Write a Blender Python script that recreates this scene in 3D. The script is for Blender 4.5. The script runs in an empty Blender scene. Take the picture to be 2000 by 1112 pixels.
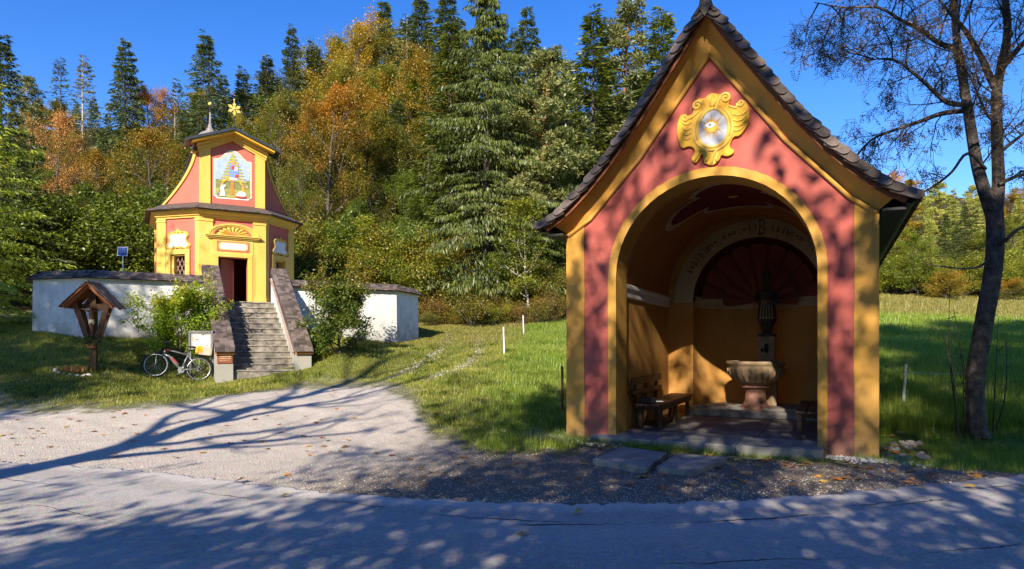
import bpy, math, random
import numpy as np
from mathutils import Vector, Matrix

sc = bpy.context.scene
COL = sc.collection
R = math.radians
PI = math.pi

# ------------------------------------------------------------------ camera
F = 1300.0                      # focal length in pixels of the 2000 px wide photograph
EYE = 1.6
cam = bpy.data.cameras.new('camera')
cam.sensor_width = 36.0
cam.lens = F / 2000.0 * 36.0
cam.shift_y = 119.0 / 2000.0
cam.clip_start = 0.05
cam.clip_end = 2000
camo = bpy.data.objects.new('camera', cam)
camo.location = (0, 0, EYE)
camo.rotation_euler = (R(90), 0, 0)
COL.objects.link(camo)
sc.camera = camo

# ------------------------------------------------------------------ light
SUN_AZ = 16.0      # shadows run away from the camera, this many degrees to the right
SUN_EL = 31.0
w = bpy.data.worlds.new('World'); sc.world = w; w.use_nodes = True
nt = w.node_tree
bg = nt.nodes['Background']
sky = nt.nodes.new('ShaderNodeTexSky')
sky.sky_type = 'NISHITA'; sky.sun_disc = False
sky.sun_elevation = R(SUN_EL)
sky.sun_rotation = R(180 + SUN_AZ)
sky.altitude = 1500; sky.air_density = 1.0; sky.dust_density = 0.0; sky.ozone_density = 2.0
hs = nt.nodes.new('ShaderNodeHueSaturation'); hs.inputs['Saturation'].default_value = 1.36; hs.inputs['Hue'].default_value = 0.515
nt.links.new(sky.outputs[0], hs.inputs['Color']); nt.links.new(hs.outputs[0], bg.inputs[0])
bg.inputs[1].default_value = 0.125
sl = bpy.data.lights.new('sun', 'SUN'); sl.energy = 4.2; sl.angle = R(0.53); sl.color = (1.0, 0.90, 0.74)
so = bpy.data.objects.new('sun', sl); COL.objects.link(so)
sdir = Vector((math.sin(R(SUN_AZ)) * math.cos(R(SUN_EL)), math.cos(R(SUN_AZ)) * math.cos(R(SUN_EL)), -math.sin(R(SUN_EL))))
so.rotation_euler = sdir.to_track_quat('-Z', 'Y').to_euler()
so.location = (-10, -30, 30)
sc.view_settings.view_transform = 'Standard'
sc.view_settings.look = 'None'
sc.view_settings.exposure = 1.05
sc.view_settings.gamma = 1.0
sc.view_settings.use_curve_mapping = False
try:
    sc.cycles.use_denoising = True
    sc.cycles.max_bounces = 6
    sc.cycles.diffuse_bounces = 3
    sc.cycles.transparent_max_bounces = 8
    sc.cycles.caustics_reflective = False; sc.cycles.caustics_refractive = False
except Exception:
    pass

# ------------------------------------------------------------------ helpers
def at(px, py, Y):
    """world point at depth Y that the photograph shows at pixel (px, py)"""
    return Vector(((px - 1000) / F * Y, Y, EYE + (675 - py) / F * Y))

def tag(o, label=None, cat=None, group=None, kind=None):
    if label: o['label'] = label
    if cat: o['category'] = cat
    if group: o['group'] = group
    if kind: o['kind'] = kind
    return o

def thing(name, label, cat, loc=(0, 0, 0), rz=0.0, group=None):
    o = bpy.data.objects.new(name, None); COL.objects.link(o)
    o.empty_display_size = 0.2
    o.location = loc; o.rotation_euler = (0, 0, rz)
    return tag(o, label, cat, group)

def link(name, me, parent=None, loc=None, rot=None, scale=None):
    o = bpy.data.objects.new(name, me); COL.objects.link(o)
    if parent is not None: o.parent = parent
    if loc is not None: o.location = loc
    if rot is not None: o.rotation_euler = rot
    if scale is not None: o.scale = scale
    return o

def copy_tree(o, parent=None):
    c = o.copy(); COL.objects.link(c); c.parent = parent
    for ch in [x for x in bpy.data.objects if x.parent == o]:
        copy_tree(ch, c)
    return c

class MB:
    def __init__(s): s.v = []; s.f = []; s.m = []
    def add(s, vs, fs, mi=0):
        b = len(s.v)
        s.v.extend([tuple(map(float, q)) for q in vs])
        for f in fs:
            s.f.append(tuple(b + i for i in f)); s.m.append(mi)
        return s
    def box(s, c, size, rz=0.0, mi=0, M=None):
        hx, hy, hz = size[0] / 2, size[1] / 2, size[2] / 2
        vs = [Vector((x, y, z)) for x in (-hx, hx) for y in (-hy, hy) for z in (-hz, hz)]
        if M is None: M = Matrix.Rotation(rz, 3, 'Z')
        vs = [M @ q + Vector(c) for q in vs]
        return s.add(vs, [(0, 1, 3, 2), (4, 6, 7, 5), (0, 4, 5, 1), (2, 3, 7, 6), (0, 2, 6, 4), (1, 5, 7, 3)], mi)
    def bx(s, x0, x1, y0, y1, z0, z1, mi=0):
        return s.box(((x0 + x1) / 2, (y0 + y1) / 2, (z0 + z1) / 2), (x1 - x0, y1 - y0, z1 - z0), 0, mi)
    def beam(s, a, b, wd, th, up=(0, 0, 1), mi=0):
        a = Vector(a); b = Vector(b); d = (b - a); L = d.length; d.normalize()
        u = Vector(up); sd = d.cross(u)
        if sd.length < 1e-4: sd = d.cross(Vector((1, 0, 0)))
        sd.normalize(); u = sd.cross(d)
        M = Matrix((sd, d, u)).transposed()
        return s.box((a + b) / 2, (wd, L, th), 0, mi, M)
    def prism(s, pts, vec, mi=0, side=None, cap_back=True):
        """polygon (3D points) extruded along vec; side(i) -> material of the i-th side face"""
        n = len(pts); V = Vector(vec)
        vs = [Vector(p) for p in pts] + [Vector(p) + V for p in pts]
        fs = [tuple(range(n))]
        b = len(s.v)
        s.add(vs, [], 0)
        s.f.append(tuple(b + i for i in range(n))); s.m.append(mi)
        if cap_back:
            s.f.append(tuple(b + n + i for i in reversed(range(n)))); s.m.append(mi)
        for i in range(n):
            j = (i + 1) % n
            s.f.append((b + j, b + i, b + n + i, b + n + j)); s.m.append(side(i) if side else mi)
        return s
    def tube(s, path, rad, n=6, mi=0, caps=True):
        P = [Vector(p) for p in path]
        k = len(P)
        if not hasattr(rad, '__len__'): rad = [rad] * k
        b = len(s.v)
        pu = None
        for i in range(k):
            d = (P[min(i + 1, k - 1)] - P[max(i - 1, 0)])
            if d.length < 1e-9: d = Vector((0, 0, 1))
            d.normalize()
            if pu is None:
                u = d.cross(Vector((0.31, 0.2, 0.93)))
                if u.length < 0.05: u = d.cross(Vector((1, 0, 0)))
            else:
                u = pu - d * pu.dot(d)
                if u.length < 1e-5: u = d.cross(Vector((1, 0, 0)))
            u.normalize(); pu = u
            q = d.cross(u)
            for j in range(n):
                a = 2 * PI * j / n
                s.v.append(tuple(P[i] + (u * math.cos(a) + q * math.sin(a)) * rad[i]))
        for i in range(k - 1):
            for j in range(n):
                s.f.append((b + i * n + j, b + i * n + (j + 1) % n, b + (i + 1) * n + (j + 1) % n, b + (i + 1) * n + j)); s.m.append(mi)
        if caps:
            s.f.append(tuple(b + j for j in reversed(range(n)))); s.m.append(mi)
            s.f.append(tuple(b + (k - 1) * n + j for j in range(n))); s.m.append(mi)
        return s
    def loft(s, rings, mi=0, closed=True, caps=True):
        n = len(rings[0]); b = len(s.v)
        for r in rings: s.v.extend([tuple(map(float, q)) for q in r])
        for i in range(len(rings) - 1):
            for j in range(n if closed else n - 1):
                s.f.append((b + i * n + j, b + i * n + (j + 1) % n, b + (i + 1) * n + (j + 1) % n, b + (i + 1) * n + j)); s.m.append(mi)
        if caps and closed:
            s.f.append(tuple(b + j for j in reversed(range(n)))); s.m.append(mi)
            s.f.append(tuple(b + (len(rings) - 1) * n + j for j in range(n))); s.m.append(mi)
        return s
    def lathe(s, prof, c=(0, 0, 0), n=20, mi=0, sx=1, sy=1):
        return s.loft([[(c[0] + r * sx * math.cos(2 * PI * j / n), c[1] + r * sy * math.sin(2 * PI * j / n), c[2] + z) for j in range(n)] for r, z in prof], mi)
    def ball(s, c, r, n=10, mi=0):
        if not hasattr(r, '__len__'): r = (r, r, r)
        m = max(4, n // 2 + 1)
        return s.loft([[(c[0] + r[0] * math.sin(PI * i / m) * math.cos(2 * PI * j / n) * 1.0, c[1] + r[1] * math.sin(PI * i / m) * math.sin(2 * PI * j / n), c[2] - r[2] * math.cos(PI * i / m)) for j in range(n)]
                       for i in [0.08] + list(range(1, m)) + [m - 0.08]], mi)
    def mesh(s, name, mats, smooth=False):
        me = bpy.data.meshes.new(name)
        me.from_pydata(s.v, [], s.f)
        for m in (mats if isinstance(mats, (list, tuple)) else [mats]): me.materials.append(m)
        me.polygons.foreach_set('material_index', s.m)
        if smooth: me.polygons.foreach_set('use_smooth', [True] * len(s.f))
        me.update()
        return me
    def build(s, name, mats, parent=None, smooth=False, bevel=0.0, loc=None, rot=None):
        o = link(name, s.mesh(name, mats, smooth), parent, loc, rot)
        if bevel:
            b = o.modifiers.new('bevel', 'BEVEL'); b.width = bevel; b.segments = 2; b.limit_method = 'ANGLE'; b.angle_limit = R(40)
        return o

def np_mesh(name, V, nper, mats, smooth=False):
    """V: (N*nper,3) vertices, every nper of them a face of its own"""
    V = np.asarray(V, dtype=np.float32).reshape(-1, 3)
    nv = len(V); nf = nv // nper
    me = bpy.data.meshes.new(name)
    me.vertices.add(nv); me.vertices.foreach_set('co', V.ravel())
    me.loops.add(nv); me.loops.foreach_set('vertex_index', np.arange(nv, dtype=np.int32))
    me.polygons.add(nf)
    me.polygons.foreach_set('loop_start', np.arange(0, nv, nper, dtype=np.int32))
    me.polygons.foreach_set('loop_total', np.full(nf, nper, dtype=np.int32))
    for m in (mats if isinstance(mats, (list, tuple)) else [mats]): me.materials.append(m)
    if smooth: me.polygons.foreach_set('use_smooth', np.ones(nf, dtype=bool))
    me.update(calc_edges=True)
    return me

def grid_mesh(name, X, Y, Z, mats, smooth=True):
    """X,Y,Z (m,n) arrays -> quad sheet"""
    m, n = X.shape
    V = np.stack([X, Y, Z], -1).reshape(-1, 3).astype(np.float32)
    idx = np.arange(m * n).reshape(m, n)
    Q = np.stack([idx[:-1, :-1], idx[1:, :-1], idx[1:, 1:], idx[:-1, 1:]], -1).reshape(-1, 4).astype(np.int32)
    me = bpy.data.meshes.new(name)
    me.vertices.add(len(V)); me.vertices.foreach_set('co', V.ravel())
    me.loops.add(Q.size); me.loops.foreach_set('vertex_index', Q.ravel())
    me.polygons.add(len(Q))
    me.polygons.foreach_set('loop_start', np.arange(0, Q.size, 4, dtype=np.int32))
    me.polygons.foreach_set('loop_total', np.full(len(Q), 4, dtype=np.int32))
    me.polygons.foreach_set('use_smooth', np.full(len(Q), smooth, dtype=bool))
    me.materials.append(mats)
    me.update(calc_edges=True)
    return me

def attr(me, name, vals):
    a = me.attributes.new(name, 'FLOAT', 'POINT'); a.data.foreach_set('value', np.asarray(vals, dtype=np.float32).ravel())

def smooth(a, b, x):
    t = np.clip((x - a) / (b - a), 0, 1); return t * t * (3 - 2 * t)

# ------------------------------------------------------------------ materials
def nodes(name):
    m = bpy.data.materials.new(name); m.use_nodes = True
    t = m.node_tree; p = t.nodes['Principled BSDF']
    return m, t, p
def noise(t, scale, detail=4, rough=0.6, coord='Object', vec=None):
    if vec is None:
        tc = t.nodes.new('ShaderNodeTexCoord'); vec = tc.outputs[coord]
    n = t.nodes.new('ShaderNodeTexNoise'); n.inputs['Scale'].default_value = scale
    n.inputs['Detail'].default_value = detail; n.inputs['Roughness'].default_value = rough
    t.links.new(vec, n.inputs['Vector'])
    return n.outputs['Fac']
def ramp(t, fac, stops, interp='LINEAR'):
    r = t.nodes.new('ShaderNodeValToRGB'); r.color_ramp.interpolation = interp
    el = r.color_ramp.elements
    while len(el) < len(stops): el.new(0.5)
    for e, (p, c) in zip(el, stops):
        e.position = p; e.color = (c[0], c[1], c[2], 1) if hasattr(c, '__len__') else (c, c, c, 1)
    t.links.new(fac, r.inputs['Fac'])
    return r.outputs['Color']
def mix(t, fac, a, b, mode='MIX'):
    n = t.nodes.new('ShaderNodeMix'); n.data_type = 'RGBA'; n.blend_type = mode
    def put(sock, v):
        if hasattr(v, 'is_linked'): t.links.new(v, sock)
        elif hasattr(v, '__len__'): sock.default_value = (v[0], v[1], v[2], 1)
        else: sock.default_value = v
    put(n.inputs[0], fac); put(n.inputs[6], a); put(n.inputs[7], b)
    return n.outputs[2]
def math_n(t, op, a, b=0.0):
    n = t.nodes.new('ShaderNodeMath'); n.operation = op
    for s_, v in ((n.inputs[0], a), (n.inputs[1], b)):
        if hasattr(v, 'is_linked'): t.links.new(v, s_)
        else: s_.default_value = v
    return n.outputs[0]
def bump(t, p, h, strength=0.3, dist=0.02):
    b = t.nodes.new('ShaderNodeBump'); b.inputs['Strength'].default_value = strength; b.inputs['Distance'].default_value = dist
    t.links.new(h, b.inputs['Height']); t.links.new(b.outputs[0], p.inputs['Normal'])
def sc3(c, k): return (c[0] * k, c[1] * k, c[2] * k)

def plain(name, col, rough=0.7, var=0.15, scale=6, metal=0.0, bscale=0, bstr=0.2, bdist=0.01, island=0.0, spec=0.3):
    m, t, p = nodes(name)
    f = noise(t, scale, 6)
    c = ramp(t, f, [(0.3, sc3(col, 1 - var)), (0.7, sc3(col, 1 + var))])
    if island:
        g = t.nodes.new('ShaderNodeNewGeometry')
        c = mix(t, 1.0, c, ramp(t, g.outputs['Random Per Island'], [(0, 1 - island), (1, 1 + island)]), 'MULTIPLY')
    t.links.new(c, p.inputs['Base Color'])
    p.inputs['Roughness'].default_value = rough; p.inputs['Metallic'].default_value = metal
    p.inputs['Specular IOR Level'].default_value = spec
    if bscale: bump(t, p, noise(t, bscale, 5), bstr, bdist)
    return m

def plaster(name, col, var=0.10, dirt=None, dirtamt=0.5, bstr=0.25, base_z=None, foot=None, footcol=(0.2, 0.16, 0.11)):
    """lime-washed render: broad mottling, fine grain, patches of wear near the foot"""
    m, t, p = nodes(name)
    tc = t.nodes.new('ShaderNodeTexCoord')
    f1 = noise(t, 0.9, 5, 0.65, vec=tc.outputs['Object']); f2 = noise(t, 14, 4, vec=tc.outputs['Object'])
    c = ramp(t, f1, [(0.3, sc3(col, 1 - var)), (0.7, sc3(col, 1 + var))])
    c = mix(t, 0.25, c, mix(t, f2, sc3(col, 0.85), sc3(col, 1.12)))
    fd = noise(t, 1.9, 7, 0.7, vec=tc.outputs['Object'])
    g_ = sum(col) / 3
    c = mix(t, ramp(t, fd, [(0.50, 0.0), (0.68, 0.38)]), c, (col[0] * .85 + g_ * .3, col[1] * .85 + g_ * .3, col[2] * .85 + g_ * .3))
    if dirt is not None:
        mp = t.nodes.new('ShaderNodeMapping'); mp.inputs['Scale'].default_value = (1.6, 1.6, 0.25)
        t.links.new(tc.outputs['Object'], mp.inputs['Vector'])
        st = noise(t, 2.2, 6, 0.7, vec=mp.outputs[0])
        k = ramp(t, st, [(0.5, 0.0), (0.75, dirtamt)])
        c = mix(t, k, c, dirt)
    if base_z is not None:
        sep = t.nodes.new('ShaderNodeSeparateXYZ'); t.links.new(tc.outputs['Object'], sep.inputs[0])
        ch = noise(t, 3.0, 6, 0.7, vec=tc.outputs['Object'])
        h = math_n(t, 'ADD', math_n(t, 'MULTIPLY', sep.outputs[2], -1.1), math_n(t, 'MULTIPLY', ch, 1.5))
        k2 = ramp(t, math_n(t, 'ADD', h, base_z), [(0.62, 0.0), (0.66, 1.0)])
        c = mix(t, k2, c, (0.52, 0.48, 0.42))
    if foot is not None:      # splashed soil and moss above the ground, ragged upper edge
        sep = t.nodes.new('ShaderNodeSeparateXYZ'); t.links.new(tc.outputs['Object'], sep.inputs[0])
        q = math_n(t, 'DIVIDE', math_n(t, 'SUBTRACT', sep.outputs[2], foot[0]), foot[1] - foot[0])
        q = math_n(t, 'ADD', q, math_n(t, 'MULTIPLY', math_n(t, 'SUBTRACT', noise(t, 2.5, 7, 0.75, vec=tc.outputs['Object']), 0.5), 2.4))
        c = mix(t, ramp(t, q, [(0.05, 0.7), (0.45, 0.28), (1.0, 0.0)]), c, footcol)
    sp_ = noise(t, 24, 3, 0.8, vec=tc.outputs['Object'])
    c = mix(t, ramp(t, sp_, [(0.66, 0.0), (0.75, 0.35)]), c, sc3(col, 0.6))
    t.links.new(c, p.inputs['Base Color'])
    p.inputs['Roughness'].default_value = 0.88; p.inputs['Specular IOR Level'].default_value = 0.2
    bump(t, p, mix(t, 0.5, noise(t, 60, 4, vec=tc.outputs['Object']), f2), bstr, 0.012)
    return m

def wood(name, col, var=0.35, rough=0.75, scale=(2, 2, 2), island=0.25):
    m, t, p = nodes(name)
    tc = t.nodes.new('ShaderNodeTexCoord'); mp = t.nodes.new('ShaderNodeMapping'); mp.inputs['Scale'].default_value = scale
    t.links.new(tc.outputs['Object'], mp.inputs['Vector'])
    f = noise(t, 6, 8, 0.7, vec=mp.outputs[0])
    c = ramp(t, f, [(0.3, sc3(col, 1 - var)), (0.7, sc3(col, 1 + var))])
    g = t.nodes.new('ShaderNodeNewGeometry'); oi = t.nodes.new('ShaderNodeObjectInfo')
    rnd = math_n(t, 'FRACT', math_n(t, 'ADD', g.outputs['Random Per Island'], oi.outputs['Random']))
    c = mix(t, 1.0, c, ramp(t, rnd, [(0, 1 - island), (1, 1 + island)]), 'MULTIPLY')
    t.links.new(c, p.inputs['Base Color']); p.inputs['Roughness'].default_value = rough; p.inputs['Specular IOR Level'].default_value = 0.25
    bump(t, p, f, 0.4, 0.01)
    return m

def leafmat(name, stops, trans=0.35, nscale=0.35, spread=0.5, zgrad=None):
    """stops: colours picked leaf by leaf and, more slowly, branch by branch"""
    m = bpy.data.materials.new(name); m.use_nodes = True; t = m.node_tree
    for n in list(t.nodes): t.nodes.remove(n)
    out = t.nodes.new('ShaderNodeOutputMaterial')
    g = t.nodes.new('ShaderNodeNewGeometry'); oi = t.nodes.new('ShaderNodeObjectInfo')
    tc = t.nodes.new('ShaderNodeTexCoord')
    add = t.nodes.new('ShaderNodeVectorMath'); add.operation = 'ADD'
    cmb = t.nodes.new('ShaderNodeCombineXYZ')
    t.links.new(math_n(t, 'MULTIPLY', oi.outputs['Random'], 50.0), cmb.inputs[0])
    t.links.new(tc.outputs['Object'], add.inputs[0]); t.links.new(cmb.outputs[0], add.inputs[1])
    n1 = noise(t, nscale, 3, vec=add.outputs[0])
    n1 = ramp(t, n1, [(0.3, 0.0), (0.7, 1.0)])
    fac = math_n(t, 'ADD', math_n(t, 'MULTIPLY', g.outputs['Random Per Island'], spread), math_n(t, 'MULTIPLY', n1, 1 - spread))
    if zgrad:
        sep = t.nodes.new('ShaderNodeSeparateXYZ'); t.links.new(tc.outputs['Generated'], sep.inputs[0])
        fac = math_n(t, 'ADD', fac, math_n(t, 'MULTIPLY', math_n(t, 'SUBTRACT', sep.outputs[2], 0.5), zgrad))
    k = len(stops); stops = [sc3(s_, 1.35) for s_ in stops]
    c = ramp(t, fac, [((i + 0.5) / k, s_) for i, s_ in enumerate(stops)])
    c = mix(t, 1.0, c, ramp(t, oi.outputs['Random'], [(0, 0.8), (1, 1.15)]), 'MULTIPLY')
    d = t.nodes.new('ShaderNodeBsdfDiffuse'); t.links.new(c, d.inputs[0])
    tr = t.nodes.new('ShaderNodeBsdfTranslucent'); t.links.new(mix(t, 1.0, c, (1.5, 1.4, 0.6), 'MULTIPLY'), tr.inputs[0])
    gl = t.nodes.new('ShaderNodeBsdfGlossy'); gl.inputs['Roughness'].default_value = 0.45; gl.inputs[0].default_value = (0.8, 0.8, 0.8, 1)
    ms = t.nodes.new('ShaderNodeMixShader'); ms.inputs[0].default_value = trans
    t.links.new(d.outputs[0], ms.inputs[1]); t.links.new(tr.outputs[0], ms.inputs[2])
    m2 = t.nodes.new('ShaderNodeMixShader'); m2.inputs[0].default_value = 0.04
    t.links.new(ms.outputs[0], m2.inputs[1]); t.links.new(gl.outputs[0], m2.inputs[2])
    t.links.new(m2.outputs[0], out.inputs[0])
    return m

YEL = (0.66, 0.345, 0.07); RED = (0.49, 0.12, 0.095)
YELC = (0.80, 0.52, 0.11); REDC = (0.60, 0.16, 0.115)
M = {}
M['yellow'] = plaster('yellow_plaster', sc3(YEL, .97), 0.14, (0.36, 0.2, 0.06), 0.45, base_z=-0.22, foot=(-.1, .75))
M['red'] = plaster('red_plaster', RED, 0.14, (0.28, 0.08, 0.07), 0.45, base_z=-0.25, foot=(-.1, .75))
M['yellow_c'] = plaster('chapel_yellow_plaster', YELC, 0.08, (0.5, 0.3, 0.06), 0.4)
M['red_c'] = plaster('chapel_red_plaster', REDC, 0.10, (0.4, 0.12, 0.09), 0.45)
M['orange_in'] = plaster('interior_ochre_plaster', (0.55, 0.275, 0.07), 0.18, (0.34, 0.16, 0.05), 0.5)
M['vault'] = plaster('vault_plaster', (0.48, 0.20, 0.06), 0.15, (0.2, 0.08, 0.035), 0.5)
M['cream'] = plaster('cream_plaster', (0.56, 0.45, 0.28), 0.15, (0.28, 0.21, 0.13), 0.6)
M['white'] = plaster('white_limewash', (0.74, 0.73, 0.70), 0.08, (0.40, 0.37, 0.31), 0.5, foot=(1.6, 3.3), footcol=(0.22, 0.20, 0.15))
M['whitepaint'] = plain('white_paint', (0.82, 0.82, 0.8), 0.5, 0.04)
M['maroon'] = plaster('maroon_paint', (0.20, 0.035, 0.03), 0.2)
M['shellred'] = plaster('shell_red_paint', (0.25, 0.075, 0.055), 0.2)
M['dark'] = plain('dark_iron', (0.02, 0.02, 0.022), 0.5, 0.2)
M['black'] = plain('black_paint', (0.012, 0.012, 0.013), 0.5, 0.2)
M['gold'] = plain('gold_leaf', (0.95, 0.68, 0.16), 0.4, 0.08, metal=0.3)
M['goldpaint'] = plain('gold_paint', (0.78, 0.43, 0.04), 0.5, 0.1)
M['shingle'] = wood('weathered_shingle', (0.13, 0.10, 0.085), 0.6, 0.7, (6, 6, 6), 0.55)
M['shingle_dark'] = wood('dark_shingle', (0.055, 0.05, 0.052), 0.4, 0.65, (3, 3, 3), 0.4)
M['sheet'] = plain('dark_sheet_metal', (0.07, 0.08, 0.095), 0.4, 0.2, metal=0.4)
M['board'] = wood('brown_board', (0.22, 0.075, 0.03), 0.3, 0.6)
M['benchwood'] = wood('dark_bench_wood', (0.075, 0.04, 0.024), 0.4, 0.5)
M['oldwood'] = wood('old_timber', (0.11, 0.06, 0.032), 0.4, 0.75)
M['redwood'] = wood('reddish_timber', (0.33, 0.12, 0.05), 0.3, 0.7)
M['freshwood'] = wood('fresh_timber', (0.5, 0.24, 0.07), 0.3, 0.7)
M['stone'] = plain('grey_stone', (0.30, 0.275, 0.24), 0.85, 0.35, 5, bscale=30, bstr=0.5, island=0.15)
M['step'] = plain('step_stone', (0.26, 0.23, 0.19), 0.85, 0.6, 4.5, bscale=22, bstr=0.8, bdist=0.03)
M['slab'] = plain('flagstone', (0.25, 0.24, 0.22), 0.8, 0.3, 3, bscale=25, bstr=0.5)
M['floor'] = plain('floor_stone', (0.21, 0.19, 0.175), 0.75, 0.4, 2.2, bscale=25, bstr=0.5)
M['sandstone'] = plain('sandstone', (0.34, 0.24, 0.14), 0.85, 0.3, 8, bscale=30, bstr=0.6)
M['redmarble'] = plain('red_marble', (0.24, 0.12, 0.085), 0.6, 0.45, 7, bscale=20)
M['bark'] = plain('bark', (0.115, 0.095, 0.08), 0.9, 0.5, 5, bscale=18, bstr=1.0, bdist=0.05)
M['bark_dark'] = plain('dark_bark', (0.085, 0.068, 0.055), 0.9, 0.5, 5, bscale=18, bstr=1.0, bdist=0.05)
M['bark_pine'] = plain('pine_bark', (0.26, 0.12, 0.06), 0.9, 0.4, 4, bscale=12, bstr=1.0, bdist=0.05)
M['bark_pale'] = plain('pale_bark', (0.45, 0.40, 0.33), 0.85, 0.4, 6, bscale=12, bstr=0.6)
M['alu'] = plain('aluminium', (0.55, 0.56, 0.58), 0.35, 0.08, metal=0.8)
M['greypost'] = plain('grey_post', (0.16, 0.16, 0.165), 0.5, 0.15, metal=0.5)
M['rubber'] = plain('tyre_rubber', (0.02, 0.02, 0.02), 0.8, 0.2)
M['bikegrey'] = plain('silver_frame_paint', (0.34, 0.34, 0.38), 0.35, 0.05, metal=0.5)
M['bikered'] = plain('red_decal', (0.7, 0.04, 0.03), 0.4, 0.05)
M['paper'] = plain('paper', (0.8, 0.8, 0.78), 0.6, 0.03)
M['solar'] = plain('solar_cells', (0.03, 0.06, 0.19), 0.15, 0.2, spec=0.6)
M['skyblue'] = plain('mural_sky_blue', (0.42, 0.52, 0.82), 0.8, 0.15, 6)
M['mblue'] = plain('mural_blue', (0.22, 0.34, 0.8), 0.8, 0.15, 14)
M['mgreen'] = plain('mural_green', (0.36, 0.36, 0.09), 0.8, 0.3, 8)
M['mdgreen'] = plain('mural_dark_green', (0.25, 0.25, 0.09), 0.8, 0.3, 12)
M['mfoliage'] = plain('mural_fir', (0.48, 0.45, 0.12), 0.8, 0.3, 14)
M['mbrown'] = plain('mural_trunk', (0.72, 0.22, 0.06), 0.8, 0.15, 9)
M['mred'] = plain('mural_red', (0.62, 0.07, 0.06), 0.8, 0.2, 12)
M['mwhite'] = plain('mural_white', (0.82, 0.80, 0.76), 0.8, 0.06, 12)
M['mpurple'] = plain('mural_purple', (0.30, 0.20, 0.28), 0.8, 0.1, 12)
M['mskin'] = plain('mural_skin', (0.75, 0.36, 0.22), 0.8, 0.1, 12)
M['silver'] = plain('plaque_silver_white', (0.50, 0.50, 0.56), 0.45, 0.12, 9)
M['claypot'] = plain('clay', (0.36, 0.13, 0.06), 0.8, 0.2)
M['doorwood'] = wood('door_wood', (0.24, 0.10, 0.07), 0.2, 0.6)
M['glassdark'] = plain('dark_window_glass', (0.01, 0.01, 0.012), 0.08, 0.1, spec=0.6)
M['latticepaint'] = plain('lattice_paint', (0.55, 0.36, 0.28), 0.6, 0.1)
M['handrailpaint'] = plain('handrail_wood', (0.42, 0.30, 0.24), 0.5, 0.15)
M['signbrown'] = plain('sign_brown', (0.30, 0.09, 0.04), 0.6, 0.1)
M['freshbrown'] = plain('orange_brown_board', (0.42, 0.16, 0.05), 0.6, 0.15)
M['turretshingle'] = plain('grey_turret_shingle', (0.26, 0.235, 0.22), 0.8, 0.35, 14, bscale=25, bstr=0.8)
M['rowanbark'] = plain('rowan_bark', (0.14, 0.11, 0.09), 0.9, 0.75, 7, bscale=16, bstr=1.0, bdist=0.05)
M['bagbeige'] = plain('beige_canvas', (0.62, 0.50, 0.40), 0.8, 0.15, 20)
M['bagyellow'] = plain('yellow_fabric', (0.85, 0.50, 0.03), 0.7, 0.15, 14)
M['boardgrey'] = plain('grey_felt', (0.42, 0.40, 0.37), 0.8, 0.1)
M['corpus'] = plain('carved_brown_wood', (0.16, 0.07, 0.035), 0.6, 0.3)
M['palestone'] = plain('pale_limestone', (0.55, 0.52, 0.47), 0.85, 0.25, 3, island=0.35)
M['gravelstone'] = plain('gravel_stone', (0.42, 0.38, 0.33), 0.9, 0.2, 3, island=0.6)
M['domedark'] = plaster('dark_shell_ground', (0.10, 0.028, 0.02), 0.2)
M['goldplaster'] = plaster('gilded_stucco', (0.80, 0.44, 0.05), 0.12, (0.40, 0.20, 0.04), 0.6)
for k_, c_ in enumerate(((.32, .13, .035), (.22, .10, .045), (.45, .20, .05), (.50, .30, .06))): M['leaf%d' % k_] = plain('dry_leaf_%d' % k_, c_, 0.7, 0.25, 4)
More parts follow.
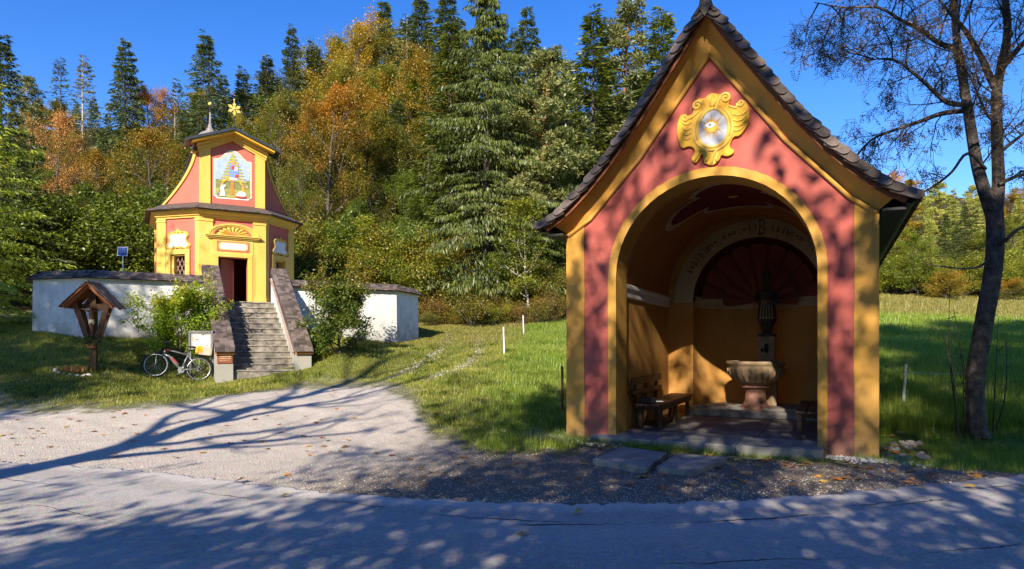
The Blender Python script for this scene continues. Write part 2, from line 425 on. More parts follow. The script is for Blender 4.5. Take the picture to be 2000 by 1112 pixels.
# ------------------------------------------------------------------ terrain
CH_O = Vector((-7.15, 19.25, 0)); CH_A = R(30)             # hill chapel: foot of the stairs, turned 30 degrees
NI_O = Vector((0.945, 11.37, 0)); NI_A = R(-25.6)          # wayside niche chapel: front left corner
def to_local(x, y, O, a):
    dx = x - O.x; dy = y - O.y
    return dx * math.cos(a) + dy * math.sin(a), -dx * math.sin(a) + dy * math.cos(a)
CP = np.array([
 (-30, 8, 0), (-30, -10, 0), (-15, 8, 0), (-8, 8, 0), (0, 6, 0), (8, 7, 0), (20, 8, 0), (30, 8, .1), (0, -10, 0), (-15, -10, 0), (15, -10, 0), (0, -40, 0), (-40, -40, 0), (40, -40, 0),
 (-11, 14.4, .28), (-8.9, 14.4, .26), (-6.8, 15.7, .40), (-5, 16.4, .42), (-4, 19.5, .66), (-2, 14.1, .35), (-1.4, 11.8, .1), (-.5, 9.9, .02), (-11, 11, .06), (-5, 11, .06), (-16, 12, .2),
 (-7.15, 19.25, .72), (-9.25, 18.5, .56), (-8.4, 18.8, .62), (-10.7, 17, .98), (-12.7, 19.9, 1.85), (-14.5, 20.4, 2.05), (-10.5, 20.6, 1.75), (-17, 21, 2.3), (-13.5, 17, 1.2), (-16, 16, 1.2),
 (-5.4, 20.6, 1.3), (-6.0, 19.6, .85), (-4.3, 24.3, 1.65), (-3.7, 26, 1.75), (-2.9, 21.5, 1.15), (-3.6, 22.6, 1.4),
 (-9, 24, 2.5), (-12, 27, 2.7), (-12, 32, 3.2), (-20, 28, 3.2), (-4, 30, 2.3),
 (-1.8, 18, .84), (-1.3, 25, 1.75), (-1.3, 31, 2.45), (-.25, 22, 1.32), (.5, 29, 2.05), (-2.7, 35, 2.8), (2.9, 36, 3.2), (1.1, 14, .28), (2, 20, 1.0), (2.5, 28, 2.2), (-.1, 12, .12),
 (3, 13, .1), (5, 12, .05), (6, 16, .5), (4, 18, .6),
 (7.8, 11.1, .08), (7.6, 13, .35), (16.3, 25, 1.5), (43.8, 78, 7.6), (60, 78, 7.4), (20, 40, 3.4), (30, 60, 5.6), (10, 60, 6.0), (10, 40, 3.6), (12, 10, .1),
 (0, 45, 5.5), (-20, 45, 6.5), (-40, 45, 8), (0, 60, 10), (-20, 60, 11), (-45, 60, 13), (0, 80, 19), (-30, 80, 22), (-60, 80, 24), (40, 100, 14), (70, 100, 14), (10, 90, 15), (0, 120, 34), (-60, 120, 40), (60, 130, 28),
 (-40, 20, 4), (-40, 30, 5), (-25, 20, 2.6), (-20, 14, .6), (40, 30, 2), (60, 40, 3), (100, 60, 5), (100, 100, 12), (-100, 60, 20), (-100, 100, 35), (-100, 10, 3), (100, 10, 1), (-100, -60, 0), (100, -60, 0), (0, 200, 60), (-150, 200, 60), (150, 200, 45), (250, 60, 10), (-250, 60, 30)], dtype=float)
_d = np.sqrt(((CP[:, None, :2] - CP[None, :, :2]) ** 2).sum(-1) + 1.0)
_n = len(CP)
_A = np.zeros((_n + 3, _n + 3)); _A[:_n, :_n] = _d - np.eye(_n) * 0.06; _A[:_n, _n] = 1; _A[:_n, _n + 1:] = CP[:, :2]; _A[_n, :_n] = 1; _A[_n + 1:, :_n] = CP[:, :2].T
_W = np.linalg.solve(_A, np.concatenate([CP[:, 2], np.zeros(3)]))
EX = np.array([-80, -40, -20, -11, -6.95, -4.67, -1.9, 0, 2.07, 3.93, 6.27, 8, 10, 14, 20, 40, 80.0])
EYv = np.array([26, 15.5, 11.3, 9.75, 9.04, 8.45, 7.08, 6.62, 6.68, 7.25, 8.16, 8.8, 9.5, 10.8, 12.6, 18, 28.0])
_xx = np.linspace(-80, 80, 3201); _yy = np.interp(_xx, EX, EYv)
_k = np.hanning(41); _k /= _k.sum(); _ys = np.convolve(np.pad(_yy, 20, mode='edge'), _k, 'valid')
_k = np.hanning(61); _k /= _k.sum(); _ys = np.convolve(np.pad(_ys, 30, mode='edge'), _k, 'valid')
def road_edge(x): return np.interp(x, _xx, _ys)
def hash_noise(x, y, s):
    return (np.sin(x * 1.7 * s + 3.1) * np.cos(y * 2.3 * s + 1.3) + 0.6 * np.sin(x * 4.1 * s + y * 3.3 * s) + 0.4 * np.sin(x * 7.7 * s - y * 6.1 * s + 2)) / 2.0
def terrain(x, y):
    x = np.asarray(x, dtype=float); y = np.asarray(y, dtype=float); sh = x.shape
    xf = x.ravel(); yf = y.ravel(); out = np.empty_like(xf)
    for i in range(0, len(xf), 20000):
        a = xf[i:i + 20000]; b = yf[i:i + 20000]
        d = np.sqrt((a[:, None] - CP[None, :, 0]) ** 2 + (b[:, None] - CP[None, :, 1]) ** 2 + 1.0)
        out[i:i + 20000] = d @ _W[:_n] + _W[_n] + a * _W[_n + 1] + b * _W[_n + 2]
    z = out.reshape(sh)
    e = road_edge(x)
    z = z * smooth(-0.2, 2.6, y - e)
    lump = hash_noise(x, y, 0.9) * 0.03 + hash_noise(y, x, 2.1) * 0.012
    z = z + lump * smooth(0.5, 3.0, y - e)
    # level building plot of the niche chapel
    u, v = to_local(x, y, NI_O, NI_A)
    inside = smooth(-.6, .1, u) * (1 - smooth(4.55, 5.3, u)) * smooth(-1.0, .2, v) * (1 - smooth(7, 8.4, v))
    z = z * (1 - inside) + 0.0 * inside
    return z
def tz(x, y): return float(terrain(np.array([x]), np.array([y]))[0])

def spaced(segs):
    out = []
    for a, b, s in segs: out.extend(np.arange(a, b, s))
    out.append(segs[-1][1]); return np.array(out)
gx = spaced([(-260, -60, 10), (-60, -20, 2), (-20, 14, 0.16), (14, 60, 1.0), (60, 260, 10)])
gy = spaced([(-80, -10, 5), (-10, 4, 1), (4, 30, 0.16), (30, 45, 0.4), (45, 110, 1.5), (110, 260, 10)])
GX, GY = np.meshgrid(gx, gy, indexing='ij')
GZ = terrain(GX, GY)

def pathpx(pts):      # pixel polyline on the ground -> ground XY
    res = []
    for px, py in pts:
        Y = 20.0
        for _ in range(40):
            X = (px - 1000) / F * Y; z = tz(X, Y)
            Yn = (EYE - z) * F / (py - 675) if abs(py - 675) > 1 else Y
            if Yn <= 0: Yn = Y * 1.3
            Y = 0.6 * Y + 0.4 * min(max(Yn, 3), 90)
        res.append(((px - 1000) / F * Y, Y))
    return np.array(res)
def seg_dist(x, y, P):
    d = np.full(x.shape, 1e9)
    for a, b in zip(P[:-1], P[1:]):
        ab = b - a; t = np.clip(((x - a[0]) * ab[0] + (y - a[1]) * ab[1]) / (ab @ ab), 0, 1)
        d = np.minimum(d, np.hypot(x - a[0] - t * ab[0], y - a[1] - t * ab[1]))
    return d
TRACK1 = np.array([(-2.2, 17.2), (-1.75, 18.4), (-1.35, 20.2), (-1.15, 22.5), (-1.25, 25.5), (-1.7, 29)])
TRACK2 = np.array([(-3.6, 18.9), (-3.1, 20.2), (-2.6, 22.2), (-2.5, 24.5), (-2.7, 29)])

# gravel forecourt: northern edge as a function of X
GVX = np.array([-60, -16, -11, -8.9, -7.6, -6.9, -6.5, -6.1, -5.4, -4.4, -3.6, -2.8, -2.3, -1.9, -1.36, -0.5, 0.2, 0.7, 1.2, 2.2, 4.3, 5.0, 5.6, 6.1, 6.6])
GVY = np.array([24, 15.2, 14.6, 14.6, 15.0, 15.9, 17.2, 18.4, 18.8, 18.9, 18.7, 17.0, 15.6, 14.0, 11.9, 10.3, 9.95, 10.1, 10.7, 10.1, 9.25, 9.1, 8.7, 8.35, 8.1])
def gravel_edge(x):
    y = np.interp(x, GVX, GVY)
    n = 0.16 * np.sin(x * 5.3) + 0.10 * np.sin(x * 11.7 + 1) + 0.06 * np.sin(x * 23.1 + 2)
    return np.maximum(y + n * np.clip((y - road_edge(x)) * 0.5, 0, 1), road_edge(x) + 0.02)

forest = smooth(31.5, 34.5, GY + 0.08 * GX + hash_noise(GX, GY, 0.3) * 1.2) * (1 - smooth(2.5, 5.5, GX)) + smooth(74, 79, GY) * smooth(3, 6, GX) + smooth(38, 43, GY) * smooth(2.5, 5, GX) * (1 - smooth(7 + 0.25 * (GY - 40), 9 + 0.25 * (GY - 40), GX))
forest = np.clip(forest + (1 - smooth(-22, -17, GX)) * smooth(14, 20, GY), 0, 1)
worn = (np.exp(-(seg_dist(GX, GY, TRACK1) / 0.26) ** 2) * 0.62 + np.exp(-(seg_dist(GX, GY, TRACK2) / 0.24) ** 2) * 0.5) * (1 - .5 * smooth(22, 27, GY))
worn = np.maximum(worn, 0.85 * np.exp(-((GY - gravel_edge(GX)) / 0.6) ** 2) * (GX < 7))
dry = smooth(20, 26, GY) * (1 - smooth(0.2, 1.4, GX - 0.05 * (GY - 22)))
lush = .8 * smooth(-0.9, 1.2, GX - 0.05 * (GY - 22) + .5 * hash_noise(GX, GY, 1.3)) * smooth(9, 12, GY)
m, t, p = nodes('meadow_ground')
f1 = noise(t, 0.5, 6); f2 = noise(t, 6, 6, 0.7); f3 = noise(t, 40, 4)
def A(t, n):
    a = t.nodes.new('ShaderNodeAttribute'); a.attribute_name = n; return a.outputs['Fac']
c = ramp(t, f1, [(0.3, (0.08, 0.105, 0.02)), (0.7, (0.15, 0.165, 0.035))])
c = mix(t, 0.5, c, ramp(t, f2, [(0.3, (0.08, 0.085, 0.022)), (0.7, (0.21, 0.20, 0.055))]))
c = mix(t, A(t, 'lush'), c, ramp(t, f2, [(0.3, (0.09, 0.15, 0.018)), (0.7, (0.17, 0.25, 0.035))]))
c = mix(t, math_n(t, 'MULTIPLY', A(t, 'dry'), f2), c, (0.26, 0.20, 0.07))
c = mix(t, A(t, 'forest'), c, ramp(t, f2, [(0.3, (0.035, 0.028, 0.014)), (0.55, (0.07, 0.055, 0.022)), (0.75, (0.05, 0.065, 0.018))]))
wn = ramp(t, math_n(t, 'ADD', math_n(t, 'MULTIPLY', A(t, 'worn'), 0.8), math_n(t, 'MULTIPLY', math_n(t, 'SUBTRACT', f2, 0.5), 1.3)), [(0.3, 0.0), (0.6, 1.0)])
c = mix(t, wn, c, ramp(t, f3, [(0.3, (0.22, 0.18, 0.125)), (0.7, (0.42, 0.38, 0.32))]))
t.links.new(c, p.inputs['Base Color']); p.inputs['Roughness'].default_value = 0.95; p.inputs['Specular IOR Level'].default_value = 0.1
bump(t, p, mix(t, 0.5, f2, f3), 0.8, 0.06)
me = grid_mesh('ground', GX, GY, GZ, m)
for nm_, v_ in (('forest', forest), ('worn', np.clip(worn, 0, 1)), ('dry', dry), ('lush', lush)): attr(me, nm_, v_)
ground = tag(link('ground', me), kind='structure')

# gravel forecourt
m, t, p = nodes('gravel')
f0 = noise(t, 0.35, 4); f1 = noise(t, 3.0, 6, 0.7); f2 = noise(t, 30, 6, 0.8)
vo = t.nodes.new('ShaderNodeTexVoronoi'); vo.inputs['Scale'].default_value = 38
tc = t.nodes.new('ShaderNodeTexCoord'); t.links.new(tc.outputs['Object'], vo.inputs['Vector'])
c = ramp(t, f1, [(0.3, (0.54, 0.45, 0.355)), (0.7, (0.76, 0.655, 0.54))])
c = mix(t, 0.45, c, ramp(t, f2, [(0.3, (0.27, 0.225, 0.18)), (0.72, (0.85, 0.79, 0.71))]))
c = mix(t, 0.25, c, mix(t, 1.0, vo.outputs['Color'], (0.6, 0.52, 0.44), 'MULTIPLY'))
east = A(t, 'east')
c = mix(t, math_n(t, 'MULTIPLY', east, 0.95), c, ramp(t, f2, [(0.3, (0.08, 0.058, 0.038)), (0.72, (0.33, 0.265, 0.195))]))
c = mix(t, ramp(t, math_n(t, 'ADD', math_n(t, 'MULTIPLY', f1, 0.8), math_n(t, 'MULTIPLY', A(t, 'turf'), 0.6)), [(0.75, 0.0), (0.95, 0.9)]), c, (0.12, 0.125, 0.04))
t.links.new(c, p.inputs['Base Color']); p.inputs['Roughness'].default_value = 0.95; p.inputs['Specular IOR Level'].default_value = 0.15
bump(t, p, mix(t, 0.6, f2, vo.outputs['Distance']), 0.9, 0.025)
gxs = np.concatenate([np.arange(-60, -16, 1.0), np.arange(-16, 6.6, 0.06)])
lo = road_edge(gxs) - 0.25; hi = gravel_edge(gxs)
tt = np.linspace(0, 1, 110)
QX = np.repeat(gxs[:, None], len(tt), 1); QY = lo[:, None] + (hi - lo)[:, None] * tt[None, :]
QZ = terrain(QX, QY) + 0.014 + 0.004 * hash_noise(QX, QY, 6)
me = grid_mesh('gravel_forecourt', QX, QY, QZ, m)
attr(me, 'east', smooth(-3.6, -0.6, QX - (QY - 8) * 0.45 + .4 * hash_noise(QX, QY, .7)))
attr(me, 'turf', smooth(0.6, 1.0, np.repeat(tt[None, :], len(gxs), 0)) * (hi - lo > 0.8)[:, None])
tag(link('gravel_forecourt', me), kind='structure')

# road
m, t, p = nodes('asphalt')
f1 = noise(t, 0.55, 7, 0.75); f2 = noise(t, 26, 6, 0.85); f3 = noise(t, 9, 5, 0.7)
vo = t.nodes.new('ShaderNodeTexVoronoi'); vo.inputs['Scale'].default_value = 42
tc = t.nodes.new('ShaderNodeTexCoord'); t.links.new(tc.outputs['Object'], vo.inputs['Vector'])
c = ramp(t, f1, [(0.3, (0.34, 0.31, 0.275)), (0.7, (0.50, 0.46, 0.41))])
c = mix(t, 0.5, c, ramp(t, f2, [(0.3, (0.12, 0.11, 0.10)), (0.7, (0.72, 0.67, 0.61))]))
c = mix(t, 0.3, c, mix(t, 1.0, vo.outputs['Color'], (0.6, 0.56, 0.52), 'MULTIPLY'))
st_ = noise(t, 1.7, 8, 0.8)
c = mix(t, ramp(t, st_, [(0.52, 0.0), (0.62, 0.38)]), c, (0.21, 0.19, 0.17))
c = mix(t, math_n(t, 'MULTIPLY', A(t, 'wear'), 0.28), c, (0.58, 0.54, 0.50))
c = mix(t, ramp(t, math_n(t, 'ADD', A(t, 'dust'), math_n(t, 'MULTIPLY', math_n(t, 'SUBTRACT', f3, 0.5), 0.9)), [(0.35, 0.0), (0.9, 0.75)]), c, ramp(t, f2, [(0.3, (0.46, 0.42, 0.38)), (0.7, (0.74, 0.68, 0.61))]))
t.links.new(c, p.inputs['Base Color']); p.inputs['Roughness'].default_value = 0.85; p.inputs['Specular IOR Level'].default_value = 0.25
bump(t, p, mix(t, 0.5, f2, vo.outputs['Distance']), 0.6, 0.012)
rx = np.concatenate([np.arange(-80, -14, 1.0), np.arange(-14, 10, 0.03), np.arange(10, 80.5, 1.0)])
ed = road_edge(rx) + (0.03 * np.sin(rx * 7.1) + 0.028 * np.sin(rx * 17.3 + 1) + 0.022 * np.sin(rx * 41.0) * np.sin(rx * 2.1) + 0.016 * np.sin(rx * 83.0) + np.random.default_rng(3).normal(0, .012, len(rx)))
dd = np.array([0.0, 0.02, 0.08, 0.2, 0.4, 0.7, 1.1, 1.6, 2.2, 3.0, 4.0, 5.0, 6.0])
RX = np.repeat(rx[:, None], len(dd), 1); RY = ed[:, None] - dd[None, :]
RZ = np.full(RX.shape, 0.028) + np.array([-0.03, -0.004, 0, 0, 0, 0, 0, 0, 0, 0, 0, 0, 0])[None, :] + np.minimum(0.012 * dd, 0.03)[None, :]
me = grid_mesh('road', RX[:, ::-1], RY[:, ::-1], RZ[:, ::-1], m)
attr(me, 'wear', np.repeat((np.exp(-((dd - 1.1) / .45) ** 2) + np.exp(-((dd - 3.0) / .5) ** 2))[None, ::-1], len(rx), 0))
attr(me, 'dust', np.repeat((1 - smooth(0.05, 0.75, dd))[None, ::-1], len(rx), 0) * smooth(-9, -3, -np.abs(RX + 1.0)))
road = tag(link('road', me), kind='structure')

# cracks: ragged tar-dark seams that follow the road edge
rng = np.random.default_rng(5)
def crack(x0, x1, off, wd, seed):
    g = np.random.default_rng(seed)
    xs = np.arange(x0, x1, 0.035); n = len(xs)
    wob = np.cumsum(g.normal(0, 0.011, n)); wob -= np.linspace(0, wob[-1], n)
    w_ = wd * np.clip(0.55 + 0.6 * np.sin(xs * 3.1 + seed) + g.normal(0, 0.3, n), 0.08, 1.6); w_[0] = w_[-1] = 0.001
    y = road_edge(xs) - off(xs) + wob
    d = np.interp(road_edge(xs) - y, dd, np.minimum(0.012 * dd, 0.03))
    z = 0.028 + d + 0.004
    mb = MB()
    vs = []
    for i in range(n): vs += [(xs[i], y[i] - w_[i] / 2, z[i]), (xs[i], y[i] + w_[i] / 2, z[i])]
    mb.add(vs, [(2 * i, 2 * i + 2, 2 * i + 3, 2 * i + 1) for i in range(n - 1)])
    return mb.build('crack', M['crackmat'], road)
M['crackmat'] = plain('crack_tar', (0.03, 0.028, 0.028), 0.9, 0.3)
crack(-7.5, -2.5, lambda x: 2.1 + .03 * x, 0.010, 8)
crack(1.0, 6.0, lambda x: 1.9 + .02 * x, 0.010, 9)
crack(0.05, 4.4, lambda x: 0.86 - 0.06 * (x - 1), 0.022, 1)
crack(-1.4, 0.9, lambda x: 0.62 + 0.09 * (x + 1), 0.016, 2)
crack(3.3, 5.6, lambda x: 0.6 - 0.05 * (x - 3), 0.014, 3)
crack(-4.2, -2.6, lambda x: 0.7 + 0.0 * x, 0.012, 4)
crack(-2.3, -1.2, lambda x: 0.55 + 0.05 * x, 0.012, 6)
crack(-6.5, -4.7, lambda x: 1.3 + 0.05 * x, 0.012, 7)
# ------------------------------------------------------------------ wayside niche chapel (right)
NI = thing('wayside_chapel', 'open red and yellow wayside chapel with arched niche and steep shingled gable', 'chapel', NI_O, NI_A)
CXN = 2.36; NW = 4.66; ND = 7.6
AX, AR, ASP = 2.375, 1.515, 2.72          # arch centre, radius, springing height
def arch(cx, r, sp, n=28, x0=None, zs=1.0, z0=0.0):
    pts = [(cx - r, z0)]
    pts += [(cx - r * math.cos(PI * i / n), sp + r * zs * math.sin(PI * i / n)) for i in range(n + 1)]
    pts += [(cx + r, z0)]
    return pts
def gable_z(x): # wall line under the cove
    o = abs(x - CXN)
    return float(np.interp(o, [0, 1.11, 1.97, 2.36], [6.15, 4.69, 3.75, 3.50]))
# front wall: outline up over the gable and back round the arch
out = [(0, -0.3), (0, gable_z(0))] + [(x, gable_z(x)) for x in (0.39, 1.25, CXN, CXN + 1.11, CXN + 1.97)] + [(NW, gable_z(NW)), (NW, -0.3)]
ar = arch(AX, AR, ASP, z0=-0.3)
poly = out + ar[::-1]
nout = len(out)
mb = MB(); mb.prism([(x, 0, z) for x, z in poly], (0, 0.62, 0), 0, side=lambda i: 1 if (nout <= i < len(poly) - 1 or i in (0, nout - 2)) else 0)
mb.build('front_wall', [M['red'], M['yellow']], NI)
# yellow corner strips, laid 14 mm proud
for xs in ((-0.012, 0.31), (4.36, NW + 0.012)):
    a, b = xs
    pz = [(a, -0.3), (a, gable_z(a) - .01), (b, gable_z(b) - .01), (b, -0.3)]
    if a < 0: pz = [(a, -0.3), (a, 3.49), (b, gable_z(b) - .01), (b, -0.3)]
    wv = random.Random(int(a * 100)); inner = []
    for k in range(30):      # hand-painted inner edge
        z = 3.3 * k / 29; inner.append((z, wv.uniform(-.006, .006) + .005 * math.sin(z * 3)))
    if a < 0: pz = [(a, -0.3), (a, 3.49), (b, gable_z(b) - .01)] + [(b + w_, z) for z, w_ in inner[::-1]] + [(b, -.3)]
    else: pz = [(a, -.3)] + [(a + w_, z) for z, w_ in inner] + [(a, gable_z(a) - .01), (b, 3.49), (b, -.3)]
    MB().prism([(x, -0.014, z) for x, z in pz], (0, 0.30, 0)).build('corner_strip', M['yellow'], NI)
# arch surround
rw = random.Random(2); oa = [(x + rw.uniform(-.006, .006), z + rw.uniform(-.006, .006)) for x, z in arch(AX, AR + 0.13, ASP, 60, z0=-0.3)]; ia = arch(AX, AR - 0.004, ASP, z0=-0.3)
MB().prism([(x, -0.026, z) for x, z in oa + ia[::-1]], (0, 0.025, 0)).build('arch_surround', M['yellow'], NI)

# ---- side and back walls
XI0, XI1 = 0.80, 4.10
MB().bx(0.003, XI0 - .02, 0.621, ND, -0.3, 3.62).build('side_wall', M['yellow'], NI)
MB().bx(XI1 + .02, NW - 0.003, 0.621, ND, -0.3, 3.62).build('side_wall', M['yellow'], NI)
MB().prism([(x, ND + .001, z) for x, z in [(0, -.3), (0, 3.5), (.39, 3.75), (CXN, 6.07), (NW - .39, 3.75), (NW, 3.5), (NW, -.3)]], (0, .25, 0)).build('back_wall', M['yellow'], NI)

# ---- interior: walls below the cornice, barrel vault above, end wall with apse
VC, VR, VS = 2.45, 1.65, 2.70
DE = 4.2; APX, APR, APS = 2.64, 1.30, 2.56
mb = MB(); mb.add([(XI0, .62, -.1), (XI0, DE, -.1), (XI0, DE, VS), (XI0, .62, VS)], [(0, 1, 2, 3)])
mb.add([(XI1, .62, -.1), (XI1, DE, -.1), (XI1, DE, VS), (XI1, .62, VS)], [(3, 2, 1, 0)])
mb.build('interior_wall', M['orange_in'], NI)
n = 32
mb = MB(); va = [(VC - VR * math.cos(PI * i / n), VS + VR * math.sin(PI * i / n)) for i in range(n + 1)]
mb.loft([[(x, .62, z) for x, z in va], [(x, 2.4, z) for x, z in va], [(x, DE, z) for x, z in va]], closed=False)
mb.build('barrel_vault', M['vault'], NI, smooth=True)
# lining between opening and wider room
oi = arch(AX, AR, ASP, n, z0=-.1); oo = [(XI0, -.1)] + va + [(XI1, -.1)]
MB().loft([[(x, .6215, z) for x, z in oi], [(x, .6215, z) for x, z in oo]], closed=False).build('inner_arch_face', M['vault'], NI)
# end wall ring of quads between apse arch and vault
ap = arch(APX, APR, APS, n, zs=1.03, z0=-.1)
oo2 = [(XI0, -.1)] + [(VC - VR * math.cos(PI * i / n), VS + VR * math.sin(PI * i / n)) for i in range(n + 1)] + [(XI1, -.1)]
MB().loft([[(x, DE, z) for x, z in ap], [(x, DE, z) for x, z in oo2]], closed=False).build('end_wall', M['orange_in'], NI)
# apse drum and half dome
mb = MB(); ring = lambda z, k=1.0: [(APX - APR * k * math.cos(PI * i / n), DE + APR * k * math.sin(PI * i / n), z) for i in range(n + 1)]
mb.loft([ring(-.1), ring(1.2), ring(APS)], closed=False); mb.build('apse_wall', M['orange_in'], NI, smooth=True)
mb = MB(); rr = []
for k in range(13):
    e = PI / 2 * k / 12
    rr.append([(APX - APR * math.cos(e) * math.cos(PI * i / n), DE + APR * math.cos(e) * math.sin(PI * i / n), APS + APR * 1.03 * math.sin(e)) for i in range(n + 1)])
mb.loft(rr, closed=False); mb.build('apse_dome', M['domedark'], NI, smooth=True)
# cream inscription band round the apse
def clampx(x): return min(max(x, XI0 + .012), XI1 - .012)
o1 = [(clampx(APX - (APR + .42) * math.cos(PI * i / n)), APS - .02 + (APR + .42) * 1.0 * math.sin(PI * i / n)) for i in range(n + 1)]
o1 = [(x, min(z, VS + math.sqrt(max(0.0, (VR - .012) ** 2 - (x - VC) ** 2)))) for x, z in o1]
i1 = [(APX - (APR + .002) * math.cos(PI * i / n), APS - .02 + (APR + .002) * 1.03 * math.sin(PI * i / n)) for i in range(n + 1)]
band = MB().prism([(x, DE - .02, z) for x, z in o1 + i1[::-1]], (0, .019, 0)).build('inscription_band', M['cream'], NI)
# brush-script letters, too worn to read: short hooked strokes along the band
rg = random.Random(4); mb = MB()
a = 26.0
while a < 150:
    big = abs(a - 96) < 5
    rr_ = APR + .22; cx = APX - rr_ * math.cos(R(a)); cz = APS + rr_ * math.sin(R(a))
    tx, tzv = math.sin(R(a)), math.cos(R(a)); nx, nz = -math.cos(R(a)), math.sin(R(a))
    h = .15 if big else rg.uniform(.05, .09); wd = h * .6
    def P(u, v): return (cx + tx * u * wd + nx * v * h, DE - .024, cz + tzv * u * wd + nz * v * h)
    k = rg.choice('blnso')
    if big: strokes = [[(-.3, -1), (-.25, 0), (-.35, 1)], [(-.8, .8), (-.2, 1.1), (.6, .9), (.6, .3), (-.2, .1), (.8, -.1), (.7, -.8), (-.5, -1)]]
    elif k == 'b': strokes = [[(-.5, 1), (-.5, -1), (.4, -.8), (.4, 0), (-.4, .1)]]
    elif k == 'l': strokes = [[(0, 1.1), (-.1, -.8), (.4, -1)]]
    elif k == 'n': strokes = [[(-.6, -.8), (-.5, .3), (.3, .4), (.5, -.9)]]
    elif k == 's': strokes = [[(.5, .5), (-.3, .5), (.3, -.3), (-.5, -.8)]]
    else: strokes = [[(.4, .2), (-.4, .4), (-.5, -.6), (.3, -.7), (.45, .2)]]
    for st in strokes: mb.tube([P(u, v) for u, v in st], .0085 if not big else .011, 4)
    a += rg.uniform(3.2, 4.6) if not big else 9
    if rg.random() < .13: a += 4
mb.build('lettering', M['black'], band)['kind'] = 'stuff'
# cornice band (cream white) round the room
def cornice_prof(side):
    pr = [(0, 2.44), (.03, 2.46), (.03, 2.58), (.055, 2.61), (.055, 2.66), (.0, 2.70)]
    return pr
mb = MB()
path = [((XI0, .64), (1, 0)), ((XI0, DE - .0), (1, 0))]
rings = [[(XI0 + d, y, z) for d, z in cornice_prof(0)] for y in (.63, DE - .021)]
mb.loft(rings, closed=False); mb.loft([[(XI1 - d, y, z) for d, z in cornice_prof(0)] for y in (.63, DE - .021)], closed=False)
mb.build('cornice', M['whitepaint'], NI)
mb = MB(); mb.loft([[(APX - (APR - d) * math.cos(PI * i / n), DE + (APR - d) * math.sin(PI * i / n), z) for d, z in cornice_prof(0)] for i in range(n + 1)], closed=False)
mb.build('cornice', M['cream'], NI)
# scallop shell lobes in the half dome: radiate from the hub behind the statue
def shell_lobe(b0, b1, a0, a1, rin, name, parent):
    mb = MB(); nu, nv = 8, 10; rows = []
    for j in range(nv + 1):
        tv = j / nv; row = []
        for i in range(nu + 1):
            tu = i / nu
            be = R(b0 + (b1 - b0) * (.02 + .96 * tu))
            al = R(a0 + (a1 * (0.84 + 0.16 * math.sin(PI * tu) ** .5) - a0) * tv)
            r = APR * rin * (1 - 0.055 * math.sin(PI * tu) ** .6 * (0.4 + .6 * tv))
            # hub direction +y, beta round it
            dx = -math.sin(al) * math.cos(be); dz = math.sin(al) * math.sin(be); dy = math.cos(al)
            row.append((APX + r * dx, DE + r * dy, APS + .03 + r * dz * 1.02))
        rows.append(row)
    mb.loft(rows, closed=False)
    return mb.build(name, M['shellred'], parent, smooth=True)
shell = MB().ball((APX, DE + APR * .93, APS + .06), (.12, .05, .12), 12).build('shell_ornament', M['shellred'], NI, smooth=True)
for i in range(9): shell_lobe(180 * i / 9, 180 * (i + 1) / 9, 30, 76, 0.985, 'shell_lobe', shell)
for i in range(9): shell_lobe(-8 + 196 * i / 9, -8 + 196 * (i + 1) / 9, 4, 44, 0.93, 'shell_lobe', shell)
# painted four-lobed field on the vault
def vault_patch(rf, d, mat, name, parent, hole=None):
    N = 72; rings = []
    for k in ([0.0, .35, .7, 1.0] if hole is None else [0, 1]):
        ring_ = []
        for j in range(N):
            th = 2 * PI * j / N
            r = rf(th) * k if hole is None else (rf(th) if k else hole(th))
            ph = r * math.cos(th) * .78; y = 2.05 + r * math.sin(th) * 1.15
            ring_.append((VC + (VR - d) * math.sin(ph), y, VS + (VR - d) * math.cos(ph)))
        rings.append(ring_)
    mb = MB(); mb.loft(rings, closed=True, caps=False); return mb.build(name, mat, parent)
def quat(th):
    c4 = abs(math.cos(2 * th))
    return (.56 + .42 * c4 ** 1.2 if abs(math.cos(th)) > .707 else .62 + .26 * c4 ** .5)
panel = vault_patch(quat, .010, M['maroon'], 'ceiling_panel', NI)
vault_patch(lambda th: quat(th) * 1.0 + .11, .018, M['cream'], 'panel_border', panel, hole=lambda th: quat(th) - .01)
MB().ball((VC, 2.05, VS + VR - .03), (.09, .05, .02), 10).build('gilded_dove', M['goldpaint'], panel)

# ---- floor, steps, flagstones
for x0, x1 in ((0.52, 1.55), (1.556, 2.78), (2.786, 3.97)):
    MB().bx(x0, x1, -0.36, 0.70, -.12, .125).build('threshold_slab', M['slab'], NI, bevel=.012)
for i in range(3):
    for j in range(4):
        MB().bx(XI0 + .02 + i * 1.09, XI0 + .02 + (i + 1) * 1.09 - .006, .706 + j * .875, .706 + (j + 1) * .875 - .006, -.1, .118).build('floor_slab', M['floor'], NI, bevel=.006)
mb = MB(); mb.prism([(x, y, .12) for x, y in [(1.2, 4.19)] + [(1.25 + 2.75 * i / 10, 3.78 - .12 * math.sin(PI * i / 10)) for i in range(11)] + [(4.07, 4.19)]], (0, 0, .13))
mb.build('altar_step', M['stone'], NI, bevel=.012)
mb = MB(); mb.prism([(x, y, .20) for x, y in [(APX - APR + .01, 4.0)] + [(APX + APR - .01, 4.0)] + [(APX + (APR - .01) * math.cos(PI * i / 20), DE + (APR - .01) * math.sin(PI * i / 20)) for i in range(21)]], (0, 0, .10))
mb.build('apse_floor', M['stone'], NI)

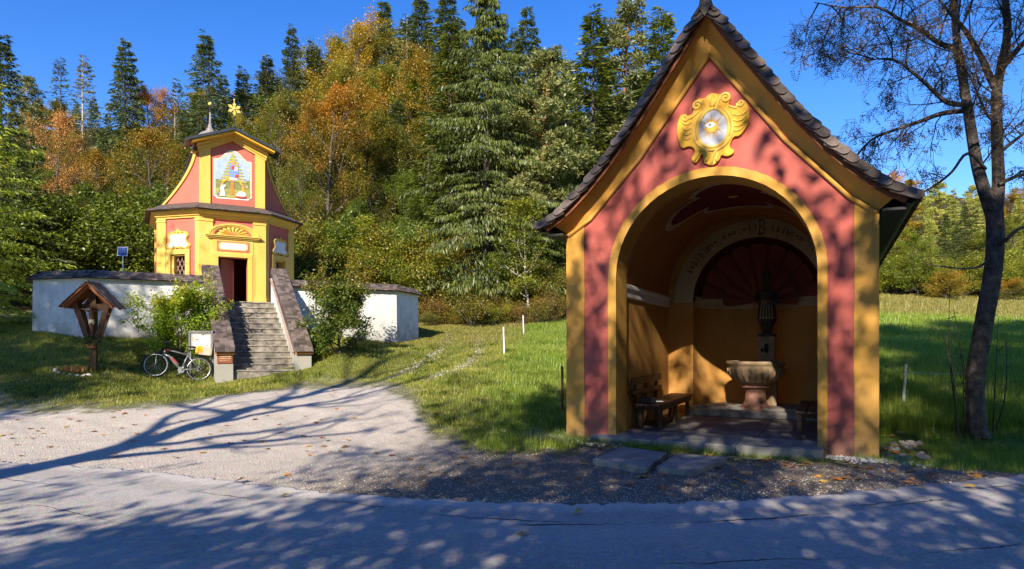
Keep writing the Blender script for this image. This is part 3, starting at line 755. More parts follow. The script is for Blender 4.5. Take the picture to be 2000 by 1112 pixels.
# ---- cove under the verge (gable and sides)
OH = 0.28
def cove_pts(xi, zi, xo, zo, k=8):
    def bl(t, c): return .6 * t + .4 * c
    return [(xi + (xo - xi) * bl(i / k, math.sin(PI / 2 * i / k)), -OH * bl(i / k, 1 - math.cos(PI / 2 * i / k)) - .002, zi + (zo - zi) * bl(i / k, math.sin(PI / 2 * i / k))) for i in range(k + 1)]
inn = [(0.0, 3.50), (.39, 3.75), (1.25, 4.69), (CXN, 6.15), (CXN + 1.11, 4.69), (CXN + 1.97, 3.75), (NW, 3.50)]
outp = [(-.19, 3.64), (CXN - 2.15, 3.93), (CXN - 1.32, 4.86), (CXN, 6.60), (CXN + 1.32, 4.86), (CXN + 2.15, 3.93), (NW + .21, 3.64)]
for a, b in ((0, 4), (3, 7)):
    mb = MB(); mb.loft([cove_pts(*inn[i], *outp[i]) for i in range(a, b)], closed=False)
    mb.build('gable_cove', M['yellow'], NI)
    mb = MB(); off = -.055
    # bead along the foot of the cove
    mb.tube([(inn[i][0] + (.0 if i == 3 else (.03 if i < 3 else -.03)), -.03, inn[i][1] - .035) for i in range(a, b)], .032, 8)
    mb.build('cove_bead', M['yellow'], NI)
for sx, x0 in ((-1, 0.0), (1, NW)):
    mb = MB()
    pr = [(x0 + sx * .40 * (1 - math.cos(PI / 2 * i / 6)), 3.46 + .14 * math.sin(PI / 2 * i / 6)) for i in range(7)]
    mb.loft([[(x, y, z) for x, z in pr] for y in (-.02, ND)], closed=False)
    mb.build('eave_cove', M['oldwood'], NI)
# ---- roof
RP = [(0, 6.77), (.33, 6.35), (.65, 5.90), (1.0, 5.39), (1.3, 4.98), (1.65, 4.55), (1.95, 4.23), (2.25, 3.95), (2.45, 3.80), (2.66, 3.68)]
RY0, RY1 = -.39, ND + .75
roof = thing('roof', None, None); roof.parent = NI
mb = MB()
for s_ in (-1, 1):
    top = [(CXN + s_ * o, z - .05) for o, z in RP]; bot = [(CXN + s_ * max(o - .04, 0), z - .115) for o, z in RP]
    pl = top + bot[::-1]
    mb.prism([(x, RY0 + .03, z) for x, z in pl], (0, RY1 - RY0 - .06, 0))
mb.build('roof_deck', M['oldwood'], roof)
for s_ in (-1, 1):   # brown verge board on the face, and dark eave board with gutter
    top = [(CXN + s_ * o, z - .10) for o, z in RP]; bot = [(CXN + s_ * max(o - .07, 0), z - .175 + .015 * (o / 2.8)) for o, z in RP]
    MB().prism([(x, RY0 + .05, z) for x, z in top + bot[::-1]], (0, .05, 0)).build('verge_board', M['board'], roof)
    ex, ez = CXN + s_ * 2.64, 3.60
    g = MB(); k = 8
    prof = [(ex + s_ * .02 + .075 * math.cos(PI + PI * i / k), ez - .02 + .075 * math.sin(PI + PI * i / k)) for i in range(k + 1)]
    prof2 = [(ex + s_ * .02 + .068 * math.cos(PI + PI * i / k), ez - .02 + .068 * math.sin(PI + PI * i / k)) for i in range(k + 1)]
    g.prism([(x, RY0 + .1, z) for x, z in prof + prof2[::-1]], (0, RY1 - RY0 - .2, 0))
    g.build('gutter', M['sheet'], roof)
    MB().bx(min(CXN + s_ * 2.34, CXN + s_ * 2.62), max(CXN + s_ * 2.34, CXN + s_ * 2.62), RY0 + .12, RY1 - .1, 3.44, 3.475).build('soffit_board', M['shingle_dark'], roof)
# arc-length walk down the slope
arc = [0.0]
for (a, b), (c_, d_) in zip(RP[:-1], RP[1:]): arc.append(arc[-1] + math.hypot(c_ - a, d_ - b))
def slope_at(s):
    o = float(np.interp(s, arc, [q[0] for q in RP])); z = float(np.interp(s, arc, [q[1] for q in RP]))
    o2 = float(np.interp(s + .05, arc, [q[0] for q in RP])); z2 = float(np.interp(s + .05, arc, [q[1] for q in RP]))
    o0 = float(np.interp(s - .05, arc, [q[0] for q in RP])); z0 = float(np.interp(s - .05, arc, [q[1] for q in RP]))
    return o, z, math.atan2(z2 - z0, o2 - o0)
def shingle_mesh(L, W, T, name, mat, round_=True):
    mb = MB(); k = 5
    pts = [(-W / 2, L * .5), (W / 2, L * .5), (W / 2, -L * .32)]
    pts += [(W / 2 * math.cos(PI * i / k), -L * .32 - L * .2 * math.sin(PI * i / k)) for i in range(1, k)]
    pts += [(-W / 2, -L * .32)]
    mb.prism([(x, y, 0) for x, y in pts], (0, 0, -T))
    return mb.mesh(name, mat)
vm = shingle_mesh(.34, .165, .018, 'verge_shingle', M['shingle'])
rg = random.Random(3)
step = .178; ns = int(arc[-1] / step)
for s_ in (-1, 1):
    for i in range(ns + 1):
        o, z, an = slope_at(min(i * step + .12, arc[-1] - .01))
        # shingle lies along the verge, tipped half towards the viewer
        T_ = Vector((s_ * math.cos(an), 0, math.sin(an)))              # down the slope
        Nn = Vector((s_ * -math.sin(an), 0, math.cos(an)))
        tip = R(58 + rg.uniform(-4, 4))
        nrm = (Nn * math.cos(tip) + Vector((0, -1, 0)) * math.sin(tip)).normalized()
        nrm = (nrm + T_ * rg.uniform(-.24, -.12)).normalized()
        yv = (-T_ + nrm * nrm.dot(T_)).normalized(); xv = yv.cross(nrm)
        mm = Matrix((xv, yv, nrm)).transposed().to_4x4()
        mm.translation = Vector((CXN + s_ * o, RY0 - .005 - rg.uniform(0, .012), z - .040 + rg.uniform(-.006, .006)))
        so_ = link('shingle', vm, roof); so_.matrix_basis = mm @ Matrix.Rotation(R(rg.uniform(-7, 7)), 4, 'Z')
mb = MB()
for s_ in (-1, 1):
    for i in range(ns + 2):
        o, z, an = slope_at(min(i * step, arc[-1] - .01))
        T_ = Vector((s_ * math.cos(an), 0, math.sin(an))); Nn = Vector((s_ * -math.sin(an), 0, math.cos(an)))
        for j in range(int((RY1 - RY0 - .1) / .21) + 1):
            cp = Vector((CXN + s_ * o, RY0 + .12 + j * .21 + (i % 2) * .1, z - .03)) + T_ * .03 + Nn * rg.uniform(0, .008)
            u = (-T_ + Nn * .10).normalized(); xx = u.cross(Nn).normalized(); n2 = xx.cross(u)
            mb.box(cp, (.2, .30, .016), 0, 0, Matrix((xx, u, n2)).transposed())
mb_o = mb.build('shingle_field', M['shingle'], roof); mb_o['kind'] = 'stuff'
# ridge cap
mb = MB(); mb.prism([(CXN - .17, RY0 - .05, 6.59), (CXN, RY0 - .05, 6.82), (CXN + .17, RY0 - .05, 6.59), (CXN + .13, RY0 - .05, 6.57), (CXN, RY0 - .05, 6.76), (CXN - .13, RY0 - .05, 6.57)], (0, RY1 - RY0 + .06, 0))
mb.build('ridge_cap', M['shingle'], roof)
mb = MB(); mb.prism([(CXN - .075, RY0 - .07, 6.77), (CXN - .085, RY0 - .07, 6.67), (CXN, RY0 - .07, 6.51), (CXN + .085, RY0 - .07, 6.67), (CXN + .075, RY0 - .07, 6.77), (CXN, RY0 - .07, 6.81)], (0, .03, 0))
mb.build('ridge_tile', M['shingle'], roof)

# ---- cartouche with the eye
def zc(zx, zy, y=0): return (CXN + .06 + (zx - 605) * .00124, y, 4.955 - (zy - 560) * .00128)
outl = [(600, 130), (680, 165), (755, 150), (805, 190), (812, 250), (785, 310), (870, 345), (890, 285), (935, 255), (1000, 300), (1040, 420), (1030, 540), (985, 620), (920, 695), (850, 690), (812, 760), (800, 820), (862, 855), (840, 900), (770, 922), (700, 892), (690, 940), (640, 990), (575, 1015), (540, 985), (490, 965), (490, 890), (470, 840), (430, 920), (385, 965), (330, 895), (385, 830), (370, 770), (310, 735), (220, 765), (175, 660), (155, 540), (165, 430), (200, 345), (255, 330), (300, 365), (365, 345), (355, 240), (400, 185), (450, 172), (500, 187), (540, 150)]
def chaikin(P):
    out_ = []
    for a, b in zip(P, P[1:] + P[:1]):
        out_ += [(a[0] * .75 + b[0] * .25, a[1] * .75 + b[1] * .25), (a[0] * .25 + b[0] * .75, a[1] * .25 + b[1] * .75)]
    return out_
cart = MB().prism([zc(x, y, -.055) for x, y in chaikin(outl)[::-1]], (0, .056, 0)).build('cartouche', M['goldplaster'] if 'goldplaster' in M else M['yellow_c'], NI, bevel=.012)
oval = [(605 + 190 * math.sin(2 * PI * i / 40) * (1 - .10 * math.cos(2 * PI * i / 40)), 560 - 230 * math.cos(2 * PI * i / 40)) for i in range(40)]
def crv(pts, r, name='scroll', mat=None, n=8):
    mb = MB(); mb.tube([zc(x, y, -.058) for x, y in pts], r, n); return mb.build(name, mat or M['yellow_c'], cart, smooth=True)
crv(oval + oval[:1], .028, 'oval_frame')
crv([(x * 1.0 + (x - 605) * .22, y + (y - 560) * .15) for x, y in oval[4:37]], .022, 'oval_frame')
def spiral(cx, cy, r0, turns, a0, sg=1):
    return [(cx + r0 * (1 - .8 * k / 24) * math.cos(a0 + sg * turns * 2 * PI * k / 24), cy + r0 * (1 - .8 * k / 24) * math.sin(a0 + sg * turns * 2 * PI * k / 24)) for k in range(25)]
crv([(480, 420), (500, 330), (480, 230)] + spiral(410, 262, 62, 1.4, 0, -1), .020)
crv([(720, 420), (650, 330), (670, 240)] + spiral(755, 222, 66, 1.4, PI, 1), .020)
crv([(430, 330), (340, 400)] + spiral(262, 388, 40, 1.2, 0.3, 1), .018)
crv([(790, 320), (880, 360)] + spiral(932, 305, 42, 1.2, PI, -1), .018)
for i, y in enumerate((465, 530, 590, 645)):
    crv([(225 + 5 * i, y - 40), (250, y), (290, y + 12), (340, y - 12)], .013, 'flute')
    crv([(1000 - 12 * i, y - 60), (960 - 10 * i, y - 22), (900 - 8 * i, y - 14), (840, y - 40)], .013, 'flute')
crv([(420, 690), (470, 780), (530, 830), (545, 900), (520, 950)], .024)
crv([(790, 690), (730, 790), (650, 830), (600, 900), (580, 1000)], .022)
crv([(660, 860), (640, 930), (655, 970)], .018); crv([(380, 930), (420, 860), (440, 800)], .016)
crv([(600, 150), (560, 210), (580, 300)], .016); crv([(620, 150), (650, 210), (610, 300)], .016)
plq = MB().prism([zc(605 + (x - 605) * .96, 560 + (y - 560) * .97, -.068) for x, y in oval[::-1]], (0, .012, 0)).build('plaque', M['silver'], cart)
mb = MB(); rg = random.Random(8)
for i in range(64):
    th = 2 * PI * i / 64 + rg.uniform(-.04, .04); ln = rg.uniform(.45, .95) * (1.0 if abs(math.sin(th)) > .3 else .8)
    ex, ey = 592 + 178 * ln * math.cos(th), 540 + 205 * ln * math.sin(th)
    wv = 7
    mb.add([zc(592 + 40 * math.cos(th) - wv * math.sin(th), 540 + 26 * math.sin(th) + wv * math.cos(th), -.0695), zc(592 + 40 * math.cos(th) + wv * math.sin(th), 540 + 26 * math.sin(th) - wv * math.cos(th), -.0695), zc(ex, ey, -.0695)], [(0, 1, 2), (2, 1, 0)])
mb.build('ray', M['goldpaint'], cart)
tri = [(585, 420), (705, 600), (480, 600)]
MB().prism([zc(592 + (95 if k % 2 == 0 else 62) * math.cos(2 * PI * k / 26), 545 + (80 if k % 2 == 0 else 52) * math.sin(2 * PI * k / 26), -.0715) for k in range(26)][::-1], (0, .0015, 0)).build('glory', M['goldpaint'], cart)
MB().prism([zc(572 + 62 * math.cos(2 * PI * k / 20), 522 + 33 * math.sin(2 * PI * k / 20) * abs(math.sin(2 * PI * k / 20)) ** .5, -.0755) for k in range(20)][::-1], (0, .003, 0)).build('eye', M['mwhite'], cart)
MB().prism([zc(572 + 18 * math.cos(2 * PI * k / 12), 521 + 18 * math.sin(2 * PI * k / 12), -.0785) for k in range(12)][::-1], (0, .0025, 0)).build('pupil', M['greypost'], cart)

# ---- loose furniture inside (own things, placed in world space)
def nloc(x, y, z=0.0):
    c_, s_ = math.cos(NI_A), math.sin(NI_A)
    return Vector((NI_O.x + x * c_ - y * s_, NI_O.y + x * s_ + y * c_, z))
b = thing('bench', 'long dark wooden bench with slatted back along the sunlit left inner wall', 'bench', nloc(.86, .78, .119), NI_A)
for i in range(3): MB().bx(.10 + i * .155, .245 + i * .155, 0, 2.95, .42, .46).build('seat_slat', M['benchwood'], b, bevel=.006)
MB().bx(.03, .065, 0.0, 2.2, .78, .91).build('back_slat', M['benchwood'], b, bevel=.005)
MB().bx(.03, .065, 0.0, 2.25, .60, .68).build('back_slat', M['benchwood'], b, bevel=.005)
for y in (.35, 1.15, 1.95): MB().bx(-.02, .028, y, y + .09, 0, .90).build('back_post', M['benchwood'], b)
for y in (.30, 1.5, 2.75):
    MB().bx(.44, .51, y, y + .075, 0, .418).build('leg', M['benchwood'], b); MB().bx(.08, .15, y, y + .075, 0, .418).build('leg', M['benchwood'], b)
    MB().bx(.06, .53, y + .08, y + .115, .33, .417).build('bearer', M['benchwood'], b)
MB().bx(.50, .535, .05, 2.9, .33, .415).build('apron', M['benchwood'], b)
b = thing('bench', 'short dark slatted bench half hidden behind the right arch pier', 'bench', nloc(3.56, .60, .119), NI_A)
for i in range(3): MB().bx(.0 + i * .165, .145 + i * .165, 0, 2.3, .42, .455).build('seat_slat', M['benchwood'], b, bevel=.006)
for y in (.04, 1.1, 2.15):
    for x in (.02, .40): MB().bx(x, x + .07, y, y + .075, 0, .418).build('leg', M['benchwood'], b)
    MB().bx(.02, .47, y + .08, y + .115, .34, .417).build('bearer', M['benchwood'], b)
o = MB().bx(-.14, .14, -.11, .11, 0, .10).build('dark_box', M['black'], None, bevel=.01, loc=nloc(1.12, 1.05, .58), rot=(0, 0, NI_A + .1)); tag(o, 'small black box lying on the left bench', 'box')
mb = MB(); mb.bx(-.11, .11, -.075, .075, 0, .006); mb.bx(-.112, .0, -.076, .076, .006, .012); o = mb.build('booklet', M['paper'], None, loc=nloc(1.2, 1.42, .58), rot=(0, 0, NI_A + .3)); tag(o, 'pale booklet lying open on the left bench', 'booklet')

# fountain
ft = thing('stone_fountain', 'round carved stone basin on a red marble foot inside the niche', 'fountain', nloc(2.62, 4.28, .25), NI_A)
MB().lathe([(.34, 0), (.34, .06), (.27, .09), (.22, .16), (.20, .36), (.24, .44), (.30, .47), (.30, .50), (.26, .52)], n=20).build('pedestal', M['redmarble'], ft, smooth=False)
mb = MB(); mb.lathe([(.22, .50), (.30, .53), (.44, .62), (.53, .76), (.56, .88), (.55, .92), (.58, .94), (.60, 1.0), (.58, 1.02), (.50, 1.02), (.48, .90), (.3, .80), (0.02, .78)], n=32)
bs = mb.build('basin', M['sandstone'], ft, smooth=True)
for i in range(26):
    a = 2 * PI * i / 26
    mb = MB(); mb.tube([(math.cos(a) * (r + .012), math.sin(a) * (r + .012), z) for r, z in ((.45, .63), (.53, .76), (.556, .87))], [.012, .024, .02], 5); mb.build('gadroon', M['sandstone'], bs, smooth=True)
MB().lathe([(.02, .90), (.485, .90)], n=28).build('water', M['solar'], ft)
# column and saint
cl = thing('stone_column', 'square stone fountain column with bronze spout carrying the dark saint', 'column', nloc(2.80, 4.86, .30), NI_A)
MB().bx(-.21, .21, -.19, .19, 0, .92).build('plinth', M['sandstone'], cl, bevel=.015)
MB().bx(-.17, .17, -.15, .15, .92, 1.50).build('shaft', M['sandstone'], cl, bevel=.02)
mb = MB(); mb.tube([(0, -.15, 1.22), (0, -.22, 1.26), (0, -.32, 1.24), (0, -.36, 1.16)], .022, 8); mb.ball((0, -.16, 1.24), (.05, .03, .11), 10); mb.ball((-.09, -.155, 1.2), (.035, .02, .04), 8); mb.build('spout', M['dark'], cl, smooth=True)
st = thing('saint_statue', 'dark carved saint in white and black vestment holding a thin staff', 'statue', nloc(2.80, 4.86, 1.80), NI_A)
def ell(z, rx, ry, ox=0, oy=0, n=20, fold=0.0):
    return [(ox + rx * math.cos(2 * PI * j / n) * (1 + fold * math.cos(10 * PI * j / n * 2)), oy + ry * math.sin(2 * PI * j / n) * (1 + fold * math.cos(10 * PI * j / n * 2)), z) for j in range(n)]
mb = MB()
mb.loft([ell(0, .19, .17), ell(.05, .19, .17), ell(.07, .10, .10), ell(.20, .12, .11, fold=.05), ell(.33, .17, .14, fold=.06), ell(.36, .19, .15, fold=.06), ell(.60, .17, .14, fold=.05), ell(.78, .16, .125, fold=.03), ell(.93, .19, .13), ell(1.0, .13, .10), ell(1.04, .06, .06), ell(1.08, .055, .06), ell(1.12, .075, .085, oy=-.01), ell(1.20, .085, .10, oy=-.015), ell(1.28, .075, .09, oy=-.01), ell(1.30, .10, .10), ell(1.38, .085, .07), ell(1.47, .03, .03)])
mb.tube([(-.16, -.02, .93), (-.25, -.10, .80), (-.22, -.24, .78)], [.06, .055, .04], 8); mb.tube([(.16, -.02, .93), (.24, -.08, .74), (.10, -.19, .70)], [.06, .055, .04], 8)
mb.ball((-.22, -.26, .79), .045, 8); mb.ball((.08, -.2, .70), .045, 8)
mb.build('figure', M['bark_dark'], st, smooth=True)
for i in range(5):
    x = -.11 + i * .055
    mb = MB(); mb.tube([(x * .7, -.135 - .01 * math.cos(i), .78), (x, -.155, .60), (x * 1.15, -.165, .37)], [.008, .011, .011], 5); mb.build('vestment_stripe', M['cream'], st)
mb = MB(); mb.tube([(math.cos(2 * PI * k / 16) * .182, math.sin(2 * PI * k / 16) * .148, .40) for k in range(17)], .010, 5); mb.build('hem_trim', M['cream'], st)
mb = MB(); mb.tube([(-.22, -.27, .55), (-.24, -.27, .8), (-.27, -.27, 1.25)], .010, 6); mb.tube([(-.31, -.27, 1.18), (-.22, -.27, 1.185)], .008, 5); mb.build('staff', M['redwood'], st)
# front flagstones
for pts, lab, z in (([(1158, 896), (1215, 872), (1302, 884), (1262, 914)], 'broad grey flagstone left of the pair before the niche threshold', .075), ([(1282, 911), (1322, 886), (1418, 893), (1352, 921)], 'broad grey flagstone right of the pair before the niche threshold', .07)):
    P3 = []
    for px, py in pts:
        Y = (EYE - z) * F / (py - 675); P3.append(((px - 1000) / F * Y, Y, z))
    P4 = []
    for a, b in zip(P3, P3[1:] + P3[:1]):
        for k in range(5):
            q = k / 5; P4.append((a[0] + (b[0] - a[0]) * q + rg.uniform(-.012, .012), a[1] + (b[1] - a[1]) * q + rg.uniform(-.012, .012), z))
    o = MB().prism(P4, (0, 0, -.12)).build('flagstone', M['slab'], None, bevel=.012); tag(o, lab, 'flagstone')
# ------------------------------------------------------------------ hill chapel with stairs and enclosure
def cl(u, v, z=0.0):
    c_, s_ = math.cos(CH_A), math.sin(CH_A)
    return Vector((CH_O.x + u * c_ - v * s_, CH_O.y + u * s_ + v * c_, z))
FZ = 3.08                    # chapel floor / terrace level
CH = thing('pilgrimage_chapel', 'small octagonal red and yellow baroque chapel with gabled upper storey', 'chapel', cl(-.06, 0), CH_A)
UA, VF, FL = 1.12, 6.2, 1.27
CO = [(-UA, VF), (UA, VF), (UA + FL, VF + FL), (UA + FL, VF + FL + 2.6), (UA, VF + 2 * FL + 2.6), (-UA, VF + 2 * FL + 2.6), (-UA - FL, VF + FL + 2.6), (-UA - FL, VF + FL)]
CC = (0.0, VF + FL + 1.3)
WT = 6.30
def facet(i):
    a = Vector((*CO[i], 0)); b = Vector((*CO[(i + 1) % 8], 0)); d = (b - a); L = d.length; d.normalize()
    nrm = Vector((d.y, -d.x, 0))     # outward (polygon runs counter-clockwise seen from above: front left -> front right)
    return a, b, d, L, nrm
class FP:
    """drawing plane of a facet: s from its middle along d, z up, o outwards"""
    def __init__(s, i, shift=0.0):
        s.a, s.b, s.d, s.L, s.n = facet(i); s.m = (s.a + s.b) / 2 + s.n * shift
    def p(s, q, z, o=0.0): v = s.m + s.d * q + s.n * o; return (v.x, v.y, z)
    def rect(s, mb, q0, q1, z0, z1, o0, o1, mi=0):
        mb.prism([s.p(q0, z0, o1), s.p(q1, z0, o1), s.p(q1, z1, o1), s.p(q0, z1, o1)], s.n * (o0 - o1), mi)
    def poly(s, mb, pts, o0, o1, mi=0):
        mb.prism([s.p(q, z, o1) for q, z in pts], s.n * (o0 - o1), mi)
OPEN = {0: (-.50, .50, FZ - .1, 4.83), 1: (-.32, .32, 3.85, 4.92), 7: (-.32, .32, 3.85, 4.92)}
for i in range(8):
    fp = FP(i); h = fp.L / 2; mb = MB()
    if i in OPEN:
        q0, q1, z0, z1 = OPEN[i]
        fp.rect(mb, -h, q0, FZ - .3, WT, -.28, 0); fp.rect(mb, q1, h, FZ - .3, WT, -.28, 0)
        fp.rect(mb, q0, q1, z1, WT, -.28, 0)
        if z0 > FZ: fp.rect(mb, q0, q1, FZ - .3, z0, -.28, 0)
    else: fp.rect(mb, -h, h, FZ - .3, WT, -.28, 0)
    mb.build('wall', M['red_c'], CH)
    wl, wr = {0: (.43, .43), 1: (.16, .36), 7: (.36, .16)}.get(i, (.3, .3))
    for q0, q1 in ((-h - .02, -h + wl), (h - wr, h + .02)):
        mb = MB(); fp.rect(mb, q0, q1, FZ - .25, WT - .002, 0.001, .055); mb.build('pilaster', M['yellow_c'], CH)
        mb = MB(); fp.rect(mb, q0 - .01, q1 + .01, FZ - .25, FZ + .28, 0.001, .085); mb.build('pilaster_base', M['yellow_c'], CH)
        mb = MB(); fp.rect(mb, q0 - .012, q1 + .012, WT - .19, WT - .12, 0.001, .08); mb.build('pilaster_capital', M['yellow_c'], CH)
def offset_ring(o, z, base=CO):
    pts = []
    for i in range(8):
        p0 = Vector(base[i - 1]); p1 = Vector(base[i]); p2 = Vector(base[(i + 1) % 8])
        d1 = (p1 - p0).normalized(); d2 = (p2 - p1).normalized(); n1 = Vector((d1.y, -d1.x)); n2 = Vector((d2.y, -d2.x))
        bs = (n1 + n2); bs /= (1 + n1.dot(n2))
        q = p1 + bs * o; pts.append((q.x, q.y, z))
    return pts
# main cornice
mb = MB(); mb.loft([offset_ring(o, z) for o, z in [(0.002, 6.22), (.065, 6.23), (.065, 6.28), (.12, 6.30), (.13, 6.35), (.20, 6.40), (.24, 6.46), (.24, 6.50), (.0, 6.52)]], caps=False)
mb.build('cornice', M['yellow_c'], CH)
# shingled skirt roof
UPs = -.12      # upper storey stands slightly back
mb = MB(); mb.loft([offset_ring(o, z) for o, z in [(.24, 6.505), (.38, 6.48), (.39, 6.53), (.2, 6.62), (.0, 6.74), (-.2, 6.86)]], caps=False)
skirt = mb.build('skirt_roof', M['shingle'], CH)
mb = MB()
for i in range(8):
    a, b, d, L, nrm = facet(i)
    for r_ in range(4):
        oo = .41 - r_ * .13; z = 6.515 + r_ * .058; Lr = L + oo * .82
        k = max(1, int(Lr / .13))
        for j in range(k):
            q = (a + b) / 2 + d * ((j + .5) / k - .5) * Lr + nrm * (oo - .09)
            uu = (-nrm + Vector((0, 0, .42))).normalized(); nn = d.cross(uu)
            mb.box((q.x, q.y, z + .03 + random.Random(i * 99 + r_ * 17 + j).uniform(0, .012)), (Lr / k * .93, .21, .018), 0, 0, Matrix((d, uu, nn)).transposed())
o = mb.build('skirt_shingles', M['shingle'], skirt); o['kind'] = 'stuff'

# ---- portal
fp = FP(0); mb = MB()
fp.poly(mb, [(-.74, FZ - .1), (-.74, 4.95), (-.69, 4.95), (-.69, 5.50), (.69, 5.50), (.69, 4.95), (.74, 4.95), (.74, FZ - .1), (.50, FZ - .1), (.50, 4.83), (-.50, 4.83), (-.50, FZ - .1)], 0.001, .075)
mb.build('portal_surround', M['yellow_c'], CH)
mb = MB(); fp.poly(mb, [(-.66, FZ - .1), (-.66, 4.98), (.66, 4.98), (.66, FZ - .1), (.52, FZ - .1), (.52, 4.85), (-.52, 4.85), (-.52, FZ - .1)], .076, .105); mb.build('architrave', M['yellow_c'], CH)
mb = MB(); fp.rect(mb, -.56, .56, 5.04, 5.42, .076, .084); mb.build('frieze_panel', M['red_c'], CH)
def oct_(hw, z0, z1, c_=.07): return [(-hw + c_, z0), (hw - c_, z0), (hw, z0 + c_), (hw, z1 - c_), (hw - c_, z1), (-hw + c_, z1), (-hw, z1 - c_), (-hw, z0 + c_)]
mb = MB(); fp.poly(mb, oct_(.50, 5.09, 5.38), .0845, .10); mb.build('plaque_frame', M['yellow_c'], CH)
mb = MB(); fp.poly(mb, oct_(.45, 5.13, 5.345), .1005, .107); mb.build('plaque', M['mwhite'], CH)
for z0, z1, hw, o in ((5.50, 5.55, .86, .12), (5.551, 5.60, .91, .17), (5.601, 5.635, .95, .21)):
    mb = MB(); fp.rect(mb, -hw, hw, z0, z1, .001, o); mb.build('portal_cornice', M['yellow_c'], CH)
def lun(r, k, n=24): return [(r * math.cos(PI * i / n), 5.637 + r * k * math.sin(PI * i / n)) for i in range(n + 1)]
for r0, r1, o in ((.80, .90, .10), (.72, .80, .075), (.66, .72, .05)):
    mb = MB(); fp.poly(mb, lun(r1, .50) + lun(r0 + .0005, .48)[::-1], .001, o); mb.build('lunette_arch', M['yellow_c'], CH)
for i in range(9):   # fan shell
    a0 = PI * (i + .04) / 9; a1 = PI * (i + .96) / 9; am = (a0 + a1) / 2
    mb = MB(); pts = [(.08 * math.cos(am), 5.642 + .05 * math.sin(am)), (.44 * math.cos(a0), 5.642 + .28 * math.sin(a0)), (.52 * math.cos(a0 * .7 + am * .3), 5.642 + .33 * math.sin(a0 * .7 + am * .3)), (.55 * math.cos(am), 5.642 + .35 * math.sin(am)), (.52 * math.cos(a1 * .7 + am * .3), 5.642 + .33 * math.sin(a1 * .7 + am * .3)), (.44 * math.cos(a1), 5.642 + .28 * math.sin(a1))]
    base = [fp.p(q, z, .02) for q, z in pts]; ctr = fp.p(.38 * math.cos(am), 5.642 + .25 * math.sin(am), .09)
    mb.add(base + [ctr], [(k, (k + 1) % 6, 6) for k in range(6)]); mb.build('shell_lobe', M['yellow_c'], CH, smooth=False)
# door: dark inside, one leaf standing open
mb = MB(); dr = mb
c0 = fp.p(-.44, 0, -.14)
leafdir = (fp.d * .80 - fp.n * .60).normalized()
pts = [Vector((c0[0], c0[1], z)) + leafdir * q for q, z in ((0, FZ + .02), (.62, FZ + .02), (.62, 4.80), (0, 4.80))]
door = mb.prism(pts, leafdir.cross(Vector((0, 0, 1))) * .05).build('door', M['doorwood'] if 'doorwood' in M else M['redwood'], CH)
for k in range(9):
    z = FZ + .15 + k * .18
    mb = MB(); side = leafdir.cross(Vector((0, 0, 1))) * -.012
    for sg in (-1, 1):
        a = Vector((c0[0], c0[1], z)) + leafdir * .31 + side; b2 = Vector((c0[0], c0[1], z + .16)) + leafdir * (.31 + sg * .29) + side
        mb.beam(a, b2, .018, .02)
    mb.build('door_batten', M['redwood'], door)
mb = MB(); fp.rect(mb, -.62, -.505, FZ, 4.83, -.27, -.10); mb.build('door_jamb', M['oldwood'], CH)
# dark interior shell
mb = MB(); ir = offset_ring(-.285, FZ + .0); mb.prism([(x, y, FZ + .003) for x, y, z in ir], (0, 0, .01)); mb.build('interior_floor', M['slab'], CH)
mb = MB(); mb.prism([(x, y, 6.2) for x, y, z in ir], (0, 0, .02)); mb.build('interior_ceiling', M['oldwood'], CH)
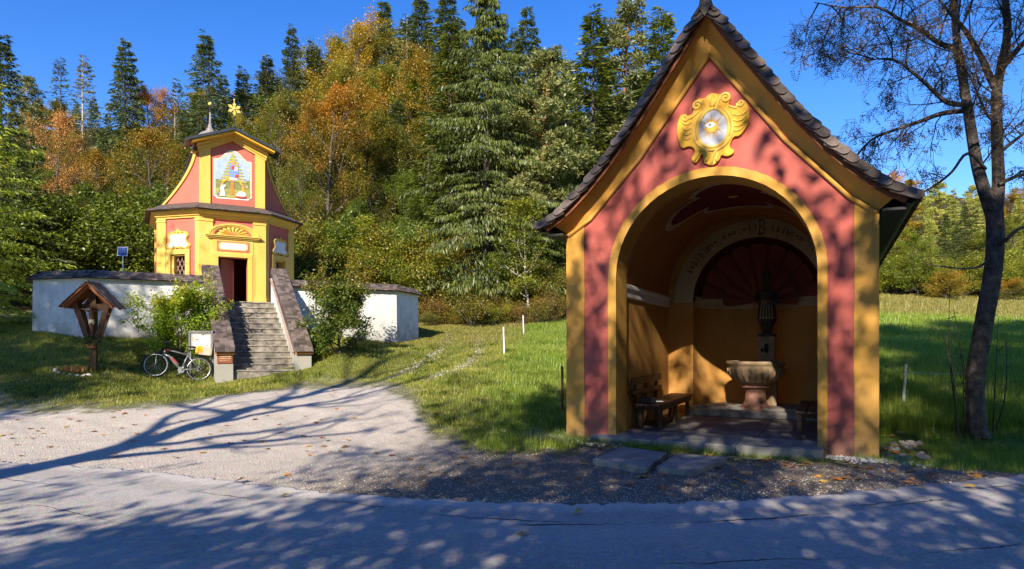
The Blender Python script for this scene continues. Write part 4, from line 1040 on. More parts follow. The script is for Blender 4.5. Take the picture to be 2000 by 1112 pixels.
# ---- windows with lattice and cartouche
for i in (1, 7):
    fp = FP(i); q0, q1, z0, z1 = OPEN[i]; sh = -.02 if i == 7 else .02
    mb = MB(); fp.poly(mb, [(q0 - .2, z0 - .2), (q0 - .2, z1 + .18), (q1 + .2, z1 + .18), (q1 + .2, z0 - .2)], .001, .02); 
    mb = MB()
    fp.rect(mb, q0 - .19, q0, z0 - .15, z1 + .18, .001, .07); fp.rect(mb, q1, q1 + .19, z0 - .15, z1 + .18, .001, .07); fp.rect(mb, q0, q1, z1, z1 + .18, .001, .07); fp.rect(mb, q0, q1, z0 - .15, z0, .001, .07)
    win = mb.build('window_surround', M['yellow_c'], CH)
    mb = MB(); fp.rect(mb, q0 - .004, q0 + .10, z0, z1, -.27, -.005); fp.rect(mb, q1 - .03, q1 + .004, z0, z1, -.27, -.005); fp.rect(mb, q0, q1, z1 - .05, z1 + .004, -.27, -.005); mb.build('window_reveal', M['yellow_c'], win)
    mb = MB(); fp.rect(mb, q0, q1, z0, z1, -.27, -.262); mb.build('window_pane', M['glassdark'] if 'glassdark' in M else M['black'], win)
    for k in range(-4, 6):
        for sg in (-1, 1):
            pts = []
            for tt_ in np.linspace(0, 1, 30):
                z = z0 + (z1 - z0) * tt_; q = (k * .17 + sg * (z - z0) * .5) - .1 if sg > 0 else (k * .17 - (z - z0) * .5) + .3
                if q0 + .1 < q < q1 - .03: pts.append(fp.p(q, z, -.14 + sg * .006))
            if len(pts) > 2:
                mb = MB(); mb.tube([pts[0], pts[-1]], .010, 5); mb.build('lattice_bar', M['latticepaint'] if 'latticepaint' in M else M['redwood'], win)
    C0 = 5.42
    half = [(0, .40), (.12, .30), (.26, .32), (.40, .25), (.43, .16), (.36, .04), (.38, -.06), (.50, -.14), (.50, -.22), (.38, -.30), (.2, -.27), (0, -.25)]
    sym = half + [(-x, z) for x, z in half[-2:0:-1]]
    sm = chaikin(sym)
    mb = MB(); fp.poly(mb, [(x * 1.06, C0 + z * 1.06) for x, z in sm][::-1], .001, .05); ct = mb.build('window_cartouche', M['yellow_c'], CH, bevel=.012)
    inner = [(x * .82, C0 - .01 + min(z, .285) * .80) for x, z in sm]
    mb = MB(); fp.poly(mb, inner[::-1], .0505, .058); mb.build('white_field', M['mwhite'], ct)
    for sg in (-1, 1):
        mb = MB(); mb.tube([fp.p(sg * x, C0 + z, .06) for x, z in ((.04, .35), (.14, .29), (.26, .31), (.39, .245), (.415, .16), (.35, .05), (.37, -.06), (.47, -.15), (.47, -.21), (.37, -.28))], .022, 6); mb.build('scroll', M['yellow_c'], ct, smooth=True)
        mb = MB(); mb.tube([fp.p(sg * (.14 + .06 * math.cos(k * .6)), C0 - .27 + .045 * math.sin(k * .6), .065) for k in range(9)], .014, 5); mb.build('scroll', M['yellow_c'], ct, smooth=True)
    mb = MB(); mb.tube([fp.p(0, C0 + .28, .06), fp.p(0, C0 + .38, .065), fp.p(0, C0 + .44, .05)], [.05, .04, .01], 6); mb.build('crest', M['yellow_c'], ct)

# ---- upper storey
fp = FP(0, UPs); U0, U1, UG = 6.72, 8.78, 9.33
def gz(q): return U1 + (UG - U1) * (1 - abs(q) / UA) * (0.92 + .08 * abs(q) / UA)
mb = MB(); fp.poly(mb, [(-UA, U0), (UA, U0), (UA, U1), (UA * .5, gz(UA * .5)), (0, UG), (-UA * .5, gz(UA * .5)), (-UA, U1)], -.25, 0); mb.build('upper_wall', M['red_c'], CH)
for q0, q1 in ((-UA - .01, -UA + .36), (UA - .34, UA + .01)):
    mb = MB(); fp.poly(mb, [(q0, U0), (q1, U0), (q1, gz(min(abs(q1), UA)) - .01), (q0, gz(min(abs(q0), UA)) - .01)], .001, .05); mb.build('upper_pilaster', M['yellow_c'], CH)
for k, (dz0, dz1, o) in enumerate(((-.16, -.08, .075), (-.08, .02, .12), (.02, .12, .20))):   # raking cornice
    for sg in (-1, 1):
        mb = MB(); e = UA + .02 + o * .4
        fp.poly(mb, [(0, UG + dz0), (sg * UA * .5, gz(UA * .5) + dz0), (sg * e, U1 + dz0 - .02), (sg * e, U1 + dz1 - .021), (sg * UA * .5, gz(UA * .5) + dz1 - .001), (0, UG + dz1 - .001)][::sg], .001, o); mb.build('raking_cornice', M['yellow_c'], CH)
# concave flank walls
for i, sg in ((1, 1), (7, -1)):
    fq = FP(i, UPs - .02); h = fq.L / 2
    def edge(z):
        tt_ = (z - U0) / (U1 - U0)
        return .30 + 1.45 * max(0, (1 - tt_)) ** 1.7 + .06 * (1 - tt_)
    zs = np.linspace(U0, U1 - .1, 16)
    s0 = -sg * h        # inner end next to the front
    outer = [(s0 + sg * edge(z), z) for z in zs]
    pl = [(s0, U0)] + outer + [(s0, U1 - .1)]
    mb = MB(); fq.poly(mb, pl[::sg], -.25, 0); mb.build('flank_wall', M['red_c'], CH)
    tr = [(s0 + sg * (edge(z) + .015), z) for z in zs] + [(s0 + sg * (edge(z) - .10), z) for z in zs[::-1]]
    mb = MB(); fq.poly(mb, tr[::sg], .001, .06); mb.build('flank_trim', M['yellow_c'], CH)
    tr = [(s0 + sg * (edge(z) + .04), z) for z in zs] + [(s0 + sg * (edge(z) + .016), z) for z in zs[::-1]]
    mb = MB(); fq.poly(mb, tr[::sg], -.3, .075); mb.build('flank_capping', M['shingle_dark'], CH)
    mb = MB(); mb.tube([fq.p(s0 + sg * .36, U1 - .12, .0), fq.p(s0 + sg * .36, U1 - .12, .10)], .07, 12); mb.build('scroll_end', M['yellow_c'], CH, smooth=False)
# body and roof behind the front
mb = MB(); mb.bx(-UA + .08, UA - .08, VF + .42, VF + 4.6, U0, U1 - .02); mb.build('drum', M['red_c'], CH)
rf = MB(); NR = 8
for sg in (-1, 1):
    pr = [(sg * o, z) for o, z in ((0, 9.56), (.5, 9.36), (1.0, 9.17), (1.40, 9.02), (1.60, 8.92))]
    pl = pr + [(x * 1.0, z - .10) for x, z in pr[::-1]]
    rf.prism([(x, VF - .42, z) for x, z in pl][::-sg], (0, .95, 0))
    pr = [(sg * o, z) for o, z in ((0, 9.55), (.5, 9.35), (1.0, 9.16), (1.28, 9.06))]
    pl = pr + [(x * 1.0, z - .10) for x, z in pr[::-1]]
    rf.prism([(x, VF + .5, z) for x, z in pl][::-sg], (0, 4.4, 0))
roofc = rf.build('roof', M['sheet'], CH)
mb = MB()
for sg in (-1, 1):
    pr = [(sg * o, z) for o, z in ((0, 9.455), (.5, 9.255), (1.0, 9.065), (1.42, 8.90))]
    pl = pr + [(x * .99, z - .07) for x, z in pr[::-1]]
    mb.prism([(x, VF - .36, z) for x, z in pl][::-sg], (0, .30, 0))
mb.build('soffit_board', M['goldpaint'], roofc)
mb = MB(); mb.tube([(0, VF - .46, 9.585), (0, VF + 5.2, 9.585)], .05, 8); mb.build('ridge_cap', M['sheet'], roofc)
# turret
tu = MB(); tu.lathe([(.46, 8.9), (.46, 9.52), (.52, 9.60), (.53, 9.72), (.47, 9.84), (.34, 9.95), (.18, 10.05), (.085, 10.2), (.045, 10.4), (.028, 10.8)], (-.55, 8.5, 0), 16); tur = tu.build('turret', M['turretshingle'] if 'turretshingle' in M else M['shingle'], CH, smooth=True)
mb = MB(); mb.tube([(-.55, 8.5, 10.78), (-.55, 8.5, 11.12)], [.028, .015], 8); mb.build('spire', M['dark'], tur)
mb = MB(); mb.ball((-.55, 8.5, 11.14), .075, 12); mb.build('gilded_ball', M['gold'], tur, smooth=True)
mb = MB(); mb.beam((-.55, 8.5, 11.2), (-.55, 8.5, 11.66), .022, .022); mb.beam((-.69, 8.5, 11.54), (-.41, 8.5, 11.54), .022, .022); mb.beam((-.64, 8.5, 11.40), (-.46, 8.5, 11.40), .022, .022); mb.build('cross', M['dark'], tur)
# star finial
mb = MB(); mb.tube([(0, VF - .3, 9.55), (0, VF - .3, 10.42)], .022, 8); fin = mb.build('finial_rod', M['dark'], CH)
for k in range(6):
    a = PI / 6 + k * PI / 3; c_ = (0, VF - .33, 10.24)
    mb = MB(); P = lambda r, da, y: (c_[0] + r * math.cos(a + da), c_[1] + y, c_[2] + r * math.sin(a + da))
    pts = [P(.03, .7, 0), P(.11, .34, 0), P(.18, .36, 0), P(.20, .14, 0), P(.255, 0, 0), P(.20, -.14, 0), P(.18, -.36, 0), P(.11, -.34, 0), P(.03, -.7, 0)]
    mb.prism(pts[::-1], (0, .03, 0)); mb.build('gilded_petal', M['gold'], fin)
mb = MB(); mb.ball((0, VF - .335, 10.24), (.05, .03, .05), 10); mb.tube([(0, VF - .3, 10.42), (0, VF - .3, 10.58)], [.02, .012], 6); mb.ball((0, VF - .3, 10.58), .03, 8); mb.build('finial_boss', M['gold'], fin)

# ---- mural on the upper front
fp = FP(0, UPs); SX, SZ = 1 / 470.0, 1 / 452.0
def mu(x, y): return ((x - 477) * SX, 9.235 - (y - 0) * SZ * .995 - (x - 477) * -.00006)
def mpoly(pts, o, mat, name, parent=None):
    mb = MB(); fp.poly(mb, [mu(x, y) for x, y in pts][::-1], o - .003, o); return mb.build(name, mat, parent)
fr = [(170, 350), (235, 352), (300, 310), (350, 245), (410, 205), (475, 185), (545, 205), (600, 240), (650, 315), (710, 375), (785, 400), (785, 985), (750, 1000), (730, 1030), (215, 995), (200, 965), (165, 950)]
fr = [(170, 352), (240, 345), (305, 300), (355, 240), (410, 200), (477, 180), (545, 200), (600, 240), (650, 300), (715, 345), (785, 352), (787, 965), (752, 980), (735, 1008), (220, 1008), (205, 980), (168, 965)]
mural = mpoly(fr, .012, M['mwhite'], 'mural', CH)
def inset(k): return [(477 + (x - 477) * k, 610 + (y - 610) * (k + .005)) for x, y in fr]
mpoly(inset(.94), .016, M['goldpaint'], 'painted_border', mural)
mpoly(inset(.90), .020, M['skyblue'], 'painted_sky', mural)
mpoly([(203, 690), (300, 680), (400, 700), (560, 700), (650, 690), (752, 665), (752, 960), (722, 975), (235, 975), (203, 945)], .024, M['mdgreen'], 'painted_wood', mural)
mpoly([(203, 830), (330, 845), (477, 835), (620, 845), (752, 820), (752, 960), (722, 975), (235, 975), (203, 945)], .028, M['mgreen'], 'painted_meadow', mural)
for k in range(9):
    y = 240 + k * 52; wv = 45 + k * 24
    for sg in (-1, 1):
        mpoly([(480, y), (480 + sg * wv * .5, y + 18), (480 + sg * wv, y + 45), (480 + sg * wv * .9, y + 62), (480 + sg * wv * .4, y + 52), (480, y + 50)][::sg], .032 + k * .0006, M['mfoliage'], 'painted_branch', mural)
mpoly([(447, 690), (495, 690), (492, 935), (440, 935)], .040, M['mbrown'], 'painted_trunk', mural)
def oval_(cx, cy, rx, ry, n=18): return [(cx + rx * math.cos(2 * PI * k / n), cy + ry * math.sin(2 * PI * k / n)) for k in range(n)]
mpoly([(430, 430), (455, 395), (510, 400), (525, 470), (570, 520), (570, 590), (520, 655), (450, 650), (412, 590), (415, 480)], .044, M['mblue'], 'painted_cloak', mural)
mpoly([(520, 590), (565, 580), (560, 655), (500, 655)], .048, M['mred'], 'painted_robe', mural); mpoly([(455, 455), (500, 440), (505, 500), (450, 515)], .048, M['mred'], 'painted_robe', mural)
mpoly(oval_(480, 395, 32, 38), .050, M['goldpaint'], 'painted_halo', mural); mpoly(oval_(481, 400, 19, 26), .053, M['mskin'], 'painted_face', mural)
mpoly(oval_(535, 432, 26, 32), .050, M['goldpaint'], 'painted_halo', mural); mpoly(oval_(536, 436, 15, 19), .053, M['mskin'], 'painted_face', mural)
mpoly([(505, 465), (560, 460), (550, 530), (505, 530)], .051, M['mwhite'], 'painted_child', mural)
mpoly(oval_(490, 668, 75, 22), .050, M['mwhite'], 'painted_cloud', mural)
mpoly([(400, 640), (425, 655), (320, 750), (288, 742)], .046, M['goldpaint'], 'painted_ray', mural); mpoly([(560, 680), (585, 675), (645, 760), (615, 765)], .046, M['goldpaint'], 'painted_ray', mural)
mpoly([(290, 790), (350, 770), (365, 790), (335, 830), (355, 965), (260, 965), (285, 870), (268, 840)], .046, M['mwhite'], 'painted_kneeler', mural); mpoly(oval_(305, 772, 22, 24), .050, M['mskin'], 'painted_face', mural); mpoly([(268, 870), (290, 880), (265, 965), (220, 945)], .044, M['mpurple'], 'painted_shadow', mural)
mpoly(oval_(610, 950, 95, 30), .043, M['mred'], 'painted_cushion', mural); mpoly([(520, 930), (590, 860), (670, 870), (700, 930), (660, 950), (540, 950)], .046, M['mwhite'], 'painted_kneeler', mural); mpoly([(625, 790), (665, 800), (670, 875), (615, 865)], .048, M['goldpaint'], 'painted_kneeler', mural); mpoly(oval_(638, 785, 18, 20), .051, M['mskin'], 'painted_face', mural)
mpoly([(680, 770), (730, 765), (728, 800), (685, 805)], .034, M['mskin'], 'painted_house', mural)

# ---- terrace inside the enclosure
WP = [(-5.75, 14.5), (-5.75, 4.75), (-4.40, 3.40), (-1.32, 3.40)]; WPr = [(1.32, 3.40), (5.10, 3.40), (6.40, 4.70), (6.40, 14.5)]
mb = MB(); mb.prism([(u, v, FZ - .02) for u, v in [(-5.6, 14.5), (-5.6, 4.8), (-4.35, 3.5), (-.86, 3.5), (-.86, 3.42), (.86, 3.42), (.86, 3.5), (5.05, 3.5), (6.25, 4.75), (6.25, 14.5)]][::-1], (0, 0, -.3))
o = mb.build('terrace', M['slab'], None, loc=CH_O, rot=(0, 0, CH_A)); tag(o, kind='structure')
# ---- stairs
NS, RI, TR = 13, .18, .275
Z0 = .72
stair = thing('stone_staircase', 'worn grey stone stairs climbing to the hill chapel door', 'staircase', CH_O, CH_A)
rg = random.Random(11)
for i in range(NS):
    z1 = Z0 + (i + 1) * RI; v0 = i * TR
    mb = MB(); k = 14
    us = [-.855 + 1.71 * j / k for j in range(k + 1)]
    front = [(u, v0 + rg.uniform(-.02, .012)) for u in us]; lip = [rg.uniform(-.018, .008) for _ in us]
    rings = [[(u, v, z1 - RI - .25) for u, v in front], [(u, v - .002, z1 - .06) for u, v in front], [(u, v - .03 + rg.uniform(-.008, .008), z1 - .035 + l) for (u, v), l in zip(front, lip)], [(u, v - .012, z1 + l) for (u, v), l in zip(front, lip)], [(u, v0 + TR * .5, z1 + rg.uniform(-.008, .004)) for u in us], [(u, v0 + TR + .08, z1 - .004) for u in us]]
    mb.loft(rings, closed=False, caps=False)
    if i == NS - 1: mb.loft([rings[-1], [(u, 3.9, z1 - .002) for u in us]], closed=False)
    mb.build('step', M['step'], stair)
# ---- enclosure walls
def coping(path, z, wd=.68, h=.24, rows=4):
    """little gabled shingle roof along a polyline (local u,v)"""
    mb = MB(); rg = random.Random(len(path) * 7)
    base = MB()
    for (a, b) in zip(path[:-1], path[1:]):
        a = Vector((*a, 0)); b = Vector((*b, 0)); d = b - a; L = d.length; d.normalize(); nrm = Vector((d.y, -d.x, 0))
        a2 = a - d * .12; b2 = b + d * .12; L += .24
        for sg in (-1, 1):
            base.add([(a2.x + nrm.x * sg * wd / 2, a2.y + nrm.y * sg * wd / 2, z), (b2.x + nrm.x * sg * wd / 2, b2.y + nrm.y * sg * wd / 2, z), (b2.x, b2.y, z + h), (a2.x, a2.y, z + h)], [(0, 1, 2, 3)])
            k = int(L / .14)
            for r_ in range(rows):
                f_ = 1 - r_ / rows
                o_ = sg * wd / 2 * (f_ - .5 / rows * .6); zz = z + h * (1 - f_) + h / rows * .5 + .015
                uu = (nrm * -sg * (wd / 2) + Vector((0, 0, h * .8))).normalized(); nn = d.cross(uu)
                for j in range(k):
                    q = a2 + d * ((j + .5 + (r_ % 2) * .5) / k * L) + nrm * o_
                    mb.box((q.x, q.y, zz + rg.uniform(0, .014)), (L / k * .94, wd / 2 / rows * 1.45, .018), 0, 0, Matrix((d, uu, nn)).transposed())
    base.add([], [])
    return mb, base
def wall_run(path, z0, z1, th=.38):
    mb = MB(); n = len(path)
    L_, R_ = [], []
    for i in range(n):
        p = Vector(path[i]); d1 = (p - Vector(path[i - 1])).normalized() if i else (Vector(path[1]) - p).normalized()
        d2 = (Vector(path[i + 1]) - p).normalized() if i < n - 1 else d1
        n1 = Vector((d1.y, -d1.x)); n2 = Vector((d2.y, -d2.x)); bs = (n1 + n2) / (1 + n1.dot(n2))
        L_.append(p + bs * th / 2); R_.append(p - bs * th / 2)
    # battered outer face
    rings = []
    for i in range(n):
        o1 = (L_[i] - Vector(path[i])) * 1.22 + Vector(path[i])
        rings.append([(o1.x, o1.y, z0), (L_[i].x, L_[i].y, z1), (R_[i].x, R_[i].y, z1), (R_[i].x, R_[i].y, z0)])
    mb.loft(rings); return mb
for path, lab in ((WP, 'whitewashed enclosure wall with shingle coping left of the stairs'), (WPr, 'whitewashed enclosure wall with shingle coping right of the stairs')):
    ew = thing('enclosure_wall', lab, 'wall', CH_O, CH_A)
    wall_run(path, .3, 3.62).build('wall_body', M['white'], ew)
    sh_, ba_ = coping(path, 3.60)
    ba_.build('coping_base', M['shingle_dark'], ew); o = sh_.build('coping_shingles', M['shingle'], ew); o['kind'] = 'stuff'
# ---- stair cheeks
for sg, lab in ((-1, 'white stair cheek wall with sloping shingle top, left side with sign'), (1, 'white stair cheek wall with sloping shingle top, right side with handrail')):
    ck = thing('stair_wall', lab, 'wall', CH_O, CH_A)
    u0, u1 = (.865, 1.30); us_, ue = (sg * u0, sg * u1)
    a, b = min(us_, ue), max(us_, ue)
    vt, zb, zt = 3.55, 1.42, 3.92
    MB().prism([(a, v, z) for v, z in [(-.12, .2), (-.12, zb), (.02, zb), (vt, zt), (vt + .35, zt), (vt + .35, .2)]], (b - a, 0, 0)).build('wall_body', M['white'], ck)
    mb = MB(); rg = random.Random(5); L = math.hypot(vt + .1, zt - zb + .1); d = Vector((0, vt + .02, zt - zb)).normalized(); up = Vector((1, 0, 0)).cross(d)
    nrow = int((L + .35) / .115)
    for r_ in range(nrow):
        p0 = Vector(((a + b) / 2, -.20, zb - .03)) + d * (r_ * .115 + .06) + up * .06
        for j in range(4):
            dd_ = (d + up * .10).normalized(); nn = Vector((1, 0, 0)).cross(dd_)
            mb.box(p0 + Vector(((j - 1.5) * .128 + (r_ % 2) * .024 - .012, 0, 0)) + up * rg.uniform(0, .012), (.122, .20, .02), 0, 0, Matrix((Vector((1, 0, 0)), dd_, nn)).transposed())
    o = mb.build('coping_shingles', M['shingle'], ck); o['kind'] = 'stuff'
    MB().prism([((a + b) / 2 - .255, -.20, zb - .07), ((a + b) / 2 + .255, -.20, zb - .07), ((a + b) / 2 + .255, -.20, zb - .015), ((a + b) / 2 - .255, -.20, zb - .015)], (0, .06, 0)).build('fascia_board', M['freshbrown'] if 'freshbrown' in M else M['board'], ck)
    dk = MB(); dk.prism([((a + b) / 2 - .25, v, z) for v, z in [(-.17, zb - .03), (vt + .3, zt + .17), (vt + .3, zt + .21), (-.17, zb + .012)]], (.50, 0, 0)); dk.build('coping_base', M['shingle_dark'], ck)
    if sg > 0:
        r1, r2 = Vector((a - .07, .0, zb - .03)), Vector((a - .07, vt, zt - .06))
        mb = MB(); mb.beam(r1, r2, .05, .06); hr = mb.build('handrail', M['handrailpaint'] if 'handrailpaint' in M else M['redwood'], ck)
        for k in range(5):
            q = r1 + (r2 - r1) * (k + .3) / 5; mb = MB(); mb.tube([q, q + Vector((.0, 0, -.06)), q + Vector((.075, 0, -.08))], .010, 5); mb.build('bracket', M['dark'], hr)
# sign on the left cheek: three worn lines in pale letters
sg_ = thing('sign_board', 'small brown sign with three pale lines on the left stair pillar', 'sign', cl(-1.083, -.125, 1.10), CH_A)
MB().bx(-.20, .20, -.022, 0, 0, .235).build('board', M['signbrown'] if 'signbrown' in M else M['board'], sg_, bevel=.006)
rg = random.Random(2)
for k in range(3):
    x = -.15 + .012 * (k == 2); mb = MB()
    while x < .14 - .03 * (k == 2):
        wd = rg.uniform(.010, .02); hh = rg.choice([.026, .026, .036])
        if rg.random() > .12: mb.bx(x, x + wd, -.0255, -.0225, .178 - k * .058, .178 - k * .058 + hh)
        x += wd + .006
    mb.build('lettering', M['cream'], sg_)['kind'] = 'stuff'
# ------------------------------------------------------------------ trees
def unit(a): return a / np.maximum(np.linalg.norm(a, axis=-1, keepdims=True), 1e-9)
def quads(pos, dr, side, ln, wd, bend=None):
    """leaf-shaped quads: base, flank, tip, flank"""
    ln = ln[:, None]; wd = wd[:, None]
    a = pos; c = pos + dr * ln
    mid = pos + dr * ln * 0.45
    if bend is not None: mid = mid + bend * ln
    return np.stack([a, mid + side * wd * .5, c, mid - side * wd * .5], 1).reshape(-1, 3)
UPV = np.array([0, 0, 1.0])

def spruce(name, H, Rr, seed, dens=1.0, droop=.55, z0=.06, up=0.0, lenk=1.0, thin=1.0, mats=None, trunk_r=None, irregular=.25, hang=0.0):
    g = np.random.default_rng(seed)
    zs = []; z = H * z0
    while z < H * .985:
        zs.append(z); z += (0.26 + .20 * g.random()) * (1.0 if z < H * .8 else .6) / thin
    bz = []; baz = []; bL = []
    for z in zs:
        fr = (z - H * z0) / (H * (1 - z0))
        nb = max(3, int(round((5.2 if fr < .8 else 4) + g.normal(0, .8))))
        a0 = g.random() * 6.28
        for k in range(nb):
            L = Rr * ((1 - fr) ** .95) * (.95 if fr > .12 else .6 + 3 * fr) * (1 + g.normal(0, irregular)) + .18
            if L < .12: continue
            bz.append(z + g.normal(0, .24)); baz.append(a0 + 6.28 * k / nb + g.normal(0, .25)); bL.append(L)
    bz = np.array(bz); baz = np.array(baz); bL = np.array(bL)
    frb = bz / H
    dro = droop * (1.15 - frb) - up * frb ** 2
    nt = (bL / .038 * dens).astype(int) + 9
    ib = np.repeat(np.arange(len(bz)), nt); N = len(ib)
    t = g.random(N) ** .62
    out = np.stack([np.cos(baz), np.sin(baz), np.zeros_like(baz)], 1)[ib]; lat = np.stack([-out[:, 1], out[:, 0], np.zeros(N)], 1)
    L = bL[ib]; dr_ = dro[ib]
    pos = out * (L * t)[:, None]; pos[:, 2] = bz[ib] + L * (.22 * t - dr_ * t ** 2 + .30 * np.maximum(dr_, 0) * t ** 4)
    s = g.uniform(-1, 1, N); width = L * .36 * (1 - t) ** .6 * lenk + .07
    pos = pos + lat * (s * width)[:, None]; pos[:, 2] -= np.abs(s) * width * .25
    pos += g.normal(0, .035, (N, 3))
    d = out * (.45 + .4 * t)[:, None] + lat * (s * .9 + g.normal(0, .25, N))[:, None] - UPV * (g.uniform(.1, 1.0, N) * np.clip(.45 + dr_, 0.1, 1.2))[:, None]
    if hang: d = d * np.array([.45, .45, 1]) - UPV * (hang * g.uniform(.4, 1.2, N))[:, None]
    d = unit(d + g.normal(0, .12, (N, 3)))
    side = unit(np.cross(d, g.normal(0, 1, (N, 3)) + UPV * 1.2))
    ln = g.uniform(.20, .48, N) * lenk; wd = ln * (g.uniform(.20, .34, N) if not hang else g.uniform(.15, .26, N))
    crown = np_mesh(name + '_crown', quads(pos, d, side, ln, wd), 4, mats[0])
    mb = MB(); r0 = trunk_r or H * .0105
    kz = np.linspace(0, H, 12); wob = np.cumsum(g.normal(0, .03, (12, 2)), 0)
    mb.tube([(wob[i, 0], wob[i, 1], kz[i] - (.4 if i == 0 else 0)) for i in range(12)], [r0 * (1 - .93 * q / H) for q in kz], 8)
    for i in range(0, len(bz), 2):
        ts = [0, .35, .7, .98]
        mb.tube([(math.cos(baz[i]) * bL[i] * q, math.sin(baz[i]) * bL[i] * q, bz[i] + bL[i] * (.22 * q - dro[i] * q ** 2 + .30 * max(dro[i], 0) * q ** 4)) for q in ts], [.035 * (.4 + bL[i] / Rr), .026, .016, .006], 3, caps=False)
    return H, mb.mesh(name + '_trunk', mats[1]), crown

def pine(name, H, Rr, seed, mats, z0=.35, npuff=210):
    g = np.random.default_rng(seed); mb = MB()
    kz = np.linspace(0, H * .97, 10); wob = np.cumsum(g.normal(0, .10, (10, 2)), 0)
    tr = [(wob[i, 0], wob[i, 1], kz[i] - (.4 if i == 0 else 0)) for i in range(10)]
    mb.tube(tr, [H * .013 * (1 - .85 * q / H) for q in kz], 8)
    cen = []
    nb = 46
    for k in range(nb):
        fr = z0 + (1 - z0) * ((k + g.random()) / nb) ** .9
        z = H * min(fr, .97); az = k * 2.4 + g.normal(0, .4)
        L = Rr * (1 - ((fr - z0) / (1 - z0)) ** 1.7) * g.uniform(.55, 1.15) + .5
        bx_, by_ = np.interp(z, kz, wob[:, 0]), np.interp(z, kz, wob[:, 1])
        tip = np.array([bx_ + math.cos(az) * L, by_ + math.sin(az) * L, z + L * g.uniform(.0, .45)])
        mid = np.array([bx_ + math.cos(az) * L * .5, by_ + math.sin(az) * L * .5, z + L * .05])
        mb.tube([(bx_, by_, z), mid, tip], [.06, .035, .012], 4, caps=False)
        for q in range(max(5, int(L * 4.6))):
            t = g.uniform(.35, 1.05); b = np.array([bx_, by_, z]); pt = b * (1 - t) ** 2 + 2 * t * (1 - t) * mid + t * t * tip if t < 1 else tip
            cen.append(pt + g.normal(0, .32, 3) * np.array([1, 1, .55]))
    cen = np.array(cen); per = 80
    rad = g.uniform(.30, .62, len(cen))
    N = len(cen) * per; ic = np.repeat(np.arange(len(cen)), per)
    dv = unit(g.normal(0, 1, (N, 3)) + np.array([0, 0, .45]))
    pos = cen[ic] + dv * (rad[ic] * g.uniform(.15, .85, N))[:, None] * np.array([1, 1, .7])
    d = unit(dv + g.normal(0, .35, (N, 3)) + UPV * .3); side = unit(np.cross(d, g.normal(0, 1, (N, 3))))
    ln = g.uniform(.18, .34, N); wd = ln * g.uniform(.26, .42, N)
    return H, mb.mesh(name + '_trunk', mats[1]), np_mesh(name + '_crown', quads(pos, d, side, ln, wd), 4, mats[0])

def skeleton(H, Rr, g, levels=3, trunkfrac=.9, nlimb=16, sub=(6, 5), upb=.35, z0=.22, lean=(0, 0), r0=None, spread=1.0, wob=.03):
    """returns tubes [(path, radii, level)] and twig polylines"""
    tubes = []; twigs = []
    r0 = r0 or H * .013
    kz = np.linspace(0, H * trunkfrac, 9)
    wob = np.cumsum(g.normal(0, H * wob * .3, (9, 2)), 0) + np.stack([kz * lean[0], kz * lean[1]], 1)
    tp = [np.array([wob[i, 0], wob[i, 1], kz[i] - (.4 if i == 0 else 0)]) for i in range(9)]
    tubes.append((tp, [r0 * (1.25 if i == 0 else 1) * (1 - .85 * kz[i] / H) for i in range(9)], 0))
    def grow(p, d, L, r, lev):
        n = 4; path = [p]; rad = [r]; dd = d
        for i in range(n):
            dd = dd + g.normal(0, .16, 3) + np.array([0, 0, upb * .22]); dd = dd / np.linalg.norm(dd)
            path.append(path[-1] + dd * L / n); rad.append(r * (1 - .75 * (i + 1) / n))
        tubes.append((path, rad, lev))
        if lev >= levels: twigs.append(path); return
        for k in range(sub[lev - 1]):
            t = .25 + .75 * (k + g.random()) / sub[lev - 1]; i = min(int(t * n), n - 1); q = path[i] + (path[i + 1] - path[i]) * (t * n - i)
            ax = g.normal(0, 1, 3); dl = path[i + 1] - path[i]; dl = dl / np.linalg.norm(dl)
            ax = ax - dl * ax.dot(dl); ax /= np.linalg.norm(ax)
            ang = g.uniform(.5, 1.0)
            grow(q, dl * math.cos(ang) + ax * math.sin(ang), L * g.uniform(.42, .62), r * (1 - .7 * t) * .62, lev + 1)
    for k in range(nlimb):
        fr = z0 + (1 - z0) * (k + g.random() * .8) / nlimb
        z = H * trunkfrac * fr; p = np.array([np.interp(z, kz, wob[:, 0]), np.interp(z, kz, wob[:, 1]), z])
        az = k * 2.4 + g.normal(0, .35); el = (.25 + .75 * fr) * g.uniform(.6, 1.2)
        # ellipsoidal crown: length of a limb depends on its height
        q = (fr - z0) / (1 - z0); prof = math.sqrt(max(0.06, 1 - (2 * q - .82) ** 2 / 1.25))
        L = Rr * prof * g.uniform(.7, 1.12) * spread
        grow(p, np.array([math.cos(az) * math.cos(el), math.sin(az) * math.cos(el), math.sin(el)]), L, r0 * (1 - .8 * fr) * .5 + .012, 1)
    return tubes, twigs
def tubes_mesh(name, tubes, mat, minr=.004, maxlev=9):
    mb = MB()
    for path, rad, lev in tubes:
        if lev > maxlev: continue
        mb.tube(path, [max(r, minr) for r in rad], (9, 6, 4, 3, 3)[min(lev, 4)], caps=(lev == 0))
    return mb.mesh(name, mat)
